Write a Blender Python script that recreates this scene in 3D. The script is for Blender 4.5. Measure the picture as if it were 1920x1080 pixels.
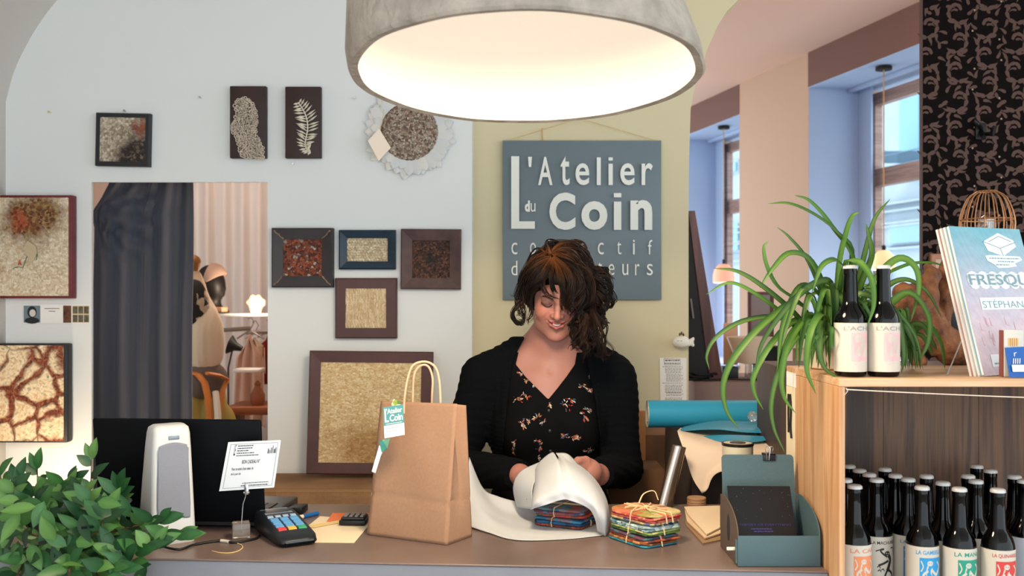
import bpy, bmesh, math, random
import numpy as np
from mathutils import Vector, Matrix, Euler
from mathutils.bvhtree import BVHTree
for o in list(bpy.data.objects): bpy.data.objects.remove(o)
SC = bpy.context.scene
COL = SC.collection
F = 1920*35/36; HZ = 558; CAMZ = 1.5
def lin(c):
    return tuple(((v/255)/12.92 if v/255 <= .04045 else ((v/255+.055)/1.055)**2.4) for v in c)+(1.0,)
# ---------------- camera ----------------
cd = bpy.data.cameras.new('camera'); cam = bpy.data.objects.new('camera', cd); COL.objects.link(cam)
cam.location = (0, 0, CAMZ); cam.rotation_euler = (math.pi/2, 0, 0)
cd.lens = 35; cd.sensor_width = 36; cd.shift_y = (HZ-540)/1920; cd.clip_start = .05; cd.clip_end = 200
cd.dof.use_dof = True; cd.dof.focus_distance = 2.25; cd.dof.aperture_fstop = 5.6
SC.camera = cam
# ---------------- world, exposure ----------------
w = bpy.data.worlds.new('daylight'); SC.world = w; w.use_nodes = True
bg = w.node_tree.nodes['Background']; bg.inputs[0].default_value = (.86, .94, 1.0, 1); bg.inputs[1].default_value = 3.2
SC.view_settings.view_transform = 'Standard'; SC.view_settings.look = 'None'
SC.view_settings.exposure = 0.0; SC.view_settings.gamma = 1; SC.view_settings.use_curve_mapping = False
def lamp_light(name, loc, power, col, r=.05, parent=None):
    l = bpy.data.lights.new(name, 'POINT'); l.energy = power; l.color = col; l.shadow_soft_size = r
    o = bpy.data.objects.new(name, l); COL.objects.link(o); o.location = loc
    if parent: o.parent = parent; o.location = parent.matrix_basis.inverted() @ Vector(loc)
    return o
# ---------------- helpers ----------------
R = random.Random(7)
def P(px, py, d): return Vector(((px-960)/F*d, d, CAMZ-(py-HZ)/F*d))
def PX(px, d): return (px-960)/F*d
def PZ(py, d): return CAMZ-(py-HZ)/F*d
def tag(o, label=None, cat=None, group=None, kind=None):
    if label: o['label'] = label
    if cat: o['category'] = cat
    if group: o['group'] = group
    if kind: o['kind'] = kind
    return o
def thing(name, label, cat, loc=(0,0,0), rz=0, group=None):
    o = bpy.data.objects.new(name, None); COL.objects.link(o); o.empty_display_size = .02
    o.location = loc; o.rotation_euler = (0, 0, rz)
    bpy.context.view_layer.update() if False else None
    return tag(o, label, cat, group)
def wm(o):
    m = Matrix.LocRotScale(o.location, o.rotation_euler, o.scale)
    return wm(o.parent) @ m if o.parent else m
def dup(root, loc, rz=None, label=None, group=None):
    r = root.copy(); COL.objects.link(r); r.location = loc
    if rz is not None: r.rotation_euler = (0, 0, rz)
    if label: r['label'] = label
    if group: r['group'] = group
    for ch in [o for o in bpy.data.objects if o.parent == root]:
        c = ch.copy(); COL.objects.link(c); c.parent = r
        for g in [o for o in bpy.data.objects if o.parent == ch]:
            q = g.copy(); COL.objects.link(q); q.parent = c
    return r
class MB:
    def __init__(s): s.v = []; s.f = []; s.m = []; s.c = []; s.mi = 0; s.col = (1,1,1,1); s.usecol = False
    def add(s, vs, fs, M=None):
        b = len(s.v)
        for v in vs:
            v = Vector(v)
            s.v.append(M @ v if M else v); s.c.append(s.col)
        for f in fs: s.f.append([i+b for i in f]); s.m.append(s.mi)
        return b
    def box(s, lo, hi, M=None):
        x0,y0,z0 = lo; x1,y1,z1 = hi
        s.add([(x0,y0,z0),(x1,y0,z0),(x1,y1,z0),(x0,y1,z0),(x0,y0,z1),(x1,y0,z1),(x1,y1,z1),(x0,y1,z1)],
              [(0,3,2,1),(4,5,6,7),(0,1,5,4),(1,2,6,5),(2,3,7,6),(3,0,4,7)], M)
    def rbox(s, lo, hi, r=.004, M=None, seg=2):     # bevelled box
        bm = bmesh.new(); bmesh.ops.create_cube(bm, size=1)
        lo = Vector(lo); hi = Vector(hi); c = (lo+hi)/2; d = hi-lo
        for v in bm.verts: v.co = Vector((v.co.x*d.x, v.co.y*d.y, v.co.z*d.z))+c
        bmesh.ops.bevel(bm, geom=bm.edges[:], offset=min(r, min(d)*.49), segments=seg, affect='EDGES', profile=.5)
        s.add([v.co.copy() for v in bm.verts], [[v.index for v in f.verts] for f in bm.faces], M) if not bm.verts.index_update() else None
        bm.free()
    def tube(s, pts, r, n=8, cap=True, flat=1.0):
        pts = [Vector(p) for p in pts]; N = len(pts)
        rs = r if isinstance(r, (list, tuple)) else [r]*N
        rings = []; up = Vector((0,0,1)); prev = None
        for i, p in enumerate(pts):
            t = (pts[min(i+1,N-1)]-pts[max(i-1,0)])
            t = t.normalized() if t.length > 1e-9 else Vector((0,0,1))
            if prev is None:
                a = t.cross(up)
                if a.length < .05: a = t.cross(Vector((1,0,0)))
            else: a = prev-t*prev.dot(t)
            a = a.normalized() if a.length > 1e-9 else t.orthogonal().normalized()
            prev = a; b = t.cross(a)
            rings.append([p+(a*math.cos(k*2*math.pi/n)+b*math.sin(k*2*math.pi/n)*flat)*rs[i] for k in range(n)])
        vs = [q for g in rings for q in g]; fs = []
        for i in range(N-1):
            for k in range(n):
                fs.append((i*n+k, i*n+(k+1)%n, (i+1)*n+(k+1)%n, (i+1)*n+k))
        if cap: fs.append(list(range(n))[::-1]); fs.append([(N-1)*n+k for k in range(n)])
        s.add(vs, fs)
    def lathe(s, prof, n=32, M=None, cap0=True, cap1=True, wob=None):
        vs = []; fs = []; N = len(prof)
        for i, (r, z) in enumerate(prof):
            for k in range(n):
                a = 2*math.pi*k/n; rr = r*(wob(a, z) if wob else 1)
                vs.append((rr*math.cos(a), rr*math.sin(a), z))
        for i in range(N-1):
            for k in range(n): fs.append((i*n+k, i*n+(k+1)%n, (i+1)*n+(k+1)%n, (i+1)*n+k))
        if cap0: fs.append(list(range(n))[::-1])
        if cap1: fs.append([(N-1)*n+k for k in range(n)])
        s.add(vs, fs, M)
    def prism(s, poly, o, u, v, n, t):     # poly in (u,v) from origin o, thickness t along n
        o = Vector(o); u = Vector(u); v = Vector(v); n = Vector(n)
        a = [o+u*x+v*y for x, y in poly]; b = [p+n*t for p in a]; k = len(a)
        s.add(a+b, [list(range(k))[::-1], list(range(k, 2*k))]+[(i, (i+1)%k, k+(i+1)%k, k+i) for i in range(k)])
    def grid(s, fn, nu, nv, M=None):
        vs = [fn(i/nu, j/nv) for i in range(nu+1) for j in range(nv+1)]
        s.add(vs, [(i*(nv+1)+j, (i+1)*(nv+1)+j, (i+1)*(nv+1)+j+1, i*(nv+1)+j+1) for i in range(nu) for j in range(nv)], M)
    def build(s, name, mats, parent=None, world=False, smooth=True, solid=None, bevel=None, sub=0, origin=None, ang=40):
        me = bpy.data.meshes.new(name)
        vs = s.v
        if parent is not None and world:
            im = wm(parent).inverted(); vs = [im @ v for v in vs]
        if origin is not None: oo = Vector(origin); vs = [v-oo for v in vs]
        me.from_pydata([tuple(v) for v in vs], [], s.f)
        for m in (mats if isinstance(mats, (list, tuple)) else [mats]): me.materials.append(m)
        me.polygons.foreach_set('material_index', s.m)
        if s.usecol:
            a = me.color_attributes.new('Col', 'FLOAT_COLOR', 'POINT')
            a.data.foreach_set('color', [x for c in s.c for x in c])
        me.validate(); me.update()
        if smooth:
            me.polygons.foreach_set('use_smooth', [True]*len(me.polygons))
            me.set_sharp_from_angle(angle=math.radians(ang))
        o = bpy.data.objects.new(name, me); COL.objects.link(o)
        if parent is not None: o.parent = parent
        if origin is not None: o.location = origin
        if solid:
            m = o.modifiers.new('solid', 'SOLIDIFY'); m.thickness = solid; m.offset = 0
        if bevel:
            m = o.modifiers.new('bevel', 'BEVEL'); m.width = bevel; m.segments = 2; m.limit_method = 'ANGLE'
        if sub:
            m = o.modifiers.new('sub', 'SUBSURF'); m.levels = sub; m.render_levels = sub
        return o
def catmull(pts, n):
    pts = [Vector(p) for p in pts]; k = len(pts)-1; out = []
    for i in range(n+1):
        t = i/n*k; j = min(int(t), k-1); t -= j
        p0 = pts[j-1] if j > 0 else pts[j]*2-pts[j+1]; p1 = pts[j]; p2 = pts[j+1]; p3 = pts[j+2] if j+2 <= k else pts[k]*2-pts[k-1]
        out.append(.5*((2*p1)+(p2-p0)*t+(2*p0-5*p1+4*p2-p3)*t*t+(3*p1-p0-3*p2+p3)*t**3))
    return out
def patch(ctrl, nu, nv):        # ctrl rows x cols of Vectors -> function(u,v)
    rows = [catmull(r, nv) for r in ctrl]
    cols = [catmull([r[j] for r in rows], nu) for j in range(nv+1)]
    return lambda u, v: cols[round(v*nv)][round(u*nu)]
_tc = {}
def text_data(s, off=0.0):
    if (s, off) in _tc: return _tc[(s, off)]
    cu = bpy.data.curves.new('t', 'FONT'); cu.body = s; cu.size = 1; cu.offset = off; cu.resolution_u = 4
    o = bpy.data.objects.new('t', cu); COL.objects.link(o)
    dg = bpy.context.evaluated_depsgraph_get(); me = bpy.data.meshes.new_from_object(o.evaluated_get(dg))
    vs = [tuple(v.co) for v in me.vertices]; fs = [tuple(p.vertices) for p in me.polygons]
    bpy.data.objects.remove(o); bpy.data.curves.remove(cu); bpy.data.meshes.remove(me)
    x0 = min(v[0] for v in vs); x1 = max(v[0] for v in vs); y0 = min(v[1] for v in vs); y1 = max(v[1] for v in vs)
    d = ([((v[0]-x0)/(x1-x0), (v[1]-y0)/(y1-y0)) for v in vs], fs); _tc[(s, off)] = d
    return d
def text(mb, s, u0, u1, v0, v1, fn, off=0.0):   # fn(u,v)->Vector
    vs, fs = text_data(s, off)
    mb.add([fn(u0+(u1-u0)*a, v0+(v1-v0)*b) for a, b in vs], fs)
# ---------------- materials ----------------
def nd(nt, typ, props=None, **ins):
    n = nt.nodes.new(typ)
    for k, v in (props or {}).items(): setattr(n, k, v)
    for k, v in ins.items():
        k = int(k[1:]) if k[0] == 'i' and k[1:].isdigit() else k.replace('_', ' ')
        s = n.inputs[k]
        if isinstance(v, bpy.types.NodeSocket): nt.links.new(v, s)
        else: s.default_value = v
    return n
def new_mat(name):
    m = bpy.data.materials.new(name); m.use_nodes = True; nt = m.node_tree
    return m, nt, nt.nodes['Principled BSDF']
def ramp(nt, fac, stops, interp='LINEAR'):
    n = nt.nodes.new('ShaderNodeValToRGB'); cr = n.color_ramp; cr.interpolation = interp
    while len(cr.elements) < len(stops): cr.elements.new(.5)
    for e, (p, c) in zip(cr.elements, stops): e.position = p; e.color = lin(c) if len(c) == 3 else c
    nt.links.new(fac, n.inputs[0]); return n.outputs[0]
def coords(nt, scale=(1,1,1), rot=(0,0,0)):
    tc = nd(nt, 'ShaderNodeTexCoord'); mp = nd(nt, 'ShaderNodeMapping', Vector=tc.outputs['Object'], Scale=scale, Rotation=rot)
    return mp.outputs[0]
def mix(nt, f, a, b, mode='MIX'):
    n = nd(nt, 'ShaderNodeMix', {'data_type': 'RGBA', 'blend_type': mode})
    for s, v in ((n.inputs[0], f), (n.inputs[6], a), (n.inputs[7], b)):
        if isinstance(v, bpy.types.NodeSocket): nt.links.new(v, s)
        else: s.default_value = v
    return n.outputs[2]
def M(name, c, rough=.6, metal=0, spec=.5, noise=None, bump=None, trans=0, ior=1.45, coat=0, sheen=0, sss=0):
    m, nt, b = new_mat(name); c = lin(c)
    b.inputs['Base Color'].default_value = c; b.inputs['Roughness'].default_value = rough
    b.inputs['Metallic'].default_value = metal; b.inputs['Specular IOR Level'].default_value = spec
    b.inputs['Transmission Weight'].default_value = trans; b.inputs['IOR'].default_value = ior
    b.inputs['Coat Weight'].default_value = coat; b.inputs['Sheen Weight'].default_value = sheen
    if sss: b.inputs['Subsurface Weight'].default_value = sss; b.inputs['Subsurface Radius'].default_value = (.01,.004,.002); b.inputs['Subsurface Scale'].default_value = 1
    if noise:
        sc, am = noise[:2]; c2 = lin(noise[2]) if len(noise) > 2 else tuple(x*(1-am) for x in c[:3])+(1,)
        n = nd(nt, 'ShaderNodeTexNoise', Vector=coords(nt), Scale=sc, Detail=5.0, Roughness=.6)
        r_ = nd(nt, 'ShaderNodeMapRange', Value=n.outputs[0]); r_.inputs[1].default_value = .35; r_.inputs[2].default_value = .65; r_.inputs[4].default_value = 1 if len(noise) < 3 else am
        nt.links.new(mix(nt, r_.outputs[0], c, c2), b.inputs['Base Color'])
    if bump:
        n = nd(nt, 'ShaderNodeTexNoise', Vector=coords(nt), Scale=bump[0], Detail=4.0)
        bp = nd(nt, 'ShaderNodeBump', Height=n.outputs[0], Strength=bump[1], Distance=bump[2] if len(bump) > 2 else .002)
        nt.links.new(bp.outputs[0], b.inputs['Normal'])
    return m
def MC(name, rough=.5, spec=.5, trans=0, tl=0, sheen=0, sss=0):    # colour from mesh attribute
    m, nt, b = new_mat(name)
    a = nd(nt, 'ShaderNodeAttribute', {'attribute_name': 'Col'})
    nt.links.new(a.outputs[0], b.inputs['Base Color']); b.inputs['Roughness'].default_value = rough
    b.inputs['Specular IOR Level'].default_value = spec; b.inputs['Sheen Weight'].default_value = sheen
    if sss: b.inputs['Subsurface Weight'].default_value = sss; b.inputs['Subsurface Radius'].default_value = (.008,.003,.002); b.inputs['Subsurface Scale'].default_value = 1
    if tl:
        t = nd(nt, 'ShaderNodeBsdfTranslucent'); nt.links.new(a.outputs[0], t.inputs[0])
        mx = nd(nt, 'ShaderNodeMixShader', Fac=tl, i1=b.outputs[0], i2=t.outputs[0])
        nt.links.new(mx.outputs[0], nt.nodes['Material Output'].inputs[0])
    return m
def emit(name, c, s):
    m, nt, b = new_mat(name); b.inputs['Base Color'].default_value = lin(c)
    b.inputs['Emission Color'].default_value = lin(c); b.inputs['Emission Strength'].default_value = s
    return m
def wood(name, tones, sc=(30, 30, 1.6), rough=.55, rot=(0,0,0), scale=1.0, bump=.15):
    m, nt, b = new_mat(name); v = coords(nt, sc, rot)
    n = nd(nt, 'ShaderNodeTexNoise', Vector=v, Scale=scale, Detail=6.0, Roughness=.6, Distortion=.6)
    n2 = nd(nt, 'ShaderNodeTexNoise', Vector=v, Scale=scale*5, Detail=2.0)
    a = nd(nt, 'ShaderNodeMath', {'operation': 'MULTIPLY_ADD'}, i0=n2.outputs[0], i1=.3, i2=n.outputs[0])
    k = len(tones); c = ramp(nt, a.outputs[0], [(.48+.34*i/(k-1), t) for i, t in enumerate(tones)])
    nt.links.new(c, b.inputs['Base Color']); b.inputs['Roughness'].default_value = rough
    bp = nd(nt, 'ShaderNodeBump', Height=a.outputs[0], Strength=bump, Distance=.001); nt.links.new(bp.outputs[0], b.inputs['Normal'])
    return m
def chips(name, stops, scale, bump=.6, rough=.75, mortar=None, sc=(1,1,1), blob=None, spots=None):
    """mosaic of flakes: colour per cell, dark joints; blob = (centre, radius, colour stops) a patch of other flakes"""
    m, nt, b = new_mat(name); v = coords(nt, sc)
    ns = nd(nt, 'ShaderNodeTexNoise', Vector=v, Scale=scale*.7, Detail=3.0)
    vv = nd(nt, 'ShaderNodeVectorMath', {'operation': 'MULTIPLY_ADD'}, i0=ns.outputs[1], i1=(.6/scale,)*3, i2=v)
    vo = nd(nt, 'ShaderNodeTexVoronoi', Vector=vv.outputs[0], Scale=scale)
    sp = nd(nt, 'ShaderNodeSeparateColor', Color=vo.outputs['Color'])
    c = ramp(nt, sp.outputs[0], stops)
    e = nd(nt, 'ShaderNodeTexVoronoi', {'feature': 'DISTANCE_TO_EDGE'}, Vector=vv.outputs[0], Scale=scale)
    er = nd(nt, 'ShaderNodeMapRange', Value=e.outputs['Distance']); er.inputs[2].default_value = .06
    if mortar: c = mix(nt, er.outputs[0], lin(mortar), c)
    if blob:
        for (ce, rad, st) in blob:
            dd = nd(nt, 'ShaderNodeVectorMath', {'operation': 'DISTANCE'}, i0=v, i1=ce)
            nz = nd(nt, 'ShaderNodeTexNoise', Vector=v, Scale=1.2/rad, Detail=6.0, Roughness=.7)
            ad = nd(nt, 'ShaderNodeMath', {'operation': 'MULTIPLY_ADD'}, i0=nz.outputs[0], i1=rad*1.8, i2=dd.outputs['Value'])
            mr = nd(nt, 'ShaderNodeMapRange', Value=ad.outputs[0]); mr.inputs[1].default_value = rad*1.5; mr.inputs[2].default_value = rad*2.1; mr.inputs[3].default_value = 1; mr.inputs[4].default_value = 0
            c = mix(nt, mr.outputs[0], c, ramp(nt, sp.outputs[1], st))
    n9 = nd(nt, 'ShaderNodeTexNoise', Vector=v, Scale=scale*1.6, Detail=4.0, Roughness=.7); r9 = ramp(nt, n9.outputs[0], [(.3,(212,207,199)),(.7,(255,255,255))]); c = mix(nt, 1.0, c, r9, 'MULTIPLY')
    nt.links.new(c, b.inputs['Base Color']); b.inputs['Roughness'].default_value = rough
    h = nd(nt, 'ShaderNodeMath', {'operation': 'MULTIPLY'}, i0=er.outputs[0], i1=sp.outputs[2])
    bp = nd(nt, 'ShaderNodeBump', Height=h.outputs[0], Strength=bump, Distance=.004); nt.links.new(bp.outputs[0], b.inputs['Normal'])
    return m
def glass_thin(name, tint=(1,1,1,1), gl=.08, rough=.02):
    m, nt, b = new_mat(name); nt.nodes.remove(b)
    t = nd(nt, 'ShaderNodeBsdfTransparent', Color=tint); g = nd(nt, 'ShaderNodeBsdfGlossy', Roughness=rough)
    mx = nd(nt, 'ShaderNodeMixShader', Fac=gl, i1=t.outputs[0], i2=g.outputs[0])
    nt.links.new(mx.outputs[0], nt.nodes['Material Output'].inputs[0]); return m
BLACK = M('black_plastic', (14,15,18), .45); DARK = M('dark_matte', (22,20,20), .8)
WHITE = M('white_paint', (225,225,220), .6); PAPER = M('paper', (235,232,226), .8)
INK = M('ink', (60,62,66), .7); STEEL = M('steel', (190,190,190), .25, metal=1)
CREAM = M('cream', (235,222,196), .6); KRAFTSTR = M('twine', (214,180,120), .8)
# ================= SETTING =================
DW = 3.2; DS = 3.3
wall_white = M('wall_plaster', (222,224,222), .85, spec=.2, bump=(60,.12))
wall_beige = M('wall_beige', (208,196,162), .85, spec=.2, bump=(60,.12))
def st(o): o['kind'] = 'structure'; return o
# floor
b = MB(); b.box((-3.2,-1.5,-.1),(5.5,10.5,0)); st(b.build('floor', M('floor_wood', (186,172,156), .5, noise=(3,.3))))
# white picture wall with the opening to the fitting room
x0, x1 = PX(-40, DW)-.03, PX(885, DW); ox0, ox1 = PX(172, DW), PX(502, DW); oz1 = PZ(341.5, DW)
b = MB(); T = .012
for (a, c, z0, z1) in ((-2.4, ox0, 0, 3.3), (ox1, x1, 0, 3.3), (ox0, ox1, oz1, 3.3), (ox0, ox1, 0, .85)):
    b.box((a, DW, z0), (c, DW+T, z1))
b.box((x1-.02, DW+T, 0), (x1, DS, 3.3))
st(b.build('wall_back', wall_white, smooth=False))
# sign wall: pillar that flares into the vault
zz = [(1291,1700),(1291,400),(1292,300),(1295,205),(1301,170),(1313,130),(1328,88),(1345,50),(1362,22),(1384,0),(1440,-60),(1530,-120),(1700,-170)]
poly = [(PX(p, DS), PZ(q, DS)) for p, q in zz]; poly[0] = (poly[0][0], 0)
poly = [(-.26, 0)]+poly+[(PX(1700, DS), 3.4), (-.26, 3.4)]
b = MB(); b.prism(poly, (0,DS,0), (1,0,0), (0,0,1), (0,1,0), .16); st(b.build('wall_centre', wall_beige, smooth=False))
# vault over the left
arc = [(PX(5,DW), 0), (PX(5,DW), PZ(190,DW)), (PX(20,DW), PZ(135,DW)), (PX(38,DW), PZ(95,DW)), (PX(62,DW), PZ(52,DW)), (PX(100,DW), PZ(0,DW)), (PX(160,DW), PZ(-60,DW)), (PX(260,DW), PZ(-125,DW)), (PX(420,DW), PZ(-190,DW)), (PX(700,DW), PZ(-235,DW)), (PX(1000,DW), PZ(-240,DW))]
b = MB(); pts = catmull([Vector((a, 0, c)) for a, c in arc[1:]], 40); pts = [Vector((arc[0][0],0,0))]+pts
n = len(pts); vs = [(p.x, -2.4, p.z) for p in pts]+[(p.x, DW, p.z) for p in pts]
b.add(vs, [(i, n+i, n+i+1, i+1) for i in range(n-1)]); st(b.build('wall_left', M('vault', (238,232,226), .9, spec=.1), solid=.02))
b = MB(); b.box((PX(1000,DW), -2.4, 2.92), (4.2, DS, 2.96)); st(b.build('ceiling', M('ceiling_front', (205,200,190), .9)))
# window wall of the right hand room
A0 = Vector((2.35, 5.69)); U = Vector((-.2325, .9726)); NV = Vector((.9726, .2325)); ZC = 3.2
def WP(s, n, z): return Vector((A0.x+U.x*s+NV.x*n, A0.y+U.y*s+NV.y*n, z))
def WS(px, t):
    k = (px-960)/F
    return (A0.x+NV.x*t-k*(A0.y+NV.y*t))/(-U.x+U.y*k)
def wbox(b, s0, s1, n0, n1, z0, z1):
    c = [WP(s0,n0,z0),WP(s1,n0,z0),WP(s1,n1,z0),WP(s0,n1,z0),WP(s0,n0,z1),WP(s1,n0,z1),WP(s1,n1,z1),WP(s0,n1,z1)]
    b.add(c, [(0,3,2,1),(4,5,6,7),(0,1,5,4),(1,2,6,5),(2,3,7,6),(3,0,4,7)])
REC = .458; sA = WS(1516, 0); sC = WS(1386.5, 0); sE = WS(1355, REC); sN = sA-1.75
zL = PZ(163, WP(sA,0,0).y); zS = .93
pier = M('pier_paint', (186,160,140), .85, spec=.2); lint = M('lintel_brown', (108,78,70), .8); reveal = M('reveal_daylight_blue', (164,188,220), .75, spec=.3)  # reveal: the blue of the daylight is put into its colour
b = MB()
wbox(b, sA, sC, 0, REC+.1, 0, ZC); wbox(b, sN-2.5, sN, 0, REC+.1, 0, ZC); wbox(b, sE, sE+4, 0, REC+.1, 0, ZC)
wbox(b, sN, sA, 0, REC+.1, 0, zS); wbox(b, sC, sE, 0, REC+.1, 0, zS)
st(b.build('wall_right', pier, smooth=False))
for i, (a, c) in enumerate(((sN, sA), (sC, sE))):
    b = MB(); wbox(b, a, c, -.004, REC+.1, zL, ZC); st(b.build('trim_%d' % (i+1), lint, smooth=False))
for i, (a, c) in enumerate(((sN, sA), (sC, sE))):
    b = MB(); wbox(b, c-.006, c-.0005, .002, REC, zS, zL-.006); wbox(b, a+.0005, a+.006, .002, REC, zS, zL-.006); wbox(b, a+.0005, c-.0005, .002, REC+.1, zL-.006, zL-.0005)
    wbox(b, c-.16, c-.008, REC-.075, REC-.06, zS, zL-.01); wbox(b, a+.02, c-.01, REC-.16, REC-.13, zL-.03, zL-.006); wbox(b, a+.001, c-.001, -.03, REC, zS, zS+.03)
    st(b.build('trim_%d' % (i+3), reveal, smooth=False))
b = MB(); e1_ = WP(-3.2,.3,0); e2_ = WP(6,.3,0); b.prism([(-.2,DS+.2),(e1_.x,DS+.2),(e1_.x,e1_.y),(e2_.x,e2_.y),(-.2,e2_.y)], (0,0,ZC), (1,0,0), (0,1,0), (0,0,1), .1); st(b.build('ceiling', M('ceiling_right', (222,194,180), .9, spec=.1), smooth=False))
# windows
wframe = wood('window_frame_wood', [(120,96,88),(150,122,110),(166,138,126)], (2,2,30), .5)
pane = glass_thin('window_glass', (.97,.99,1,1), .06)
def window(i, a, c):
    t = thing('window_%d' % i, None, None, WP((a+c)/2, REC+.03, zS+.03)); st(t)
    f = MB(); z0, z1 = zS+.03, zL-.04; n0, n1 = REC+.0, REC+.06; tz = 2.33
    d_ = WP(c, REC, 0).y; w_ = .085; c2 = c-.008
    wbox(f, a, a+w_, n0, n1, z0, z1); wbox(f, c2-w_, c2, n0, n1, z0, z1); wbox(f, a, c2, n0, n1, z1-w_, z1); wbox(f, a, c2, n0, n1, z0, z0+w_)
    wbox(f, a, c2, n0-.01, n1, tz-.06, tz+.06); wbox(f, (a+c2)/2-.045, (a+c2)/2+.045, n0-.01, n1, z0, z1)
    f.build('window_frame', wframe, t, world=True, bevel=.004, smooth=False)
    g = MB(); wbox(g, a+.05, c2-.05, n0+.028, n0+.032, z0+.04, z1-.04); g.build('pane', pane, t, world=True, smooth=False)
window(1, sC, sE); window(2, sN, sA)
# dark patterned wallpaper wall on the right
DP = 3.6; wx = PX(1729.5, DP)
wp_d = M('wallpaper_ground', (20,15,14), .9, spec=.1, noise=(30,.3)); wp_l = M('wallpaper_motif', (88,64,56), .6, spec=.25); wp_g = M('wallpaper_gold', (170,140,110), .4)
b = MB(); b.box((wx, DP, 0), (wx+1.9, DP+.012, ZC)); b.mi = 1; b.box((wx-.006, DP-.003, 0), (wx, DP+.012, ZC))
def drop(b, x, z, a, L, W, cu):
    k = 7; L *= 1.3; W *= 1.15; drop.n = (getattr(drop, 'n', 0)+1) % 11; yo = DP-.0012-.00012*drop.n; pts = []
    for side in (1, -1):
        for i in range(k+1):
            t = i/k if side == 1 else 1-i/k
            w_ = W*math.sin(math.pi*min(1, t**.55))*(.95 if t < 1 else 0); aa = a+cu*t*t
            cx = L*t*math.cos(a+cu*t*.6); cz = L*t*math.sin(a+cu*t*.6)
            pts.append((x+cx-side*w_*math.sin(aa)*.5, z+cz+side*w_*math.cos(aa)*.5))
    pts = [p for i, p in enumerate(pts) if i not in (k+1,)][:-1]
    n = len(pts); b.add([(p[0], yo, p[1]) for p in pts], [list(range(n))])
rr = random.Random(3)
for ix in range(18):
    for iz in range(21):
        bx = wx+.02+ix*.106; bz = 1.0+iz*.106+(.053 if ix % 2 else 0); m = 1 if (ix+iz) % 2 else -1
        def q(x, z, a, L, W, cu): 
            X = bx+m*x; A = a if m == 1 else math.pi-a
            if X > wx+.008: drop(b, X, bz+z, A, L, W, cu*m)
        b.mi = 1
        for i in range(7):     # curling plume
            th = i*.8; r_ = .010+.0055*i
            q(r_*math.cos(th), r_*math.sin(th), th+1.35, .022+.0015*i, .0120+.0006*i, .9)
        q(.0, -.002, 2.0, .02, .01, 2.2)
        for i, (x, z, a) in enumerate(((-.042,.012,.6),(-.036,.034,1.4),(-.034,-.030,-1.2),(.022,-.040,-.5),(.038,.020,1.2),(-.014,.044,.2),(.0,-.044,-2.4),(.034,-.012,.3))):
            q(x, z, a+rr.uniform(-.3,.3), .026, .0115, rr.choice((-1.1,1.1)))
        b.mi = 2
        if ix % 2 == 0 and ix > 0: 
            for (x, z) in ((.045,.055),(.052,-.02)):
                c_ = [(bx+m*x+.0035*math.cos(t*.785), DP-.0030, bz+z+.0035*math.sin(t*.785)) for t in range(8)]
                b.add(c_, [list(range(8))])
st(b.build('wall_wallpaper', [wp_d, wp_l, wp_g], smooth=False))
# fitting room shell behind the opening
b = MB(); b.box((-3.0, 6.3, 0), (-.3, 6.4, 3.0)); b.box((-.32, DS+.2, 0), (-.3, 6.3, 3.0)); b.box((-3.0, DW+.05, 0), (-2.95, 6.3, 3.0)); b.box((-3.0, DW+.02, 2.95), (-.3, 6.4, 3.05))
st(b.build('wall_fittingroom', M('fitting_wall', (226,204,190), .85), smooth=False))
# the street: house front across the road
PL = A0.dot(NV)+6.0
def FP(px, py, off=0.0):
    k = (px-960)/F; y = (PL-off)/(k*NV.x+NV.y); return P(px, py, y)
fac_w = M('stucco', (160,176,188), .85, noise=(2,.12)); fac_b = M('shutter_blue', (122,168,196), .6); fac_g = M('facade_glass', (120,160,180), .15)
ho = thing('building', 'pale stucco house front across the street seen through the windows', 'building', (FP(1680,558).x, FP(1680,558).y, 0))
def fq(b, a, c, y0, y1, off, th=.05):      # slab on the facade given by pixel columns and rows (rows at its centre)
    cx = (a+c)/2; z0 = FP(cx, y1, off).z; z1 = FP(cx, y0, off).z; p = FP(a, 558, off); q_ = FP(c, 558, off)
    n3 = Vector((NV.x, NV.y, 0)); A = [Vector((p.x,p.y,z0)), Vector((q_.x,q_.y,z0)), Vector((q_.x,q_.y,z1)), Vector((p.x,p.y,z1))]
    b.add(A+[v+n3*th for v in A], [(0,1,2,3),(7,6,5,4),(0,4,5,1),(1,5,6,2),(2,6,7,3),(3,7,4,0)])
b = MB(); fq(b, 1200, 2600, -600, 900, 0, .3); b.build('wall', fac_w, ho, world=True, smooth=False)
b = MB()
for y in (356, 372, 398, 404, 452): fq(b, 1250, 2400, y, y+4, .12, .12)
b.build('cornice', fac_w, ho, world=True, smooth=False)
for (a, c, y0, y1) in ((1686,1722,180,300),(1668,1726,416,455),(1366,1379,306,322),(1640,1662,500,560),(1362,1383,420,470)):
    b = MB(); fq(b, a-4, c+4, y0-4, y1+4, .06, .06); wn = b.build('window_surround', fac_w, ho, world=True, smooth=False)
    b = MB(); fq(b, a, c, y0, y1, .08, .02); b.build('pane', fac_b, wn, world=False, smooth=False) if False else None
    b2 = MB(); fq(b2, a, c, y0, y1, .10, .03); b2.build('shutter' if y0 < 200 else 'pane', fac_b if y0 < 200 else fac_g, ho, world=True, smooth=False)
b = MB()
for i in range(30):
    px = 1655+i*3; fq(b, px, px+.8, 283, 306, .5, .02)
fq(b, 1655, 1745, 282, 284, .5, .03); fq(b, 1655, 1745, 304, 308, .55, .5)
b.build('balcony', M('rail', (90,120,140), .6), ho, world=True, smooth=False)
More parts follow.
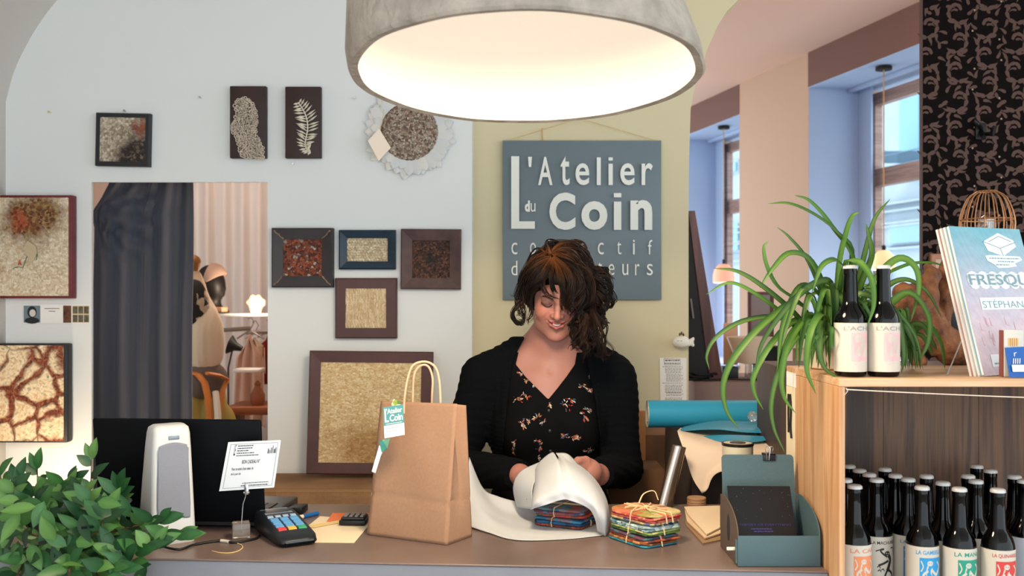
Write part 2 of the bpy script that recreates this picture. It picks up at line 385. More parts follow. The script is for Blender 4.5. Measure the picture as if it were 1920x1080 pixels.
# warm light of the right hand room comes from its pendant lamps and an unseen added lamp
def pendant(px, py, wpx, sn, col, colr, lab, pw):
    s = WS(px, sn); base = WP(s, sn, PZ(py, WP(s, sn, 0).y)); d_ = base.y; r_ = wpx/2/F*d_
    t = thing('pendant_lamp', lab, 'lamp', base, 0)
    b = MB(); b.lathe([(r_*.15, r_*1.0), (r_*.5, r_*.92), (r_*.85, r_*.5), (r_*1.0, -.1*r_), (r_*.98, -.75*r_), (r_*.94, -.75*r_), (r_*.94, -.1*r_), (r_*.8, r_*.45), (r_*.45, r_*.86)], 28, cap0=False, cap1=False); b.build('lamp_shade', col, t)
    b = MB(); b.tube([(0,0,r_*1.25),(0,0,zL-base.z-.03)], .004, 6); b.build('cord', M('cord_amber', (196,150,90), .6), t)
    b = MB(); b.lathe([(.012, r_*.95), (.014, r_*1.35), (.006, r_*1.45)], 12); b.build('socket', BLACK, t)
    b = MB(); b.lathe([(.05, zL-base.z-.032), (.05, zL-base.z-.012), (.03, zL-base.z-.008)], 20); b.build('ceiling_cap', DARK, t)
    b = MB(); b.lathe([(.001, -.3*r_), (.3*r_, -.1*r_), (.3*r_, .2*r_), (.1*r_, .6*r_)], 16); b.build('bulb', emit(lab[:8]+'_bulb', (255,220,170), 14), t)
    lamp_light('lamp_glow', base+Vector((0,0,-r_*.9)), pw, colr, .06, t)
sh1 = emit('milk_glass', (255,214,160), .55); sh2 = emit('rose_glass', (240,160,130), .6)
pendant(1657, 490, 42, .12, sh1, (1,.84,.66), 'cream glass pendant lamp hanging in the larger window behind the spider plant', 16)
pendant(1357, 515, 40, .10, sh2, (1,.76,.62), 'rose pink glass pendant lamp hanging in the narrow far window', 14)
pr = thing('added_ceiling_lamp', 'unseen round warm lamp added on the ceiling to light the right hand room', 'lamp', (1.6, 4.6, 3.2))  # unseen lamp, added to warm the right hand room
b = MB(); b.lathe([(.16,-.002),(.16,-.03),(.12,-.06),(.02,-.07)], 28); b.build('diffuser', emit('diff', (255,205,165), 3), pr)
lamp_light('lamp_glow', (1.6, 4.6, 2.95), 26, (1,.80,.66), .15, pr)
# ================= BIG PENDANT LAMP =================
lc = P(986, 143, 1.62)
pl = thing('pendant_lamp', 'huge rough grey papier mache dome lamp glowing cream above the counter', 'lamp', lc)
Rl = .288; tilt = math.radians(-9)
Ml = Matrix.Rotation(math.radians(-5.5), 4, 'X') @ Matrix(((1,0,-.17,0),(0,1,0,0),(0,0,1,0),(0,0,0,1)))
wobf = lambda a, z: 1+.006*math.sin(3*a+1)+.004*math.sin(7*a)+.003*math.sin(13*a+2)
prof = [(Rl*.985, .0),(Rl*1.0,.004),(Rl*1.0,.03),(Rl*.955,.10),(Rl*.90,.18),(Rl*.8,.25),(Rl*.58,.31),(Rl*.3,.34),(.02,.345)]
outer = M('papier_mache', (176,166,154), .95, spec=.1, noise=(14,.35), bump=(70,.8,.006))
b = MB(); b.lathe([(Rl*.943,.0015)]+prof, 96, M=Ml, cap0=False, cap1=True, wob=wobf); b.build('lamp_shade', outer, pl)
ml, nt, bs = new_mat('lamp_liner'); bs.inputs['Base Color'].default_value = lin((130,122,110)); bs.inputs['Roughness'].default_value = .9
bs.inputs['Emission Color'].default_value = lin((255,238,216)); bs.inputs['Emission Strength'].default_value = .74
nn = nd(nt, 'ShaderNodeTexNoise', Vector=coords(nt), Scale=45.0, Detail=5.0); bp = nd(nt, 'ShaderNodeBump', Height=nn.outputs[0], Strength=.5, Distance=.004); nt.links.new(bp.outputs[0], bs.inputs['Normal'])
b = MB(); b.lathe([(Rl*.943,.0015),(Rl*.94,.03),(Rl*.92,.10),(Rl*.86,.17),(Rl*.74,.235),(Rl*.54,.29),(Rl*.3,.315),(.01,.32)], 96, M=Ml, cap0=False, wob=wobf); b.build('lining', ml, pl)
b = MB(); b.tube([Ml @ Vector((0,0,.34)), (0,.0,1.15)], .006, 8); b.build('cord', BLACK, pl)
sl_ = bpy.data.lights.new('reflector_bulb', 'SPOT'); sl_.energy = 46; sl_.color = (1,.80,.56); sl_.spot_size = math.radians(174); sl_.spot_blend = .12; sl_.shadow_soft_size = .12
so_ = bpy.data.objects.new('reflector_bulb', sl_); COL.objects.link(so_); so_.parent = pl; so_.location = (0,0,.015)
# ================= THINGS ON THE WALLS =================
def rect_thing(name, label, cat, x0, y0, x1, y1, d, group=None):
    """root at the back centre of a flat thing hung at depth d, local x right, y away, z up; returns root, half width, half height"""
    c = P((x0+x1)/2, (y0+y1)/2, d)
    return thing(name, label, cat, c, 0, group), (x1-x0)/2/F*d, (y1-y0)/2/F*d
def frame_mesh(b, w, h, fw, t, slope=.0):
    o = [(-w,-h),(w,-h),(w,h),(-w,h)]; i = [(-w+fw,-h+fw),(w-fw,-h+fw),(w-fw,h-fw),(-w+fw,h-fw)]
    e = .004; o2 = [(x-math.copysign(e,x), z-math.copysign(e,z)) for x, z in o]
    V = [(x,0,z) for x,z in o]+[(x,-t+e,z) for x,z in o]+[(x,-t,z) for x,z in o2]+[(x,-t+slope,z) for x,z in i]+[(x,-t+slope+.006,z) for x,z in i]
    fs = []
    for L in range(4):
        for k in range(4): fs.append((L*4+k, L*4+(k+1)%4, L*4+4+(k+1)%4, L*4+4+k))
    b.add(V, fs)
def relief_panel(b, w, h, y, amp, nx, ny, f, seed=0):
    """slightly lumpy panel so the flakes stand out"""
    rr = random.Random(seed); ph = [rr.uniform(0,6) for _ in range(8)]
    fn = lambda u, v: Vector((-w+2*w*u, y-amp*f(u, v, rr), -h+2*h*v))
    b.grid(fn, nx, ny)
    b.box((-w, y+.0005, -h), (w, y+.004, h))
tan = [(0,(206,178,138)),(.35,(226,206,170)),(.7,(238,222,190)),(1,(186,150,108))]
rnd = lambda u, v, rr: rr.random()
def picture(label, x0, y0, x1, y1, fw, fmat, pmat, t=.02, d=DW, rot=0, amp=.002, n=46, slope=0, rel=rnd, group=None, inner=None, extra=None, name='framed_picture'):
    root, w, h = rect_thing(name, label, 'picture', x0, y0, x1, y1, d-.001, group)
    root.rotation_euler = (0, math.radians(rot), 0)
    b = MB(); frame_mesh(b, w, h, fw, t, slope)
    if extra: extra(b, w, h, t)
    b.build('frame', fmat, root, smooth=False)
    b = MB(); relief_panel(b, w-fw, h-fw, -t+slope+.005, amp, n, int(n*h/w), rel, int(x0)); b.build('panel', pmat, root, ang=180)
    return root, w, h
brown_f = M('frame_oxblood', (82,52,50), .6, noise=(9,.45,(58,38,38)), bump=(25,.3)); maroon_f = M('frame_maroon', (112,34,38), .5, noise=(20,.3)); black_f = M('frame_black', (26,28,32), .5)
dark_f = M('frame_charcoal', (46,40,42), .5, noise=(12,.4), bump=(20,.3)); blue_f = M('frame_blue', (24,48,66), .45, noise=(16,.3)); rust_f = M('frame_rust', (88,64,60), .6, noise=(14,.9,(62,44,44)), bump=(30,.4))
gold_p = M('worn_gold', (150,110,70), .5, noise=(30,.5))
S = 1867/DW
picture('small tilted square picture of pale pebbles and dark moss in black frame', 183.5, 214, 285, 313, .014, black_f,
    chips('pebble_mosaic', [(0,(150,136,116)),(.5,(196,182,158)),(1,(226,214,196))], 120, mortar=(140,124,104), blob=[((.05,0,-.05), .085, [(0,(26,20,18)),(.6,(70,54,44)),(1,(120,104,90))]), ((.055,0,.035), .035, [(0,(120,60,30)),(.8,(160,90,60)),(1,(80,130,150))])]), rot=1.2, t=.022)
# two brown plaques
def plaque(label, x0, y0, x1, y1):
    root, w, h = rect_thing('wall_plaque', label, 'wall art', x0, y0, x1, y1, DW-.001, None)
    b = MB(); b.rbox((-w,-.022,-h), (w,0,h), .002); b.build('board', M('plaque_brown', (58,36,32), .6, noise=(12,.9,(40,30,30)), bump=(20,.4)), root); return root, w, h
lacem = M('lace_cream', (206,190,170), .8, bump=(120,.4))
rt, w, h = plaque('upright brown plaque with a pale lace piece, left one of the pair', 434.5, 164, 502, 298)
sil = [(438,197),(447,187),(461,184),(471,190),(479,206),(483,222),(479,240),(480,252),(488,266),(496,285),(493,297),(480,297),(468,296),(452,293),(448,280),(444,262),(436,248),(436,232),(441,222),(444,208)]
def inside(p, poly):
    c = False; n = len(poly)
    for i in range(n):
        x1, y1 = poly[i]; x2, y2 = poly[i-1]
        if (y1 > p[1]) != (y2 > p[1]) and p[0] < (x2-x1)*(p[1]-y1)/(y2-y1)+x1: c = not c
    return c
b = MB(); rr = random.Random(5); c0 = rt.location; pts = []
for _ in range(3000):
    p = (rr.uniform(434,500), rr.uniform(184,298))
    if inside(p, sil) and all((p[0]-q[0])**2+(p[1]-q[1])**2 > 9.5 for q in pts): pts.append(p)
for p in pts:
    q = P(p[0], p[1], DW-.026)-c0; r_ = .0042+.0012*rr.random(); ring = [(q.x+r_*math.cos(a*math.pi/4), q.y-.0012, q.z+r_*math.sin(a*math.pi/4)) for a in range(9)]
    b.tube(ring, .0016, 5, cap=False)
b.build('lace', lacem, rt)
rt, w, h = plaque('upright brown plaque with a pale curved fern frond, right one of the pair', 537.5, 165, 604, 298)
b = MB(); c0 = rt.location
stem = catmull([P(x, y, DW-.026)-c0 for x, y in ((559,192),(568,205),(575,222),(577,240),(574,258),(572,272),(577,282),(582,282))], 44)
b.tube(stem, .0014, 5)
for i in range(1, 44, 2):
    p = stem[i]; t = (stem[i]-stem[i-1]).normalized(); nrm = Vector((t.z, 0, -t.x)); L = .026*math.sin(math.pi*(i/44)**.7)+.012
    for sd in (1, -1):
        dirv = (nrm*sd+t*(-.35)+Vector((0,0,.15*math.sin(i)))).normalized(); side = Vector((-dirv.z,0,dirv.x))
        a = [p-side*.0005, p+dirv*L*.5-side*.0034+Vector((0,-.003,0)), p+dirv*L+Vector((0,-.004*(i%2),0)), p+dirv*L*.5+side*.0034, p+side*.0005]
        b.add(a, [(0,1,2,3,4)])
b.build('frond', M('fern_ivory', (222,212,190), .7), rt, solid=.001)
# red edged canvas and cracked earth picture on the left
def rel1(u, v, rr): return rr.random()
rt, w, h = rect_thing('canvas_picture', 'square beige canvas with a rust bloom and red edges, cut by the left frame edge', 'picture', -52, 368, 144, 559.5, DW-.001, None)
b = MB(); b.rbox((-w,-.035,-h), (w,0,h), .002); b.build('stretcher', maroon_f, rt)
b = MB(); relief_panel(b, w-.011, h-.008, -.0365, .003, 60, 60, rnd, 3)
b.build('panel', chips('bloom_canvas', [(0,(204,180,146)),(.4,(228,212,184)),(1,(244,234,212))], 130, mortar=(212,190,158), bump=.4, blob=[((.045,0,.085), .105, [(0,(86,44,20)),(.4,(132,86,44)),(.75,(170,136,84)),(1,(120,100,56))]), ((.00,0,.085), .05, [(0,(110,30,14)),(1,(190,80,40))]), ((-.09,0,-.06), .05, [(0,(150,110,70)),(1,(190,160,120))])]), rt, ang=180)
b = MB(); c0 = rt.location; dd = DW-.043
def strip(pts, wd): b.tube([P(x, y, dd)-c0 for x, y in pts], wd, 5, flat=.5)
b.prism([((x-960)/F*dd-c0.x, CAMZ-(y-HZ)/F*dd-c0.z) for x, y in ((46,462),(53,452),(68,462),(70,474),(64,488),(60,492),(50,478))], (0,dd-c0.y,0), (1,0,0), (0,0,1), (0,-1,0), .003)
strip([(58,488),(66,500),(72,515),(80,527)], .0014); rt2 = b.build('chip', M('chip_sand', (190,172,140), .6), rt)
b = MB(); strip([(25,503),(34,500),(43,502),(50,482),(56,478)], .002); strip([(68,488),(70,478),(66,470)], .002); b.build('green_line', M('green_inlay', (40,110,86), .5), rt)
b = MB(); strip([(34,497),(37,488),(40,497),(36,494)], .003); b.build('orange_chip', M('orange_inlay', (214,100,60), .5), rt)
rt, w, h = rect_thing('canvas_picture', 'cracked earth relief picture with dark edges low on the left', 'picture', -60, 643, 137, 827, DW-.001, None)
b = MB(); b.rbox((-w,-.04,-h), (w,0,h), .006); b.build('stretcher', black_f, rt)
mk, nt, bs = new_mat('cracked_earth'); v = coords(nt)
ns = nd(nt, 'ShaderNodeTexNoise', Vector=v, Scale=14.0, Detail=4.0); vv = nd(nt, 'ShaderNodeVectorMath', {'operation': 'MULTIPLY_ADD'}, i0=ns.outputs[1], i1=(.05,.05,.05), i2=v)
e = nd(nt, 'ShaderNodeTexVoronoi', {'feature': 'DISTANCE_TO_EDGE'}, Vector=vv.outputs[0], Scale=10.5); wn = nd(nt, 'ShaderNodeTexNoise', Vector=v, Scale=5.0)
th = nd(nt, 'ShaderNodeMath', {'operation': 'MULTIPLY_ADD'}, i0=wn.outputs[0], i1=-.42, i2=e.outputs['Distance'])
er = nd(nt, 'ShaderNodeMapRange', Value=th.outputs[0]); er.inputs[1].default_value = -.19; er.inputs[2].default_value = -.12
fl = nd(nt, 'ShaderNodeTexVoronoi', Vector=vv.outputs[0], Scale=170.0); sp = nd(nt, 'ShaderNodeSeparateColor', Color=fl.outputs['Color'])
c1 = ramp(nt, sp.outputs[0], [(0,(200,166,124)),(.4,(228,204,166)),(.93,(240,222,190)),(1,(120,150,110))]); c2 = ramp(nt, sp.outputs[1], [(0,(80,34,20)),(.6,(134,70,44)),(1,(160,96,62))])
nt.links.new(mix(nt, er.outputs[0], c2, c1), bs.inputs['Base Color']); bs.inputs['Roughness'].default_value = .85
hh = nd(nt, 'ShaderNodeMath', {'operation': 'MULTIPLY_ADD'}, i0=sp.outputs[2], i1=.3, i2=er.outputs[0]); bp = nd(nt, 'ShaderNodeBump', Height=hh.outputs[0], Strength=.8, Distance=.006); nt.links.new(bp.outputs[0], bs.inputs['Normal'])
b = MB(); relief_panel(b, w-.012, h-.006, -.0415, .003, 50, 50, rnd, 4); b.build('panel', mk, rt, ang=180)
# photo strip
rt, w, h = rect_thing('photo_card', 'narrow artist card with portrait and tiny photos pinned between the two left pictures', 'card', 44, 571, 168, 606, DW-.001, None)
b = MB(); b.box((-w,-.0015,-h), (w,0,h)); b.build('card', PAPER, rt, smooth=False)
def pr_(b, x0, y0, x1, y1, off=.0022, d=DW-.001): 
    a = P(x0, y1, d)-rt.location; c = P(x1, y0, d)-rt.location; b.box((a.x,-off,a.z), (c.x,-off+.0005,c.z))
b = MB(); pr_(b, 45, 573, 76, 605); b.build('portrait_photo', M('photo_bluegrey', (110,128,138), .4), rt, smooth=False)
b = MB(); c0 = rt.location
for (x, y, rx, ry) in ((60,585,9,11),(60,601,14,6)):
    q = P(x, y, DW-.0035)-c0; b.add([(q.x+rx/S*math.cos(t*.5236), q.y, q.z+ry/S*math.sin(t*.5236)) for t in range(12)], [list(range(12))])
b.build('portrait_hair', M('photo_dark', (28,34,40), .4), rt, smooth=False)
b = MB(); q = P(61, 587, DW-.0038)-c0; b.add([(q.x+6/S*math.cos(t*.5236), q.y, q.z+7/S*math.sin(t*.5236)) for t in range(12)], [list(range(12))]); b.build('portrait_face', M('photo_face', (206,200,194), .4), rt, smooth=False)
b = MB(); pr_(b, 119, 573, 134, 605); b.build('shop_photo', M('photo_shop', (112,70,44), .4, noise=(60,.7)), rt, smooth=False)
b = MB(); pr_(b, 136, 573, 167.5, 605, .0019); b.build('photo_backing', M('photo_tan', (206,188,156), .4), rt, smooth=False)
b = MB()
for i in range(3):
    for j in range(2): pr_(b, 137+i*10.5, 574.5+j*16, 146+i*10.5, 588+j*16)
b.build('tiny_photo', M('photo_olive', (110,104,84), .4, noise=(90,.6)), rt, smooth=False)
b = MB()
for (x0_,x1_,y_) in ((84,112,578),(92,104,583)): pr_(b, x0_, y_, x1_, y_+1)
b.build('caption', INK, rt, smooth=False)
# four small frames and the large one
def corners(b, w, h, t):
    pass
rt, w, h = picture('square charcoal frame with worn gold corners around red-brown flakes', 513, 428.5, 627, 539, .036, dark_f,
    chips('red_flakes', [(0,(62,26,18)),(.35,(128,58,34)),(.6,(166,84,48)),(.86,(110,60,46)),(.94,(176,176,166)),(1,(150,130,110))], 120, mortar=(50,24,18), bump=.8), t=.03, slope=.006)
b = MB()
for sx in (-1, 1):
    for sz in (-1, 1):
        for k in range(7):
            rr = random.Random(k*7+sx+3*sz); f = .1+.8*k/7; x = sx*(w-.036*(1-f)-.002); z = sz*(h-.036*(1-f)-.002); x = sx*(w-.036+.034*f); z = sz*(h-.036+.034*f)
            yy = -.0305+.006*(1-f)+.0003*k*.1; s_ = .005*(.5+rr.random()); e1 = Vector((sx*.7,0,sz*.7)); e2 = Vector((-sx*.7,0,sz*.7))*.5; c_ = Vector((x+rr.uniform(-.002,.002), yy, z))
            b.add([c_+e1*s_, c_+e2*s_, c_-e1*s_, c_-e2*s_*.6], [(0,1,2,3)])
b.build('gold_wear', gold_p, rt, smooth=False, solid=.0008)
def shells(u, v, rr): 
    a = (u*14+ (.5 if int(v*9) % 2 else 0)) % 1-.5; c = (v*9) % 1-.5; return max(0, 1-4*(a*a+c*c))*1.6+.2*rr.random()
picture('small oblong blue frame around pale shell beads', 637.5, 432, 743, 505.5, .0255, blue_f,
    chips('shell_beads', [(0,(200,180,146)),(.5,(222,206,174)),(1,(240,228,204))], 110, mortar=(170,148,112), bump=.6), t=.026, slope=.008, rel=shells, amp=.003, n=90)
picture('square rust-brown frame around seeds with a black heart', 753, 430.5, 865, 542.5, .036, rust_f,
    chips('dark_seeds', [(0,(30,16,12)),(.4,(74,42,28)),(.8,(112,70,46)),(1,(60,40,30))], 150, mortar=(28,16,12), bump=.9, blob=[((0,0,0), .024, [(0,(6,8,6)),(1,(24,28,18))])]), t=.03, slope=.01, rot=.4)
def waves(u, v, rr):
    bnd = (v*4.2+.12*math.sin(u*7)); 
    return .5+.5*math.sin(u*95+3*math.sin(bnd*1.5)) if (bnd % 1) < .55 else rr.random()*.8
picture('square oxblood frame around bands of pale upright slivers, below the small blue frame', 631, 521.5, 745.5, 634, .0335, brown_f,
    chips('slivers', [(0,(216,190,150)),(.5,(238,220,186)),(1,(226,200,158))], 70, mortar=(196,164,122), sc=(2.4,1,.6), bump=.4), t=.028, rel=waves, amp=.005, n=110)
# large picture leaning on the bench
bz = PZ(888, 3.17)
def large():
    wl, wr = PX(579, 3.1), PX(811, 3.1); 
    hgt = (889-661)/F*3.13; root = thing('framed_picture', 'large picture of golden bark flakes leaning on the burlap bench, brown frame', 'picture', ((PX(579,3.11)+PX(810,3.15))/2, 3.105, PZ(889, 3.105)))
    w = 115.5/F*3.12; h = hgt/2; root.rotation_euler = (math.radians(-5.5), math.radians(.6), 0)
    b = MB(); frame_mesh(b, w, h, .036, .03, .004); 
    b.v = [v+Vector((0,0,h)) for v in b.v]; b.build('frame', M('frame_wine', (84,50,48), .55, noise=(12,.25), bump=(25,.2)), root, smooth=False)
    b = MB(); relief_panel(b, w-.036, h-.036, -.022, .003, 90, 90, rnd, 9); b.v = [v+Vector((0,0,h)) for v in b.v]
    b.build('panel', chips('bark_flakes', [(0,(214,178,122)),(.3,(232,204,154)),(.7,(244,224,180)),(1,(220,186,136))], 130, mortar=(218,184,132), sc=(.7,1,1.3), bump=.6, blob=[((.0,0,.12), .09, [(0,(170,128,76)),(1,(206,170,112))])]), root, ang=180)
large()
# shell sunburst and its tag
rt = thing('wall_ornament', 'round ornament of speckled beads ringed by pale shell petals, partly behind the big lamp', 'wall art', P(768, 248, DW-.001)); c0 = rt.location
b = MB(); rr = random.Random(11); b.usecol = True
for layer, (L0, off) in enumerate(((.148, .004), (.135, .008))):
    for i in range(30):
        a = i/30*6.283+layer*.1; L = L0*rr.uniform(.88,1.08); wd = .017; k = 6; pts = []
        cc = rr.choice(((212,210,206),(206,206,203),(216,211,202),(204,206,206))); b.col = lin(cc)
        for t in range(k+1):
            f = t/k; ww = wd*(math.sin(math.pi*min(1,(.12+f*.88))**1.4)+.25)*(.9 if t < k else .3)
            for sd in (-1, 0, 1):
                rad = .07+(L-.07)*f; pts.append((rad*math.cos(a)-sd*ww*math.sin(a), -off-(.003 if sd == 0 else 0)-.006*f, rad*math.sin(a)+sd*ww*math.cos(a)))
        fs = [(t*3+s_, t*3+s_+1, t*3+s_+4, t*3+s_+3) for t in range(k) for s_ in range(2)]
        b.add(pts, fs)
b.build('petals', MC('shell_petal', .6), rt, ang=180)
b = MB(); b.lathe([(.004,.024),(.07,.022),(.088,.018),(.094,.010),(.094,.002)], 48, M=Matrix.Rotation(math.pi/2, 4, 'X'), cap1=False)
mb_ = chips('bead_crust', [(0,(90,70,56)),(.4,(160,140,120)),(.8,(206,194,178)),(1,(120,60,44))], 170, bump=.9, mortar=(120,100,84)); b.build('bead_disc', mb_, rt)
tg = thing('price_tag', 'cream diamond shaped paper tag hanging by a thread from the bead ornament', 'tag', P(712, 271, DW-.035)); c0 = tg.location
b = MB(); b.prism([((x-712)/F*3.165, -(y-271)/F*3.165) for x, y in ((711,241),(733,277),(710,302),(690,264))], (0,0,0), (1,0,0), (0,0,1), (0,-1,0), .0012); b.build('card', M('tag_cream', (244,226,206), .7), tg, smooth=False)
b = MB(); b.tube([P(719,205,DW-.03)-c0, P(717,230,DW-.034)-c0, P(711,243,DW-.0355)-c0], .0009, 5); b.build('thread', KRAFTSTR, tg)
# nails
for (x, y, l) in ((95,211,'small bare nail in the plaster above the red edged canvas'),(377,184,'tiny nail in the plaster left of the lace plaque'),(551,308,'tiny nail in the plaster just under the fern plaque'),(666,185,'tiny nail in the plaster left of the shell ornament'),(236,209,'small nail holding up the tilted pebble picture')):
    b = MB(); b.lathe([(.0035,-.016),(.0035,-.014),(.0015,-.0138),(.0015,0)], 8, M=Matrix.Rotation(-math.pi/2, 4, 'X')); o = b.build('nail', STEEL if x != 95 else KRAFTSTR, None); o.location = P(x, y, DW); tag(o, l, 'nail')
# ---------------- shop sign ----------------
SD = DS-.022
sg = thing('shop_sign', 'square slate blue shop sign with white cut-out lettering on the beige wall', 'sign', P(1091, 413, SD+.01)); c0 = sg.location
b = MB(); b.rbox((P(942.5,413,SD).x-c0.x, -.01, P(0,562,SD).z-c0.z), (P(1240,413,SD).x-c0.x, .01, P(0,263.5,SD).z-c0.z), .0015); b.build('board', M('sign_blue', (106,120,127), .42, spec=.5, noise=(400,.12)), sg)
b = MB()
def sf(x, y, dep): p = P(x, y, SD-.0105-dep); return p-c0
def glyph(b, ch, x0_, x1_, y0_, y1_, off=.0, dep=.0015):
    text(b, ch, 0, 1, 0, 1, lambda u, v: sf(x0_+(x1_-x0_)*u, y1_+(y0_-y1_)*v, dep), off)
def rectp(b, x0_, y0_, x1_, y1_, dep=.0015): b.add([sf(x0_,y1_,dep), sf(x1_,y1_,dep), sf(x1_,y0_,dep), sf(x0_,y0_,dep)], [(0,1,2,3)])
LET = []; s0_ = len(b.v); rectp(b, 958.5, 293, 973.5, 429); rectp(b, 973.5, 415, 1003, 429); LET.append((s0_, len(b.v))); s0_ = len(b.v)
b.add([sf(990,294,.0015), sf(997.5,294,.0015), sf(996,313,.0015), sf(991.5,313,.0015)], [(0,1,2,3)]); LET.append((s0_, len(b.v)))
for ch, xa, xb, ya, yb in (('A',1009,1036,294,347),('t',1051,1068,293,347),('e',1079,1105,306,347),('l',1119,1126.5,295,347),('i',1141,1149,295,347),('e',1163,1190,306,347),('r',1203,1224,306,347)):
    s0_ = len(b.v)
    if ch in 'l': rectp(b, xa, ya, xb, yb)
    elif ch == 'i': rectp(b, xa, 307, xb, yb); rectp(b, xa, ya, xb, 301)
    else: glyph(b, ch, xa, xb, ya, yb, .012)
    LET.append((s0_, len(b.v)))
for ch, xa, xb, ya, yb in (('C',1030,1079,361,431),('o',1090,1139,377,431),('n',1182,1223,375,431)): s0_ = len(b.v); glyph(b, ch, xa, xb, ya, yb, .035); LET.append((s0_, len(b.v)))
s0_ = len(b.v); rectp(b, 1151, 378, 1165, 431); rectp(b, 1151, 362, 1165, 370); LET.append((s0_, len(b.v)))
s0_ = len(b.v); glyph(b, 'd', 984, 993.5, 376, 397, .05); s1_ = len(b.v); glyph(b, 'u', 995, 1004, 381, 397, .0); LET += [(s0_, s1_), (s1_, len(b.v))]
def spaced(s, xs, y0_, y1_, xh, w_):
    for ch, x in zip(s, xs):
        s0_ = len(b.v); asc = ch in 'dlbfti'; ww = {'l':3,'i':3,'t':8,'f':8,'r':8}.get(ch, w_)
        if ch in 'li':
            rectp(b, x, y0_ if ch == 'l' else xh+1, x+3, y1_)
            if ch == 'i': rectp(b, x, y0_, x+3, y0_+3.5)
        else: glyph(b, ch, x, x+ww, (y0_ if asc and ch != 't' else (y0_+3 if ch == 't' else xh)), y1_, -.006)
        LET.append((s0_, len(b.v)))
spaced('collectif', (959,994,1028,1058,1089,1121,1157,1187,1215), 450, 477, 455, 11)
spaced('decreateurs', (959,983,1005,1026,1046,1064,1085,1121,1141,1167,1191,1213)[:6]+(1121,1141,1167,1191,1213), 489, 516, 495, 11)
lm_ = M('sign_white', (228,228,218), .6)
for (a_, c_) in LET:
    q = MB(); m_ = set(range(a_, c_)); q.v = b.v[a_:c_]; q.c = b.c[a_:c_]; q.f = [[i-a_ for i in f] for f in b.f if f[0] in m_]; q.m = [0]*len(q.f); q.build('letter', lm_, sg, smooth=False)
b = MB(); pk = P(1087, 222, DS-.012)-c0
b.tube([P(952,264,SD+.008)-c0, pk], .0009, 5); b.tube([pk, P(1230,264,SD+.008)-c0], .0009, 5); b.tube([P(1017,240,DS-.004)-c0, P(1018,263,DS-.004)-c0], .002, 5); b.build('hanging_wire', KRAFTSTR, sg)
b = MB(); b.lathe([(.004,-.014),(.004,-.012),(.0015,-.011),(.0015,0)], 8, M=Matrix.Rotation(-math.pi/2, 4, 'X')); b.build('nail', STEEL, sg).location = P(1087,222,DS)-c0
# ceramic fish on the wall corner
fd = 3.2; fs = thing('wall_ornament', 'little white ceramic whale with tiny flowers hung at the edge of the beige wall', 'wall art', P(1279, 641, 3.265)); c0 = fs.location
b = MB()
def lump(b, c, r, n=14, M_=None):
    prof = [(max(.0005, math.sin(math.pi*i/n)), -math.cos(math.pi*i/n)) for i in range(n+1)]
    b.lathe(prof, 18, M=(Matrix.Translation(c) @ (M_ or Matrix.Identity(4)) @ Matrix.Diagonal((r[0], r[1], r[2], 1))), cap0=False, cap1=False)
lump(b, (-.004,-.002,0), (.030,.016,.020)); lump(b, (.010,-.002,-.004), (.022,.010,.012), M_=Matrix.Rotation(.1,4,'Y')); b.build('body', M('glazed_white', (226,220,208), .3), fs)
b = MB(); lump(b, (.030,-.002,.000), (.008,.006,.012)); lump(b, (.033,-.002,.006), (.006,.005,.010), M_=Matrix.Rotation(.5,4,'Y')); lump(b, (.033,-.002,-.008), (.006,.005,.009), M_=Matrix.Rotation(-.5,4,'Y')); b.build('tail', M('glazed_white2', (226,220,208), .3), fs)
b = MB(); 
for (x, z) in ((-.008,.024),(-.002,.028),(.004,.023)): lump(b, (x,-.002,z), (.003,.003,.006))
b.build('flowers', M('tiny_flowers', (84,60,40), .7), fs)
b = MB()
for x in (-.016,-.006): b.tube([(x-.003,-.017,.005),(x,-.0178,.003),(x+.003,-.0176,.005)], .0008, 5)
b.build('eyes', INK, fs)
# rules notice
nt_ = thing('wall_notice', 'narrow white handwritten notice taped low on the beige wall right of the woman', 'paper', P(1262, 712, DS-.0015)); c0 = nt_.location
b = MB(); b.add([P(x,y,DS-.0015)-c0 for x, y in ((1238,753),(1287.5,753),(1287,671),(1237,671))], [(0,1,2,3)]); b.build('sheet', PAPER, nt_, smooth=False, solid=.0005)
b = MB(); rr = random.Random(2)
def wl(b, x0_, x1_, y, th=.8, dd=DS-.0025):
    x = x0_
    while x < x1_:
        L = rr.uniform(2,5); xe = min(x+L, x1_); b.add([P(x,y+th,dd)-c0, P(xe,y+th,dd)-c0, P(xe,y,dd)-c0, P(x,y,dd)-c0], [(0,1,2,3)]); x = xe+1.1
for y in (681.5,): text(b, 'QUE FAIRE', 1248, 1275, 0, 1, lambda u, v: P(u, 676-4*v+0, DS-.0025)-c0) if False else wl(b, 1247, 1274, 675, 2)
wl(b, 1246, 1275, 680.5, 1.6); 
for (a, y0_, k) in ((1242,687,1),(1247,690,4),(1249,701,6),(1242,718,1),(1247,722,6),(1249,736,3),(1247,746,2)):
    for i in range(k): wl(b, a, 1282-rr.uniform(0,6), y0_+i*2.6)
b.tube([P(x,y,DS-.0025)-c0 for x, y in ((1245,672.5),(1276,673.5),(1276,684),(1246,684),(1245,672.5))], .0006, 4)
b.build('handwriting', INK, nt_, smooth=False)
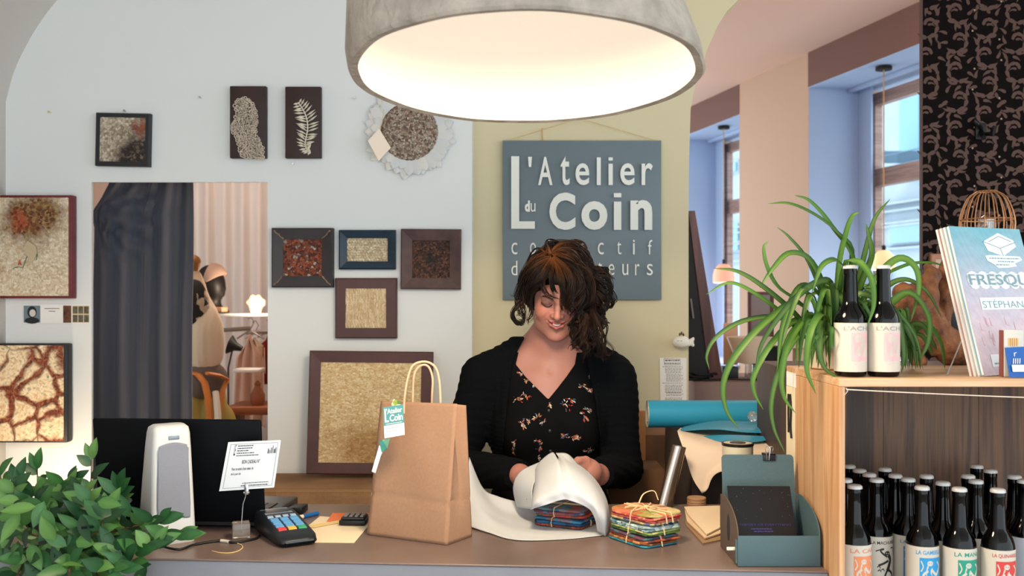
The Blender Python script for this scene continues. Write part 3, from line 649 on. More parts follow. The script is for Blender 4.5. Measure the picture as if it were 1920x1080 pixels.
# ================= IMPLICIT SURFACES =================
def surfnet(fn, ax, ay, az, margin=1.6):
    ax, ay, az = [np.asarray(a, dtype=float) for a in (ax, ay, az)]
    nx, ny, nz = len(ax), len(ay), len(az); B = 8
    val = np.ones((nx, ny, nz), np.float32)
    bl = []
    for i in range(0, nx, B):
        for j in range(0, ny, B):
            for k in range(0, nz, B): bl.append((i, min(i+B, nx), j, min(j+B, ny), k, min(k+B, nz)))
    cen = np.array([((ax[a]+ax[b_-1])/2, (ay[c]+ay[d-1])/2, (az[e]+az[f-1])/2) for a, b_, c, d, e, f in bl])
    rad = np.array([math.sqrt((ax[min(b_,nx-1)]-ax[a])**2+(ay[min(d,ny-1)]-ay[c])**2+(az[min(f,nz-1)]-az[e])**2)/2 for a, b_, c, d, e, f in bl])
    cv = fn(cen)
    act = np.abs(cv) < rad*margin+.008
    pts = []; sl = []
    for q, (a, b_, c, d, e, f) in enumerate(bl):
        if act[q]:
            X, Y, Z = np.meshgrid(ax[a:b_], ay[c:d], az[e:f], indexing='ij'); pts.append(np.stack([X.ravel(), Y.ravel(), Z.ravel()], 1)); sl.append((a, b_, c, d, e, f))
        else: val[a:b_, c:d, e:f] = 1 if cv[q] > 0 else -1
    allp = np.concatenate(pts); fv = np.concatenate([fn(allp[i:i+200000]) for i in range(0, len(allp), 200000)])
    o = 0
    for (a, b_, c, d, e, f), p in zip(sl, pts):
        n = len(p); val[a:b_, c:d, e:f] = fv[o:o+n].reshape(b_-a, d-c, f-e); o += n
    val[0] = 1; val[-1] = 1; val[:, 0] = 1; val[:, -1] = 1; val[:, :, 0] = 1; val[:, :, -1] = 1
    S_ = (val < 0).astype(np.int8)
    cnt = sum(S_[i:nx-1+i, j:ny-1+j, k:nz-1+k] for i in (0,1) for j in (0,1) for k in (0,1))
    I, J, K = np.nonzero((cnt > 0) & (cnt < 8)); n = len(I)
    acc = np.zeros((n, 3)); num = np.zeros(n)
    for axis in range(3):
        for u in (0, 1):
            for v in (0, 1):
                o0 = [0,0,0]; oth = [q for q in range(3) if q != axis]; o0[oth[0]] = u; o0[oth[1]] = v; o1 = list(o0); o1[axis] = 1
                i0, j0, k0 = I+o0[0], J+o0[1], K+o0[2]; i1, j1, k1 = I+o1[0], J+o1[1], K+o1[2]
                a = val[i0, j0, k0].astype(float); b_ = val[i1, j1, k1].astype(float); m = (a < 0) != (b_ < 0)
                t = np.where(m, a/np.where(m, a-b_, 1), 0)
                p0 = np.stack([ax[i0], ay[j0], az[k0]], 1); p1 = np.stack([ax[i1], ay[j1], az[k1]], 1)
                acc += np.where(m[:, None], p0+(p1-p0)*t[:, None], 0); num += m
    V = acc/num[:, None]
    idx = -np.ones((nx, ny, nz), np.int32); idx[I, J, K] = np.arange(n)
    faces = []
    for axis in range(3):
        sh = [nx, ny, nz]; a = S_; 
        s0 = [slice(1, None)]*3; s1 = [slice(1, None)]*3; s0[axis] = slice(0, -1); s1[axis] = slice(1, None)
        A = a[tuple(s0)]; Bm = a[tuple(s1)]
        i, j, k = np.nonzero(A != Bm); flip = A[i, j, k] > Bm[i, j, k]
        base = [i+1, j+1, k+1]; base[axis] = base[axis]-1
        u, v = [(1,2),(2,0),(0,1)][axis]
        def at(du, dv):
            q = [base[0].copy(), base[1].copy(), base[2].copy()]; q[u] -= du; q[v] -= dv; return idx[q[0], q[1], q[2]]
        f = np.stack([at(0,0), at(1,0), at(1,1), at(0,1)], 1); f[~flip] = f[~flip][:, ::-1]; faces.append(f)
    Fc = np.concatenate(faces); Fc = Fc[(Fc >= 0).all(1)]
    return V, Fc
def smin(a, b, k):
    h = np.clip(.5+.5*(b-a)/k, 0, 1); return b+(a-b)*h-k*h*(1-h)
def smax(a, b, k): return -smin(-a, -b, k)
def sph(p, c, r): return np.linalg.norm(p-np.asarray(c), axis=1)-r
def ell(p, c, r, Rm=None):
    q = p-np.asarray(c); 
    if Rm is not None: q = q @ Rm
    r = np.asarray(r); k0 = np.linalg.norm(q/r, axis=1); k1 = np.linalg.norm(q/(r*r), axis=1)
    return k0*(k0-1)/np.maximum(k1, 1e-6)
def cap(p, a, b, r0, r1=None):
    a = np.asarray(a, float); b = np.asarray(b, float); r1 = r0 if r1 is None else r1
    d = b-a; t = np.clip(((p-a) @ d)/max(d @ d, 1e-12), 0, 1); return np.linalg.norm(p-a-t[:, None]*d, axis=1)-(r0+(r1-r0)*t)
def chain(p, pts, rs, k=.01):
    o = None
    for i in range(len(pts)-1):
        c = cap(p, pts[i], pts[i+1], rs[i], rs[i+1]); o = c if o is None else smin(o, c, k)
    return o
def nv(v): return np.array([v[0], v[1], v[2]], float)
def surf_obj(name, fn, ax, ay, az, mats, parent=None, colf=None, matf=None):
    V, Fc = surfnet(fn, ax, ay, az)
    if parent is not None:
        im = np.array(wm(parent).inverted()); Vl = V @ im[:3,:3].T+im[:3,3]
    else: Vl = V
    me = bpy.data.meshes.new(name); me.from_pydata(Vl.tolist(), [], Fc.tolist())
    for m in (mats if isinstance(mats, (list, tuple)) else [mats]): me.materials.append(m)
    if colf is not None:
        a = me.color_attributes.new('Col', 'FLOAT_COLOR', 'POINT'); c = np.ones((len(V), 4), np.float32); c[:, :3] = colf(V); a.data.foreach_set('color', c.ravel())
    me.polygons.foreach_set('use_smooth', [True]*len(me.polygons)); me.update()
    o = bpy.data.objects.new(name, me); COL.objects.link(o)
    if parent is not None: o.parent = parent
    return o, V, Fc
def rng(a, b, h): return np.arange(a, b+h, h)
# ================= FITTING ROOM =================
cur = MB(); CD = 3.36
Lb = [(300,222),(330,210),(345,204),(358,197),(372,190),(385,181),(397,173),(403,172),(410,173),(425,177),(450,177),(500,176),(600,174),(700,172),(850,172)]
def lbx(y):
    for (a, xa), (c, xc) in zip(Lb, Lb[1:]):
        if a <= y <= c: return xa+(xc-xa)*(y-a)/(c-a)
    return Lb[-1][1]
def cfn(u, v):
    y = 300+(990-300)*v; xl = lbx(min(y, 850)); xr = 361.5+1.5*math.sin(v*9)-6*max(0, v-.55)
    g = max(0, 1-abs(y-402)/120); x = xl+(xr-xl)*u
    amp = .030*(.35+.65*min(1, abs(y-402)/160+u)); 
    fold = math.sin(u*30+.6*math.sin(v*3))*(.4+.6*u)+.6*math.sin(u*13-v*2+1)*(1 if u > .5 else .6)
    rad = math.sin(18*math.atan2(y-402, max(4, x-172)))*g*.034*min(1, u*5)*(u < .6) if x < 320 else 0
    return P(x, y, CD+.03+amp*fold+rad)
cur.grid(cfn, 130, 60)
mcur, nt, bs = new_mat('curtain_velvet'); bs.inputs['Base Color'].default_value = lin((74,76,86)); bs.inputs['Roughness'].default_value = .95; bs.inputs['Sheen Weight'].default_value = .35; bs.inputs['Specular IOR Level'].default_value = .1
o = cur.build('curtain', mcur, None, ang=180, solid=.002, origin=P(265, 850, CD+.03)); tag(o, 'long slate grey velvet curtain drawn to the left edge of the tall opening', 'curtain')
o = MB(); o.tube([P(150, 326, CD+.03), P(505, 326, CD+.03)], .008, 10); tag(o.build('curtain_rod', STEEL, None, origin=P(327,326,CD+.03)), 'thin metal rod carrying the grey curtain, above the opening', 'curtain rod')
o = MB(); 
o.grid(lambda u, v: P(330+(540-330)*u, 250+700*v, 5.6+.03*math.sin(u*40)+.015*math.sin(u*17)), 110, 4)
tag(o.build('curtain', M('sheer_rose', (228,224,222), .9, sheen=.3), None, ang=180, solid=.002, origin=P(430,900,5.6)), 'pale rosy sheer curtain on the far wall of the fitting room', 'curtain')
# dressed tailor's dummy
MD = 4.3
dm = thing('dress_form', "dressed tailor's dummy in cream shawl, grey knit belt and yellow skirt beside the grey curtain", 'mannequin', (PX(368,MD), MD, 0))
def Q(x, y, d=MD): return nv(P(x, y, d))
def body_f(p):
    f = chain(p, [Q(362,520), Q(360,545), Q(362,600), Q(366,660), Q(362,720)], [.035,.05,.10,.090,.12], .05); return f
xs = rng(PX(300,MD), PX(440,MD), .008); ys = rng(MD-.25, MD+.25, .008)
surf_obj('torso', body_f, xs, ys, rng(PZ(740,MD), PZ(500,MD), .008), M('shawl_cream', (214,196,172), .9, bump=(40,.5)), dm)
surf_obj('neck_cap', lambda p: smin(cap(p, Q(362,492), Q(363,524), .034, .014), cap(p, Q(362,524), Q(374,548), .028, .026), .01), xs, ys, rng(PZ(570,MD), PZ(470,MD), .005), M('dummy_wood', (150,100,50), .5), dm)
surf_obj('printed_sleeve', lambda p: ell(p, Q(364,580,MD-.09), (.062,.06,.13)), xs, ys, rng(PZ(650,MD), PZ(520,MD), .006), chips('leafy_print', [(0,(24,22,24)),(.55,(30,28,30)),(.6,(200,186,166)),(1,(214,200,180))], 40, bump=.1), dm)
surf_obj('shawl', lambda p: smin(ell(p, Q(384,642,MD-.06), (.078,.10,.16))+.002*np.sin(p[:,0]*260), cap(p, Q(383,600,MD-.05), Q(366,556,MD-.04), .05, .026), .04), xs, ys, rng(PZ(715,MD), PZ(520,MD), .006), M('shawl_cream2', (222,208,184), .95, bump=(90,.6)), dm)
surf_obj('knit_belt', lambda p: ell(p, Q(382,712,MD-.06), (.10,.11,.085))+.002*np.sin(p[:,2]*420)*np.sin(p[:,0]*400), xs, ys, rng(PZ(755,MD), PZ(670,MD), .005), M('grey_knit', (110,98,92), .95, bump=(160,.6)), dm)
surf_obj('skirt', lambda p: cap(p, Q(372,730), Q(374,900), .11, .22)+.008*np.sin(p[:,0]*90), xs, rng(MD-.35,MD+.35,.01), rng(PZ(930,MD), PZ(700,MD), .01), M('mustard_skirt', (176,156,86), .9), dm)
b = MB(); b.tube([P(x,y,d_) for x, y, d_ in ((356,696,MD-.12),(372,703,MD-.19),(384,718,MD-.2),(390,745,MD-.23),(394,795,MD-.26))], .016, 8, flat=.4); b.tube([P(x,y,d_) for x, y, d_ in ((388,700,MD-.2),(412,704,MD-.16),(426,712,MD-.12),(418,730,MD-.16),(408,790,MD-.2))], .018, 8, flat=.4); b.build('orange_ribbon', M('ribbon_orange', (206,126,56), .6), dm, world=True)
b = MB(); b.tube([P(x,y,d_) for x, y, d_ in ((404,735,MD-.2),(408,770,MD-.24),(412,850,MD-.28))], .014, 8); b.build('scarf_end', M('scarf_white', (230,222,206), .9, bump=(60,.8)), dm, world=True)
b = MB(); b.tube([(0,0,0),(0,0,.9)], .02, 10); b.lathe([(.18,0),(.18,.02),(.03,.05)], 24); b.build('stand', DARK, dm)
# black display head with beige cap on the glass shelf
HD = 4.75
sb = thing('display_shelf', 'pale shelf in the fitting room holding the black display head', 'shelf', (PX(452,HD), HD, PZ(592,HD)))
b = MB(); b.rbox((PX(402,HD), HD-.12, PZ(593,HD)), (PX(520,HD), HD+.16, PZ(588,HD)), .003); b.build('board', WHITE, sb, world=True)
b = MB(); b.tube([P(404,620,HD-.02), P(470,616,HD-.02)], .01, 8); b.tube([P(404,593,HD+.1), P(404,770,HD+.1)], .012, 8); b.tube([P(506,593,HD+.1), P(506,770,HD+.1)], .012, 8); b.build('rail', STEEL, sb, world=True)
hb = thing('head_mannequin', 'black faceless display head in profile wearing a beige knit cap', 'display head', (PX(398,HD), HD-.02, PZ(588,HD)))
def h_f(p):
    f = ell(p, Q(394,525,HD-.02), (.062,.07,.072)); f = smin(f, ell(p, Q(403,540,HD-.02), (.045,.055,.06)), .03)
    f = smin(f, cap(p, Q(416,533,HD-.02), Q(419.5,541,HD-.02), .008, .010), .012); f = smin(f, sph(p, Q(415,551,HD-.02), .014), .018); f = smin(f, cap(p, Q(396,550,HD-.02), Q(397,574,HD-.02), .036, .045), .02)
    return smin(f, ell(p, Q(396,584,HD-.02), (.085,.06,.025)), .02)
xs = rng(PX(360,HD), PX(440,HD), .004); surf_obj('head', h_f, xs, rng(HD-.15, HD+.1, .004), rng(PZ(588,HD), PZ(490,HD), .004), M('display_black', (14,12,12), .5), hb)
surf_obj('cap', lambda p: np.maximum(np.maximum(ell(p, Q(400,519,HD-.02), (.063,.078,.066)), (PZ(536,HD)+(p[:,0]-PX(388,HD))*.60-p[:,2])*.85), (PX(388,HD)+(p[:,2]-PZ(536,HD))*.28-p[:,0])*.96), xs, rng(HD-.15, HD+.1, .004), rng(PZ(560,HD), PZ(490,HD), .004), M('knit_beige', (178,150,134), .95, bump=(130,.7)), hb)
b = MB(); b.rbox(tuple(P(390,596,HD-.08)), tuple(P(424,587,HD-.08)+Vector((0,.1,0))), .003); o = b.build('display_block', M('block_tan', (170,126,96), .7), None, origin=P(407,592,HD-.03)); o.location.z += .028; o.location.y -= .07; tag(o, 'small tan wooden block in front of the black display head', 'block'); 
sl = thing('shell_lamp', 'little glowing shell lamp at the right end of the pale shelf', 'lamp', (PX(480,HD), HD-.02, PZ(588,HD)))
surf_obj('shade', lambda p: smin(cap(p, Q(480,590,HD-.02), Q(480,578,HD-.02), .022, .028), ell(p, Q(480,567,HD-.02), (.042,.04,.036)), .02)+.004*np.sin(p[:,0]*200), rng(PX(455,HD),PX(505,HD),.004), rng(HD-.1,HD+.06,.004), rng(PZ(592,HD),PZ(545,HD),.004), emit('shell_glow', (255,206,160), .55), sl)
b = MB()
for (x, y) in ((478,560),(486,564),(482,568)): lump(b, P(x,y,HD-.065), (.010,.008,.010), 8)
b.build('bulb', emit('shell_bulb', (255,240,215), 9), sl, world=True)
lamp_light('lamp_glow', tuple(P(481,562,HD-.14)), 4.5, (1,.78,.58), .05, sl)
# hanging garments, lower shelf with figurine
gr = thing('clothes_rack', 'chrome clothes rack on the right side of the fitting room', 'clothes rack', (PX(480,5.1), 5.1, 0))
b = MB(); b.tube([P(462,624,5.1), P(520,621,5.1)], .012, 10); b.tube([P(520,621,5.1), (PX(520,5.1),5.1,0)], .012, 8); b.build('rail', STEEL, gr, world=True)
def garment(name, lab, x0_, x1_, y0_, y1_, d, m, m2):
    t = thing(name, lab, 'clothing', P((x0_+x1_)/2, y0_, d), 0, 'clothes on the fitting room rack'); cx = (x0_+x1_)/2; w_ = (x1_-x0_)/2/F*d; h_ = (y1_-y0_)/F*d
    def fn(u, v):
        a = (u-.5)*2; sh = min(1, v*5+.12); x = a*w_*sh*(.75+.25*v); z = -v*h_-.10*h_*abs(a)*(1-v); return Vector((x, .02*math.sin(a*9+v*2)-.03*(1-a*a)*sh, z))
    b = MB(); b.grid(fn, 40, 24); b.build('cloth', m, t, ang=180, solid=.004)
    b = MB(); b.tube([(0,.0,.02),(.02,0,.06),(.005,0,.085),(-.012,0,.075)], .003, 6); b.tube([(-w_*.8,0,-.05*h_),(0,0,.02),(w_*.8,0,-.05*h_)], .005, 6); b.build('hanger', m2, t)
    return t
garment('hanging_garment', 'blush garment with open neckline hanging from the chrome rack', 438, 500, 626, 800, 5.05, M('blush_cloth', (222,186,166), .9), STEEL)
garment('hanging_garment', 'deep red garment hanging at the far right of the chrome rack', 478, 530, 628, 720, 5.16, M('red_cloth', (160,44,44), .9), STEEL)
garment('hanging_garment', 'cream blouse hanging between the blush and the red garment', 455, 500, 632, 700, 5.11, M('cream_cloth', (236,216,180), .9), STEEL)
ls = thing('low_shelf', 'brown wooden shelf low on the right inside the fitting room', 'shelf', (PX(466,4.6), 4.7, 0))
b = MB(); b.rbox((PX(424,4.6), 4.55, PZ(776,4.6)), (PX(520,4.6), 4.85, PZ(762,4.6)), .004); b.rbox((PX(424,4.6), 4.55, 0), (PX(432,4.6), 4.85, PZ(776,4.6)), .003); b.rbox((PX(510,4.6), 4.55, 0), (PX(520,4.6), 4.85, PZ(776,4.6)), .003); b.build('board', wood('shelf_brown', [(110,60,36),(150,88,56),(170,104,66)], (2,20,20)), ls, world=True)
b = MB(); b.lathe([(.026,0),(.034,.02),(.034,.05),(.02,.075),(.012,.09),(.016,.10),(.004,.115)], 20); o = b.build('figurine', M('terracotta', (150,92,64), .5), None); o.location = (PX(483,4.65), 4.65, PZ(762,4.6)+.0005); tag(o, 'small terracotta figurine on the brown low shelf', 'figurine')
ds = thing('desk_lamp', 'white desk lamp with thin black arm in the fitting room', 'lamp', (PX(432,4.6), 4.6, PZ(762,4.6)))
b = MB(); b.tube([P(428,706,4.45), P(428,680,4.45), P(434,668,4.45), P(437,655,4.45)], .004, 6); b.lathe([(.03,0),(.03,.01),(.006,.014)], 16); b.build('arm', BLACK, ds, world=False) if False else None
b2 = MB(); b2.tube([P(428,762,4.6), P(428,690,4.6), P(432,672,4.6), P(436,655,4.6)], .004, 6); b2.build('arm', BLACK, ds, world=True)
b2 = MB(); b2.lathe([(.012,.03),(.02,.0),(.045,-.03)], 20, M=Matrix.Translation(P(442,650,4.6)) @ Matrix.Rotation(1.9,4,'Y'), cap1=False); b2.build('shade', BLACK, ds, world=True)
b2 = MB(); b2.rbox(tuple(P(436,699,4.6)), tuple(P(486,692,4.6)+Vector((0,.12,0))), .006); b2.build('tray', WHITE, ds, world=True)
fl = thing('added_ceiling_lamp', 'unseen warm lamp added on the ceiling to light the fitting room', 'lamp', (-1.35, 4.4, 2.95))  # unseen lamp, added to warm the room behind the opening
b = MB(); b.lathe([(.12,-.002),(.12,-.03),(.08,-.05),(.01,-.055)], 24); b.build('diffuser', emit('fit_diff', (255,214,180), 3), fl)
lamp_light('lamp_glow', (-1.35, 4.4, 2.8), 20, (1,.86,.76), .12, fl)
# unseen low uplight, assumed from the glow on the wall at the lower left
up = thing('assumed_uplight', 'small unseen warm uplight assumed behind the leafy plant at the foot of the white wall', 'lamp', (-1.40, 2.98, .74))
b = MB(); b.lathe([(.05,0),(.05,.01),(.015,.02),(.015,.05),(.035,.06),(.04,.11),(.036,.11),(.03,.07)], 24, cap1=True); b.build('housing', BLACK, up)
b = MB(); b.lathe([(.001,.112),(.034,.112),(.034,.108)], 24, cap1=False); b.build('lens', emit('uplens', (255,225,180), 10), up)
lamp_light('lamp_glow', (-1.40, 2.98, .90), 3.2, (1,.80,.58), .04, up)
b = MB(); b.rbox((-1.60,2.8,0),(-1.2,3.15,.74), .004); tag(b.build('added_stool', DARK, None, origin=(-1.4,2.97,0)) , 'unseen low dark stand added under the assumed uplight', 'stand')  # unseen stand, added only to carry the assumed uplight
# ================= COUNTER =================
CZ = 1.0
def CT(px, py, h=0.0): d = (CAMZ-CZ-h)*F/(py-HZ); return Vector((PX(px, d), d, CZ+h))
fy = lambda x: 1.909-.073*(x+.675)
ct = thing('counter', 'long shop counter with brown-grey polished top and pale grey front', 'counter', (-.4, 2.15, 0))
def slab(b, xa, xb, back, z0, z1, off=0): 
    v = [(xa,fy(xa)+off,z0),(xb,fy(xb)+off,z0),(xb,back,z0),(xa,back,z0)]; b.add(v+[(x,y,z1) for x, y, z in v], [(0,3,2,1),(4,5,6,7),(0,1,5,4),(1,2,6,5),(2,3,7,6),(3,0,4,7)])
topm, nt, bs = new_mat('counter_top'); v = coords(nt)
n1 = nd(nt, 'ShaderNodeTexNoise', Vector=v, Scale=4.0, Detail=6.0); c = ramp(nt, n1.outputs[0], [(.35,(102,86,80)),(.55,(118,99,91)),(.7,(134,116,106))])
nt.links.new(c, bs.inputs['Base Color']); bs.inputs['Roughness'].default_value = .34; bs.inputs['Specular IOR Level'].default_value = .5
b = MB(); slab(b, -1.62, .577, 2.41, CZ-.004, CZ); b.build('worktop', topm, ct, world=True, bevel=.0015)
b = MB(); slab(b, -1.62, .577, 2.41, 0, CZ-.0045, .0015); b.build('body', M('counter_front', (128,130,138), .6, noise=(5,.12)), ct, world=True)
b = MB(); x_ = PX(1383,1.835); xe = PX(1550,1.835); b.add([(x_,fy(x_)-.0012,CZ-.016),(xe,fy(xe)-.0012,CZ-.018),(xe,fy(xe)-.0012,CZ-.20),(x_,fy(x_)-.0012,CZ-.20)], [(0,3,2,1)]); o = b.build('flyer', M('flyer_ice', (206,226,232), .6), None, origin=(x_, fy(x_)-.0012, CZ-.2), solid=.0006); tag(o, 'pale ice blue flyer taped to the front of the counter under the brochure holder', 'flyer')
# burlap bench behind
bl, nt, bs = new_mat('burlap'); v = coords(nt)
wv1 = nd(nt, 'ShaderNodeTexWave', {'bands_direction': 'X'}, Vector=v, Scale=95.0, Distortion=2.0); wv2 = nd(nt, 'ShaderNodeTexWave', {'bands_direction': 'Z'}, Vector=v, Scale=95.0, Distortion=2.0); wv3 = nd(nt, 'ShaderNodeTexWave', {'bands_direction': 'Y'}, Vector=v, Scale=95.0, Distortion=2.0)
ad = nd(nt, 'ShaderNodeMath', {'operation': 'ADD'}, i0=wv1.outputs[0], i1=wv2.outputs[0]); ad = nd(nt, 'ShaderNodeMath', {'operation': 'ADD'}, i0=ad.outputs[0], i1=wv3.outputs[0])
n1 = nd(nt, 'ShaderNodeTexNoise', Vector=v, Scale=6.0); a2 = nd(nt, 'ShaderNodeMath', {'operation': 'MULTIPLY_ADD'}, i0=ad.outputs[0], i1=.2, i2=n1.outputs[0])
nt.links.new(ramp(nt, a2.outputs[0], [(.4,(108,76,52)),(.75,(150,112,78)),(1,(176,136,98))]), bs.inputs['Base Color']); bs.inputs['Roughness'].default_value = .95
bp = nd(nt, 'ShaderNodeBump', Height=ad.outputs[0], Strength=.5, Distance=.002); nt.links.new(bp.outputs[0], bs.inputs['Normal'])
b = MB(); bt = PZ(888, 3.16)-.002; b.rbox((-.82, 2.90, 0), (PX(884,DW)+.0, 3.19, bt), .012, seg=3); tag(b.build('bench', bl, None, origin=(-.5,3.05,0)), 'burlap covered bench along the white wall behind the counter', 'bench')
# ---------------- laptop ----------------
LM = (-.716, 2.158, CZ); lp = thing('laptop', 'open black laptop seen from behind on the left of the counter', 'laptop', LM, math.radians(-5))
lw = .186
b = MB(); b.rbox((-lw, .004, .006), (lw, .235, .026), .004); b.build('base', M('laptop_base', (60,58,60), .35, metal=.3), lp)
LT = Matrix.Translation((0,.0,.016)) @ Matrix.Rotation(math.radians(7), 4, 'X')
b = MB(); b.rbox((-lw, -.004, .0), (lw, .006, .226), .004, M=LT, seg=3); b.build('lid', M('laptop_lid', (6,8,12), .5, spec=.12), lp)
b = MB(); b.box((-lw+.012, .0062, .016), (lw-.012, .0068, .214), M=LT); b.build('screen', M('lcd', (6,6,8), .15), lp)
b = MB(); b.box((-lw+.02,.05,.0262),(lw-.02,.15,.0268)); b.build('keyboard', BLACK, lp)
b = MB()
for r_ in range(5):
    for c_ in range(15): b.box((-lw+.024+c_*.0220, .054+r_*.019, .0268), (-lw+.024+c_*.0220+.019, .054+r_*.019+.016, .0285))
kb = b.build('keys', M('keys', (24,24,26), .5), [o for o in bpy.data.objects if o.parent == lp and o.name.startswith('keyboard')][0])
b = MB(); b.box((-.05,.165,.0261),(.05,.222,.0266)); b.build('touchpad', M('pad', (120,118,116), .4), lp)
b = MB(); 
for sx in (-1,1):
    for yy in (.02,.215): b.lathe([(.008,0),(.008,.006)], 12, M=Matrix.Translation((sx*(lw-.02), yy, 0)))
b.build('rubber_feet', BLACK, lp)
b = MB(); b.rbox((lw-.004,.15,-.0005+.001),(lw+.035,.20,.017), .003); b.rbox((lw-.004,.10,.001),(lw+.02,.13,.014), .003); b.build('plug', BLACK, lp)
# ---------------- loudspeaker ----------------
sp = thing('desktop_speaker', 'tall cream plastic desktop speaker with grey grille in front of the laptop', 'speaker', (CT(312,1018).x-.006, 2.055, CZ), math.radians(36))
def sec(b, z, hw, yf, yb, r=.012, n=5, bow=.0):
    pts = []
    for (cx, cy, a0) in ((hw-r, yf+r, -90), (hw-r, yb-r, 0), (-hw+r, yb-r, 90), (-hw+r, yf+r, 180)):
        for i in range(n): a = math.radians(a0+90*i/(n-1)); pts.append((cx+r*math.cos(a), cy+r*math.sin(a)-bow*(1-(cx/hw)**2), z))
    return pts
secs = [(0,.044,-.042,.055),(.010,.046,-.044,.056),(.04,.0455,-.041,.053),(.12,.043,-.036,.042),(.19,.040,-.034,.033),(.222,.038,-.033,.028),(.234,.036,-.030,.024),(.2395,.030,-.022,.016),(.240,.015,-.01,.006)]
b = MB(); vs = []
for (z, hw, yf, yb) in secs: vs += sec(b, z, hw, yf, yb, min(.012, hw*.4))
n = 20; k = len(secs); b.add(vs, [(i*n+j, i*n+(j+1)%n, (i+1)*n+(j+1)%n, (i+1)*n+j) for i in range(k-1) for j in range(n)]+[list(range(n))[::-1], [(k-1)*n+j for j in range(n)]]); b.build('cabinet', M('speaker_cream', (196,197,194), .45, spec=.4), sp, ang=60)
def spf(z):  # front y at height z
    for (z0, _, y0, _), (z1, _, y1, _) in zip(secs, secs[1:]):
        if z0 <= z <= z1: return y0+(y1-y0)*(z-z0)/(z1-z0)
gp = []
for i in range(13): u = i/12; gp.append((-.033+.066*u, .050+.010*math.sin(math.pi*(u-.0))**3-.004*(1-abs(2*u-1))))
gp += [(.034,.08),(.0325,.13),(.031,.17),(.030,.19)]
for i in range(9): u = i/8; gp.append((.028-.056*u, .199+.006*math.sin(math.pi*u)))
gp += [(-.030,.19),(-.031,.17),(-.0325,.13),(-.034,.08)]
cz = .125; b = MB(); vs = [(x, spf(z)-.0012, z) for x, z in gp]; ins = [(x*.93, spf(cz+(z-cz)*.96)-.0035, cz+(z-cz)*.96) for x, z in gp]; n = len(gp)
b.add(vs+ins, [(i, (i+1)%n, n+(i+1)%n, n+i) for i in range(n)])
rows = 16
b.grid(lambda u, v: Vector(((-.0305+.061*u)*(1-.0*v), spf(.060+.133*v)-.0036, .060+.133*v+(.0045*math.sin(math.pi*u) if v == 1 else 0))), 8, rows)
b.add(ins, [list(range(n))])
b.build('grille', M('grille_grey', (128,131,140), .8, bump=(900,.6)), sp, ang=180)
b = MB(); b.rbox((-.009, spf(.214)-.002, .2105), (.013, spf(.214)+.002, .2185), .001); b.build('nameplate', M('nameplate', (120,130,140), .3, metal=.4), sp)
# ---------------- card on clip holder ----------------
hd = thing('card_holder', 'clear acrylic cube with a thin metal rod and clip', 'card holder', CT(452, 1008)); c0 = hd.location
acr, nt, bs = new_mat('acrylic'); bs.inputs['Base Color'].default_value = lin((236,226,214)); bs.inputs['Transmission Weight'].default_value = .9; bs.inputs['Roughness'].default_value = .04; bs.inputs['IOR'].default_value = 1.45
b = MB(); b.rbox((-.018,-.016,.0005), (.018,.02,.032), .003, M=Matrix.Rotation(.3,4,'Z')); b.build('base', acr, hd)
b = MB(); b.tube([(0,0,.012),(.001,0,.03),(.004,.0,.07),(.009,0,.085),(.012,0,.098)], .0013, 8); b.build('rod', STEEL, hd)
b = MB(); b.rbox((.008,-.004,.090),(.016,-.002,.112), .0008); b.rbox((.008,.0003,.090),(.016,.0018,.112), .0008); b.tube([(.006,-.001,.094),(.018,-.001,.094)], .003, 8); b.build('clip', STEEL, hd)
dc = c0.y-.0012; cdn = thing('gift_voucher', 'white gift voucher card held up by the clip before the black laptop', 'card', P(469, 873, dc)); c1 = cdn.location
def cpt(u, v, off=.0):
    A = P(428,829,dc-off); B = P(527,825,dc-off); C = P(514,914,dc-off); D = P(411,921,dc-off); return (A*(1-u)+B*u)*(1-v)+(D*(1-u)+C*u)*v-c1
b = MB(); b.grid(lambda u, v: cpt(u, v)+Vector((0,.003*math.sin(u*3),0)) if False else cpt(u, v), 2, 2); b.build('card', M('voucher_white', (208,213,218), .6), cdn, smooth=False, solid=.0006)
b = MB(); cf = lambda u, v: cpt(u, v, .0009)
def ctxt(s, u0, u1, v0, v1, off=.0): text(b, s, u0, u1, v1, v0, cf, off)
def cln(b, f, u0, u1, v, th=.018, seed=0):
    rr = random.Random(seed); u = u0
    while u < u1:
        L = rr.uniform(.015,.05); e = min(u+L, u1); b.add([f(u,v+th), f(e,v+th), f(e,v), f(u,v)], [(0,1,2,3)]); u = e+.008
ctxt('BON CADEAU N°', .33, .66, .38, .46, .01); ctxt('Pour un achat d\'une valeur de', .16, .56, .53, .59, .01); ctxt('de la part de', .16, .34, .64, .70, .01)
for i, e in enumerate((.5,.48,.42,.53,.62)): cln(b, cf, .2, e, .08+.05*i, .018, i)
ctxt('LE', .14,.17,.06,.28,.01); cln(b, cf, .40, .88, .86, .014, 8); cln(b, cf, .38, .88, .91, .018, 9)
for i, (h_, w_) in enumerate(((.10,.018),(.07,.012),(.12,.014),(.16,.012),(.09,.02),(.12,.014))): b.add([cf(.78+i*.028,.27), cf(.78+i*.028+w_,.27), cf(.78+i*.028+w_,.27-h_), cf(.78+i*.028,.27-h_)], [(0,1,2,3)])
for (a, c) in (((.06,.05),(.95,.05)),((.95,.05),(.95,.95)),((.95,.95),(.06,.95)),((.06,.95),(.06,.05))): b.tube([cf(*a), cf(*c)], .00022, 4)
b.build('print', INK, cdn, smooth=False)
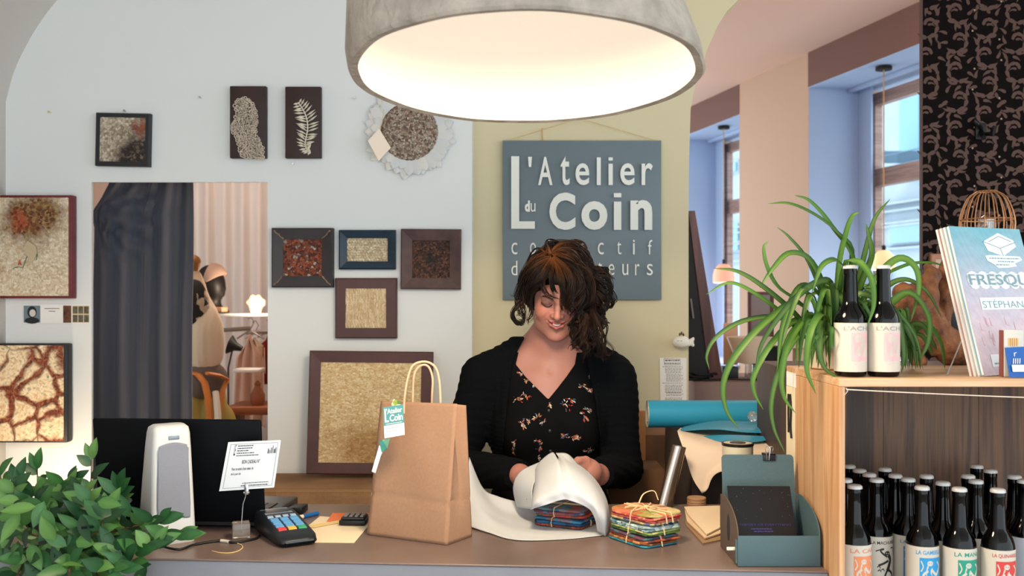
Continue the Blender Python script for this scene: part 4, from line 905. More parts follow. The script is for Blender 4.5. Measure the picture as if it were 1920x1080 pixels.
# twine, cable
b = MB(); b.tube(catmull([CT(x,y,.0012) for x, y in ((398,1033),(410,1036),(428,1037),(444,1034),(454,1028),(453,1022),(445,1019))], 24), .0011, 6); tag(b.build('twine', KRAFTSTR, None, origin=CT(430,1033)), 'short curl of yellow twine lying on the counter before the acrylic cube', 'string')
cbm = thing('cable', 'black cable with a pale sleeve running across the counter to the card terminal', 'cable', CT(430,1013)); 
pth = catmull([CT(150,990,.10), CT(205,985,.07), CT(240,985,.035), CT(285,1009,.01)+Vector((0,-.02,.0)), CT(330,1030,.003), CT(365,1021,.003), CT(410,1014,.003), CT(440,1017,.003), CT(478,1010,.003), CT(487,1004,.003)], 50)
b = MB(); b.tube(pth, .0026, 8); b.build('cord', BLACK, cbm, world=True)
i0 = min(range(len(pth)), key=lambda i: (pth[i]-CT(413,1014,.003)).length); b = MB(); b.tube(pth[i0:i0+4], .0034, 10); b.build('sleeve', M('sleeve', (214,206,190), .5), cbm, world=True)
# ---------------- card terminal ----------------
tm = thing('card_terminal', 'black card payment terminal with blue keys lying on the counter', 'card terminal', (-.474, 2.078, CZ), math.radians(31))
tmM = M('terminal_black', (20,24,30), .4)
prf = [(.092,.004,.030),(.088,.003,.044),(.06,.002,.046),(.02,.002,.040),(-.03,.002,.031),(-.07,.002,.023),(-.088,.003,.016),(-.094,.006,.010)]
b = MB(); vs = []; n = 12
for (y, z0, z1) in prf:
    w_ = .041-(.004 if abs(y) > .08 else 0)-(.007 if y < -.09 else 0)
    for (x, z) in ((-w_*.88,z0),(w_*.88,z0),(w_,z0+.004),(w_*1.02,(z0+z1)/2),(w_,z1-.005),(w_*.9,z1-.001),(w_*.5,z1),(-w_*.5,z1),(-w_*.9,z1-.001),(-w_,z1-.005),(-w_*1.02,(z0+z1)/2),(-w_,z0+.004)): vs.append((x,y,z))
k = len(prf); b.add(vs, [(i*n+j, (i+1)*n+j, (i+1)*n+(j+1)%n, i*n+(j+1)%n) for i in range(k-1) for j in range(n)]+[list(range(n)), [(k-1)*n+j for j in range(n)][::-1]]); b.build('body', tmM, tm, ang=50)
def tz(y):
    for (y1, _, z1), (y0, _, z0) in zip(prf, prf[1:]):
        if y0 <= y <= y1: return z0+(z1-z0)*(y-y0)/(y1-y0)
    return .03
def tpad(b, x0_, x1_, y0_, y1_, h_): 
    b.add([(x0_,y0_,tz(y0_)-.001),(x1_,y0_,tz(y0_)-.001),(x1_,y1_,tz(y1_)-.001),(x0_,y1_,tz(y1_)-.001),(x0_+.0006,y0_+.0006,tz(y0_)+h_),(x1_-.0006,y0_+.0006,tz(y0_)+h_),(x1_-.0006,y1_-.0006,tz(y1_)+h_),(x0_+.0006,y1_-.0006,tz(y1_)+h_)], [(4,5,6,7),(0,1,5,4),(1,2,6,5),(2,3,7,6),(3,0,4,7)])
b = MB(); tpad(b, -.030, .030, .038, .080, .0006); b.build('display', M('terminal_lcd', (88,108,130), .15), tm)
kb_ = M('key_blue', (86,150,200), .4); kg = M('key_grey', (150,170,190), .4)
for r_ in range(5):
    for c_ in range(4 if r_ == 4 else 3):
        b = MB(); y0_ = -.052+r_*.0165; 
        if r_ == 4: x0_ = -.031+c_*.0162; tpad(b, x0_, x0_+.0125, y0_+.002, y0_+.010, .002)
        else: x0_ = -.030+c_*.0212; tpad(b, x0_, x0_+.0175, y0_, y0_+.012, .0022)
        mt = kg if r_ == 4 else (kb_ if r_ else [M('key_red',(206,52,50),.4), M('key_yellow',(222,170,60),.4), M('key_green',(50,150,100),.4)][c_])
        ob = b.build('key', mt, tm); 
        if r_ == 0: ob['label'] = ('red','yellow','green')[c_]+' key'
b = MB(); b.rbox((-.030,-.0955,.0085),(.030,-.070,.0125), .002); b.build('card_slot', M('slot', (60,66,76), .3), tm)
# pen, papers, stamp pad
pn = thing('pen', 'blue and cream ballpoint pen behind the card terminal', 'pen', CT(570,968,.005)); a = CT(597,962,.005); c_ = CT(543,974,.005); m_ = c_.lerp(a, .45)
b = MB(); b.tube([a, a.lerp(m_, .03), m_], [.003,.0048,.0048], 12); b.build('barrel', M('pen_blue', (20,92,160), .35), pn, world=True)
b = MB(); b.tube([m_, c_.lerp(m_, .15), c_], [.0048,.0046,.0015], 12); b.build('grip', M('pen_cream', (222,212,190), .4), pn, world=True)
b = MB(); 
for s_ in (-1,0,1): b.tube([c_+Vector((0,-.003,s_*.003+.001)), c_.lerp(m_,.3)+Vector((0,-.004,s_*.003+.001))], .0008, 5)
b.build('sliders', BLACK, pn, world=True)
def sheet(name, lab, cat, pts, m, h=.0006, th=.0005):
    b = MB(); q = [CT(x,y,h) for x, y in pts]; c = sum(q, Vector())/len(q); b.prism([(p.x, p.y) for p in q], (0,0,CZ+h-th/2), (1,0,0), (0,1,0), (0,0,1), th); return tag(b.build(name, m, None, origin=c, smooth=False), lab, cat)
pcream = M('paper_cream', (232,212,178), .8)
sheet('paper_sheet', 'cream paper sheet lying under the edge of the card terminal', 'paper', ((560,1000),(600,968),(700,975),(664,1018),(570,1017)), pcream)
sheet('paper_sheet', 'orange paper slip lying behind the black stamp pad', 'paper', ((612,978),(624,962),(692,961),(690,978)), M('paper_orange', (226,120,70), .8), .0014)
sheet('paper_sheet', 'yellowish paper strip across the cream sheet beside the pen', 'paper', ((555,989),(640,975),(642,979),(590,989)), M('paper_yellow', (226,196,130), .8), .0022)
stp = thing('stamp_pad', 'small black ridged stamp pad lying left of the paper bag', 'stamp pad', CT(661,987), math.radians(-4))
b = MB(); b.rbox((-.030,-.002,.0025),(.028,.05,.013), .002); b.build('tray', BLACK, stp); b = MB(); b.rbox((-.027,.002,.013),(.025,.046,.019), .003); b.build('lid', M('pad_lid', (44,42,44), .5), stp)
b = MB(); 
for i in range(4): b.rbox((-.021+i*.012,.004,.0192),(-.013+i*.012,.04,.0225), .0015)
b.build('ridges', M('pad_ridge', (120,116,116), .5), stp)
# ---------------- kraft bag ----------------
kraft = M('kraft_paper', (156,121,96), .85, spec=.2, noise=(160,.10), bump=(18,.25,.004)); kraft2 = M('kraft_cord', (214,174,140), .8)
B0 = CT(688,1002,.001); B1 = CT(838,1022,.001); B2 = CT(885,1005,.001); B3 = B0+(B2-B1)
T0 = P(714,752,2.145); T1 = P(857,757,2.075); T2 = P(874,760,2.125); T3 = P(731,755,2.195)
bgc = (B0+B1+B2+B3)/4; bag = thing('paper_bag', 'upright brown kraft paper carrier bag in the middle of the counter', 'bag', (bgc.x, bgc.y, CZ))
def bside(a0, a1, t0, t1, nrm, crease, seed=0, nu=16, nvv=24):
    rr = random.Random(seed)
    def fn(u, v):
        p = (a0*(1-u)+a1*u)*(1-v)+(t0*(1-u)+t1*u)*v
        o_ = .0025*math.sin(u*5+v*6+seed)*math.sin(math.pi*u)*math.sin(math.pi*v)
        o_ -= .0022*math.exp(-((v-.30+.02*u)/.015)**2)
        if crease: o_ -= crease*(1-abs(2*u-1))*max(0, v-.18)*1.2
        return p+nrm*o_
    return fn
b = MB(); n1 = (B1-B0).cross(Vector((0,0,1))).normalized(); n2 = (B2-B1).cross(Vector((0,0,1))).normalized()
b.grid(bside(B0,B1,T0,T1,n1,0,1), 20, 40); b.build('front_panel', kraft, bag, world=True, ang=180, solid=.0006)
b = MB(); b.grid(bside(B1,B2,T1,T2,n2,.026,2), 20, 40); b.build('side_gusset', kraft, bag, world=True, ang=25, solid=.0006)
b = MB(); b.grid(bside(B2,B3,T2,T3,-n1,0,3), 12, 20); b.build('back_panel', kraft, bag, world=True, ang=180, solid=.0006)
b = MB(); b.grid(bside(B3,B0,T3,T0,-n2,.026,4), 12, 20); b.build('side_gusset', kraft, bag, world=True, ang=25, solid=.0006)
b = MB(); b.add([B0,B1,B2,B3], [(0,1,2,3)]); b.build('bottom', kraft, bag, world=True, solid=.0006)
b = MB(); b.tube(catmull([P(x,y,2.10) for x, y in ((757,775),(758,750),(763,715),(772,688),(787,679),(805,680),(818,692),(824,718),(826,758),(827,775))], 40), .0024, 8); h1 = b.build('handle', kraft2, bag, world=True)
b = MB(); b.tube(catmull([P(x,y,2.15) for x, y in ((773,775),(774,740),(776,705),(783,690),(795,684),(805,690),(811,710),(810,740),(809,775))], 40), .0024, 8); h2 = b.build('handle', kraft2, bag, world=True)
def quadtag(b, pts, d, off=0): b.add([P(x,y,d)-Vector((0,off,0)) for x, y in pts], [(3,2,1,0)])
tgd = 2.055
tg = thing('shop_tag', 'small teal and white shop tag stuck on the upper left of the kraft bag', 'tag', P(739,787,tgd))
TA = [(718,764),(756,758),(759,815),(721,822)]
b = MB(); quadtag(b, TA, tgd); b.build('card', PAPER, tg, world=True, smooth=False, solid=.0006)
def tf(u, v, off=.001):
    A, B, C, D = [P(x,y,tgd-off) for x, y in TA]; return (A*(1-u)+B*u)*(1-v)+(D*(1-u)+C*u)*v
b = MB(); b.add([tf(0,0,.0006), tf(1,0,.0006), tf(1,.60,.0006), tf(0,.60,.0006)], [(3,2,1,0)]); b.build('teal_field', M('tag_teal', (74,140,140), .6), tg, world=True, smooth=False)
b = MB(); text(b, "'Atelier", .16, .93, .24, .06, tf, .02); text(b, 'Coin', .30, .94, .50, .27, tf, .03)
b.add([tf(.06,.06), tf(.13,.06), tf(.13,.50), tf(.06,.50)], [(3,2,1,0)]); b.add([tf(.13,.44), tf(.26,.44), tf(.26,.50), tf(.13,.50)], [(3,2,1,0)])
b.build('lettering', WHITE, tg, world=True, smooth=False)
b = MB(); cln(b, lambda u, v: tf(u, v), .1, .9, .55, .02, 1); b.build('subtitle', WHITE, tg, world=True, smooth=False)
b = MB(); cln(b, lambda u, v: tf(u, v), .1, .8, .70, .02, 2); cln(b, lambda u, v: tf(u, v), .1, .7, .79, .02, 3); b.build('small_print', M('pale_ink', (150,160,164), .7), tg, world=True, smooth=False)
b = MB(); b.prism([((x-740)/F*tgd, -(y-757)/F*tgd) for x, y in ((734,757),(738,748),(750,752),(752,762),(735,764))], P(740,757,tgd+.002), (1,0,0), (0,0,1), (0,-1,0), .0008); b.build('leaf_print', chips('leaf_print_m', [(0,(60,110,60)),(.6,(150,170,60)),(1,(230,226,210))], 90, bump=.0), tg, world=True, smooth=False)
lf = thing('leaflet', 'narrow teal and white paper strip tucked below the shop tag on the bag', 'leaflet', P(710,852,2.05))
b = MB(); quadtag(b, [(711,835),(719,838),(704,887),(697,884)], 2.05); quadtag(b, [(711,835),(727,828),(719,845),(706,870)], 2.052); b.build('paper', M('strip_white', (226,230,230), .7), lf, world=True, smooth=False, solid=.0005)
b = MB(); quadtag(b, [(711,826),(731,822),(726,842),(716,848),(707,841)], 2.048); b.build('picture', chips('strip_teal', [(0,(24,90,90)),(.7,(56,140,130)),(1,(150,180,120))], 60, bump=0), lf, world=True, smooth=False, solid=.0005)
# ================= CRATE WITH BOTTLES =================
CX = .579; CF = 1.76; CB = 2.10; CTOP = 1.3566; CFL = .955
pine = wood('pine', [(178,128,88),(194,148,106),(206,164,122),(182,134,92)], (26,26,1.3), .5); pine_h = wood('pine_edge', [(176,132,94),(202,160,120),(214,178,140)], (1.5,24,30), .5)
oldw = wood('old_board', [(46,30,20),(72,48,30),(100,70,44),(60,40,26)], (24,24,1.0), .6)
cr = thing('wooden_crate', 'open fronted pine crate full of dark bottles at the right end of the counter', 'crate', (CX+.45, 1.93, CFL-.012))
b = MB(); b.box((CX, CF, CTOP-.0145), (CX+.95, CB, CTOP)); b.build('top', pine_h, cr, world=True, bevel=.0012)
for xa in (CX, CX+.94): b = MB(); b.box((xa, CF, CFL), (xa+.010, CB, CTOP-.0148)); b.build('side_panel', pine, cr, world=True, bevel=.001)
b = MB()
xs_ = [CX+.0105,CX+.03,CX+.10,CX+.20,CX+.285,CX+.40,CX+.53,CX+.66,CX+.80,CX+.9395]
for i in range(len(xs_)-1): b.box((xs_[i], CB-.012-(i%2)*.0006, CFL), (xs_[i+1]-.0006, CB, CTOP-.0148))
b.build('back_panel', oldw, cr, world=True, smooth=False)
b = MB(); b.box((CX, CF, CFL-.012), (CX+.95, CB, CFL-.0002)); b.build('floor_board', pine_h, cr, world=True)
b = MB(); b.tube(catmull([(CX+.0105,CF+.012,CTOP-.032),(CX+.016,CF+.006,CTOP-.022),(CX+.012,CF+.003,CTOP-.0165)], 8), .0012, 6); b.tube(catmull([(CX+.012,CF-.001,CTOP-.019),(CX+.15,CF+.002,CTOP-.026),(CX+.35,CF+.002,CTOP-.034),(CX+.6,CF+.002,CTOP-.04),(CX+.938,CF,CTOP-.02)], 40), .0010, 6)
st_ = b.build('string', M('string_white', (226,206,186), .8), None, origin=(CX+.1,CF,CTOP-.02)); tag(st_, 'pale string stretched across the open front of the pine crate', 'string')
lcab = MB(); lcab.rbox((CX+.004, CF+.01, 0), (CX+.95, 2.62, CFL-.0125), .004); tag(lcab.build('cabinet', wood('cabinet_wood', [(90,70,60),(110,86,72)], (20,20,2)), None, origin=(CX+.45,2.1,0)), 'low cabinet carrying the pine crate beside the counter', 'cabinet')
rc = MB(); rc.rbox((CX+.06, CB+.02, CFL-.012), (CX+1.2, 2.60, 1.335), .004); tag(rc.build('cabinet', wood('cabinet_dark', [(60,44,38),(84,60,50)], (20,20,2)), None, origin=(CX+.5,2.35,CFL)), 'dark raised cabinet just behind the pine crate carrying the driftwood', 'cabinet')
glassb = M('bottle_glass', (4,4,5), .04, spec=.3); lab_c = M('label_cream', (196,188,174), .6); cap_c = M('cap_pearl', (190,190,188), .4, metal=.1)
prof_b = [(.001,.002),(.024,.0),(.0275,.003),(.0285,.010),(.0285,.098),(.0277,.106),(.0245,.115),(.0195,.124),(.0152,.131),(.0138,.137),(.0126,.165),(.0117,.184),(.0125,.186),(.0125,.192),(.0120,.1965)]
def cyl(r, z0, z1, a0, a1):
    def f(u, v): a = math.radians(a0+(a1-a0)*u); return Vector((r*math.sin(a), -r*math.cos(a), z0+(z1-z0)*(1-v)))
    return f
def bottle(lab, loc, rz=0, title=None, colr=None, art=0, group=None, lc_=lab_c):
    t = thing('beer_bottle', lab, 'bottle', loc, rz, group)
    b = MB(); b.lathe(prof_b, 28); b.build('glass', glassb, t, ang=60)
    b = MB()
    pc = []; n = 21*2
    for i in range(n): a = 2*math.pi*i/n; pc.append((.0134 if i % 2 else .0127, a))
    vs = [(r*math.cos(a), r*math.sin(a), .1958) for r, a in pc]+[(.0128*math.cos(a), .0128*math.sin(a), .2002) for r, a in pc]+[(.0105*math.cos(a), .0105*math.sin(a), .2022) for r, a in pc]
    b.add(vs, [(i, (i+1)%n, n+(i+1)%n, n+i) for i in range(n)]+[(n+i, n+(i+1)%n, 2*n+(i+1)%n, 2*n+i) for i in range(n)]+[[2*n+i for i in range(n)]]); b.build('crown_cap', cap_c, t, ang=60)
    b = MB(); b.grid(cyl(.0289, .0095, .0975, -150, 150), 40, 1); lb_ = b.build('label', lc_, t, ang=180)
    if title:
        ink = M('label_ink_'+title[:6], colr, .6); f = cyl(.0292, .0095, .0975, -58, 62)
        b = MB(); text(b, title, .16, 1.0, .155, .07, f, .012); b.build('title', ink, lb_, smooth=False)
        b = MB(); rr = random.Random(art)
        def poly(b, pts, ff=None):
            k = len(pts); cx = sum(p[0] for p in pts)/k; cy = sum(p[1] for p in pts)/k; ff = ff or f
            b.add([ff(cx, cy)]+[ff(*p) for p in pts], [(0, i+1, (i+1)%k+1) for i in range(k)])
        def st2(b, pts, w_, ff=None):
            ff = ff or f; q = catmull([Vector((p[0], p[1], 0)) for p in pts], 14); L = []
            for i in range(15):
                tt = (q[min(i+1,14)]-q[max(i-1,0)]).normalized(); nn_ = Vector((-tt.y, tt.x, 0)); L += [q[i]+nn_*w_, q[i]-nn_*w_]
            b.add([ff(p.x, p.y) for p in L], [(2*i, 2*i+1, 2*i+3, 2*i+2) for i in range(14)])
        circ = lambda x, y, rx, ry, n=12: [(x+rx*math.cos(6.283*i/n), y+ry*math.sin(6.283*i/n)) for i in range(n)]
        f2 = cyl(.0294, .0095, .0975, -58, 62); wb = MB()
        if art == 1:     # dark walking figure
            poly(b, circ(.66,.34,.09,.045)); st2(b, [(.70,.38),(.78,.48),(.72,.62),(.66,.72)], .05); st2(b, [(.66,.42),(.50,.34),(.44,.27),(.55,.25)], .022); st2(b, [(.70,.5),(.52,.56),(.38,.60)], .025); st2(b, [(.66,.70),(.58,.82),(.52,.95),(.42,.97)], .028); st2(b, [(.72,.70),(.86,.80),(.90,.97),(.98,.97)], .028)
            for p in ((.34,.64),(.36,.72),(.46,.70)): st2(b, [(p[0],p[1]),(p[0]+.06,p[1]-.03),(p[0]+.1,p[1]+.02)], .012)
            st2(b, [(.30,.30),(.40,.27),(.55,.26)], .012); st2(b, [(.8,.24),(.95,.25),(.98,.4)], .012); poly(wb, circ(.63,.34,.02,.012,8), f2); poly(wb, circ(.70,.35,.02,.012,8), f2)
        elif art == 5:   # pale rose print
            b.grid(lambda u, v: f(.38+.62*u, .20+.58*v), 8, 4)
            for (x, y, rx, ry) in ((.58,.32,.11,.08),(.78,.42,.14,.14),(.62,.58,.10,.10),(.86,.62,.10,.09)): poly(wb, circ(x,y,rx,ry), f2)
            for i in range(8): st2(b, [(.50+.03*i,.62),(.46+.055*i,.46),(.42+.075*i,.26)], .0045, cyl(.0297, .0095, .0975, -58, 62))
            poly(b, [(.60,.78),(.72,.62),(.86,.78)], cyl(.0297, .0095, .0975, -58, 62)); st2(b, [(.45,.84),(.62,.845),(.78,.84)], .004)
        else:
            b.grid(lambda u, v: f(.26+.70*u, .22+.80*v), 10, 6)
            poly(wb, circ(.56,.33,.09,.055), f2); st2(wb, [(.56,.40),(.52,.52),(.56,.68),(.50,.86)], .085, f2); st2(wb, [(.60,.46),(.76,.56),(.86,.48)], .03, f2); st2(wb, [(.50,.48),(.36,.58),(.44,.72)], .028, f2)
            st2(wb, [(.80,.30),(.90,.40),(.84,.50)], .02, f2); st2(wb, [(.30,.28),(.36,.40),(.30,.5)], .016, f2); st2(wb, [(.70,.74),(.82,.82),(.80,.96)], .04, f2); st2(wb, [(.33,.8),(.40,.9),(.36,1.0)], .03, f2)
            if art > 2:
                for i in range(3): st2(wb, [(.28+.25*i*rr.random(),.9),(.4+.2*i,.8),(.5+.2*i*rr.random(),.95)], .012, f2)
            b3 = MB(); poly(b3, circ(.53,.325,.016,.010,8), cyl(.0297,.0095,.0975,-58,62)); poly(b3, circ(.60,.33,.016,.010,8), cyl(.0297,.0095,.0975,-58,62)); st2(b3, [(.5,.55),(.55,.6),(.6,.56)], .008, cyl(.0297,.0095,.0975,-58,62)); b3.build('figure_lines', ink, lb_, smooth=False)
        b.build('artwork', ink if art != 5 else M('rose_ink', (226,172,172), .6), lb_, smooth=False)
        if wb.v: wb.build('artwork_light', lc_, lb_, smooth=False)
    return t
CAPH = CAMZ-(CFL+.2025)
def bpos(px, py): d = CAPH*F/(py-HZ); return (PX(px, d), d, CFL+.0003)
gF = 'beer bottles standing in the pine crate'
bottle('dark bottle with orange figure label, first on the left in the crate', bpos(1603,909), math.radians(4), 'LA CAR', (214,130,86), 2, gF)
bottle('dark bottle with black walking figure label, second from the left in the crate', bpos(1644,897), math.radians(-2), 'LA MACHURÉE', (34,34,36), 1, gF)
bottle('dark bottle with bright blue figure label between the black and the green label', bpos(1729,911), math.radians(-4), 'LA GAMBELLE', (30,140,196), 3, gF)
bottle('dark bottle with green figure label between the blue and the red label', bpos(1799,914), math.radians(-2), 'LA MANU', (28,140,116), 4, gF)
bottle('dark bottle with red figure label at the right of the crate', bpos(1871,916), math.radians(-5), 'LA QUINARELLE', (196,56,50), 6, gF)
bottle('dark bottle with partly hidden blue label, behind and between black and blue label bottles', bpos(1703,896), math.radians(-12), 'LA PÊCHE', (40,120,180), 2, gF)
bottle('dark bottle cut by the right edge with grey label, right of the red label', bpos(1921,899), 0, None, None, 0, gF, M('label_grey', (150,156,166), .6))
base = bottle('dark beer bottle standing in the rows behind the front labelled ones', bpos(1768,903), 0, None, None, 0, gF)
for (x, y) in ((1830,899.5),(1585,897),(1630,887),(1679,889),(1737,890),(1815,890),(1902,891),(1612,879.5),(1659,877),(1857,880),(1592,871.5),(1831,871.5)):
    p = bpos(x, y)
    if p[1] > CB-.045: p = (p[0], CB-.045, p[2])
    if p[0] < CX+.041: p = (CX+.041, p[1], p[2])
    dup(base, p)
gt = 'pair of beer bottles on top of the crate'
bottle('left one of the two dark bottles with rose printed labels on the crate top', (PX(1594.5,1.815),1.815,CTOP+.0003), math.radians(-3), "L'ACHI", (150,140,136), 5, gt)
bottle('right one of the two dark bottles with rose printed labels on the crate top', (PX(1656,1.815),1.815,CTOP+.0003), math.radians(-5), "L'ACHI", (150,140,136), 5, gt)
# notes pinned to the crate side
def side_note(lab, y0, y1, z0, z1, m, tilt=0):
    b = MB(); b.box((-.0008, y0, z0), (0, y1, z1)); c = (CX-.0002, (y0+y1)/2, z0); b.v = [v+Vector((CX-.0002, 0, 0)) for v in b.v]; return tag(b.build('note', m, None, origin=c, smooth=False), lab, 'note')
side_note('long cream paper list pinned on the left side of the crate', 2.035, 2.098, 1.11, 1.315, M('list_cream', (226,212,180), .8))
side_note('small white card pinned at the upper left corner of the crate side', 2.03, 2.097, 1.3158, 1.345, PAPER)
b = MB(); b.tube(catmull([(CX-.0025,2.062,1.30),(CX-.0035,2.055,1.27),(CX-.003,2.058,1.235),(CX-.003,2.052,1.21)], 16), .0024, 6); b.tube(catmull([(CX-.0045,2.070,1.30),(CX-.005,2.068,1.26),(CX-.004,2.070,1.22)], 16), .002, 6); tag(b.build('pendant', DARK, None, origin=(CX-.004,2.06,1.3)), 'dark braided pendant hanging over the paper list on the crate side', 'pendant')
# ---------------- magazines on the crate ----------------
TLm, TRm, BLm = P(1779,424,1.885), P(1911,430,1.985), P(1846,706,1.802)
BLm.z = CTOP+.0012; nm = (TRm-TLm).cross(BLm-TLm).normalized()
if nm.y > 0: nm = -nm
MW = TRm-TLm
def mf(k):
    off = (-MW.normalized()*.0035-nm*.0058)*k
    return lambda u, v, o_=0.0: TLm+off+MW*u+(BLm-TLm)*v+nm*o_
covers = [None, (150,178,186), (196,190,180), (190,140,128)]
for k in range(4):
    f = mf(k); c = f(.5,1)
    t = thing('magazine', ['magazine with cyan to pink illustrated cover, front one on the stand', 'blue edged magazine directly behind the illustrated one', 'pale grey magazine third in the leaning row', 'brownish magazine rearmost in the leaning row'][k], 'magazine', c, 0, 'magazines leaning on the crate top')
    b = MB(); V = [f(0,0,-.0005), f(1,0,-.0005), f(1,1,-.0005), f(0,1,-.0005)]; b.add(V+[v-nm*.0045 for v in V], [(0,1,2,3),(4,7,6,5),(0,4,5,1),(1,5,6,2),(2,6,7,3),(3,7,4,0)]); b.build('pages', M('pages_%d' % k, (206,202,196) if k else (196,206,204), .7), t, world=True, smooth=False)
    b = MB(); b.usecol = True
    if k == 0:
        rr = random.Random(1); n = 40
        def cc(u, v):
            top = (120,200,216); mid = (206,204,222); low = (236,206,214); s_ = v+.04*math.sin(u*9)
            c_ = [top[i]+(mid[i]-top[i])*min(1, s_/.42) if s_ < .42 else mid[i]+(low[i]-mid[i])*min(1,(s_-.42)/.3) for i in range(3)]
            a = .05*math.sin(u*46+v*20)*math.sin(v*70+3*math.sin(u*20)); return lin(tuple(max(0, min(255, .80*q*(1+a))) for q in c_))
        b2 = len(b.v)
        for i in range(n+1):
            for j in range(n+1): b.v.append(f(i/n, j/n)); b.c.append(cc(i/n, j/n))
        for i in range(n):
            for j in range(n): b.f.append([i*(n+1)+j, (i+1)*(n+1)+j, (i+1)*(n+1)+j+1, i*(n+1)+j+1]); b.m.append(0)
    else:
        b.col = lin(covers[k]); b.add([f(0,0), f(1,0), f(1,1), f(0,1)], [(0,1,2,3)])
    cov = b.build('cover', MC('cover_%d' % k, .35), t, world=True, smooth=False)
    if k == 0:
        g = lambda u, v: f(u, v, .0006); g2 = lambda u, v: f(u, v, .0009)
        mw = M('cover_white', (228,232,232), .5); mg = M('cover_grey', (104,140,150), .5); mp = M('cover_pink', (226,176,188), .5); inv = wm(cov).inverted()
        def ch(name, b, m): 
            o = b.build(name, m, cov, world=False, smooth=False); im = wm(cov).inverted(); 
            for v in o.data.vertices: v.co = im @ v.co
        b = MB(); L = [(.42,.10),(.66,.035),(.86,.085),(.88,.13),(.66,.20),(.46,.165)]; b.add([g(*p) for p in L], [list(range(6))]); 
        b.add([g(*p) for p in ((.40,.20),(.46,.195),(.9,.20),(.92,.225),(.8,.25),(.82,.27),(.7,.28),(.55,.285),(.50,.26),(.42,.235))], [list(range(10))])
        for i in range(6): u = .16+i*.140; cx = u; b.add([g(cx+.085*math.cos(a*.5236), .37+.062*math.sin(a*.5236)) for a in range(12)], [list(range(12))])
        b.add([g(.18,.49), g(1,.485), g(1,.565), g(.18,.57)], [(0,1,2,3)]); b.add([g(.14,.865), g(.32,.865), g(.32,.945), g(.14,.945)], [(0,1,2,3)]); ch('white_shapes', b, mw)
        b = MB(); text(b, 'FRESQU', .10, .93, .415, .33, g2, .0); wb_ = b; b = MB(); text(b, 'FRESQU', .085, .945, .422, .323, g, .06); ch('title_outline', b, mw); b = wb_; ch('title', b, mg); b = MB(); text(b, 'STÉPHANOIS', .20, .985, .56, .50, g2, .0); ch('subtitle', b, mg); b = MB()
        for (p, q) in (((.42,.10),(.64,.145)),((.64,.145),(.88,.10)),((.64,.145),(.66,.2)),((.50,.10),(.66,.058)),((.66,.058),(.82,.095))): b.tube([g2(*p), g2(*q)], .0006, 4)
        cln(b, g2, .45, .88, .213, .008, 3); cln(b, g2, .56, .80, .235, .008, 4); cln(b, g2, .52, .72, .258, .008, 6); cln(b, g2, .17, .3, .92, .01, 5); ch('title', b, mg)
        b = MB(); rr = random.Random(4)
        for i in range(26): 
            u = rr.uniform(.05,.9); v = rr.uniform(.60,.84); w_ = rr.uniform(.01,.05); b.tube([g(u,v), g(u+w_*.2,v+.05), g(u+w_,v+.055)], .0005, 4)
        ch('sketch_lines', b, mp)
ms = thing('magazine_stand', 'clear thin wire stand holding the magazines on the crate', 'stand', (P(1776,700,1.80).x, 1.87, CTOP))
b = MB(); b.tube([P(1802,640,1.93), (P(1776,700,1.83).x,1.83,CTOP+.001)], .0014, 6); b.tube([BLm+Vector((-.012,-.004,.001)), BLm+MW+Vector((0,-.004,.001))], .0014, 6); b.tube([P(1802,640,1.93), P(1802,640,1.93)+MW], .0014, 6); b.build('wire', M('clear_wire', (210,206,202), .2, metal=.5), ms, world=True)
pk = thing('card_pack', 'small grey box of coloured pencils standing before the magazines', 'box', P(1893,700,1.775)); 
b = MB(); b.rbox(tuple(P(1875,0,1.80).xy)[:1]+(1.795, CTOP+.0005) if False else (PX(1878,1.80), 1.79, CTOP+.001), (PX(1914,1.80), 1.805, PZ(618,1.80)), .001); b.build('box', M('pack_grey', (196,192,182), .6), pk, world=True)
b = MB(); b.box((PX(1876,1.80), 1.792, CTOP+.001), (PX(1877.6,1.80), 1.806, PZ(619,1.80))); b.build('edge', M('pack_red', (120,64,56), .6), pk, world=True)
b = MB()
for i in range(5): b.box((PX(1890+i*4,1.79), 1.7885, PZ(648,1.79)), (PX(1892.6+i*4,1.79), 1.7898, PZ(634,1.79)))
b.build('pencils', M('pencil_ends', (206,160,96), .5), pk, world=True)
bb = thing('flyer', 'small royal blue card with white drawing propped before the magazines', 'card', (PX(1905,1.78),1.775,CTOP))
b = MB(); q = [P(1884,652,1.785), P(1926,650,1.79), P(1936,0,1.775), P(1893,0,1.77)]; q[2].z = q[3].z = CTOP+.001; b.add(q, [(3,2,1,0)]); b.build('card', M('royal_blue', (20,84,160), .4), bb, world=True, smooth=False, solid=.001)
b = MB(); b.tube([P(1902,668,1.782), P(1902,662,1.783), P(1906,661,1.783)], .0008, 4)
for x in (1900,1904,1908,1912): b.tube([P(x,682,1.776), P(x+.5,672,1.778)], .0007, 4)
b.add([P(1899,697,1.7695), P(1935,697,1.771), P(1932,684,1.775), P(1897,684,1.773)], [(0,1,2,3)]); b.build('print', WHITE, bb, world=True, smooth=False)
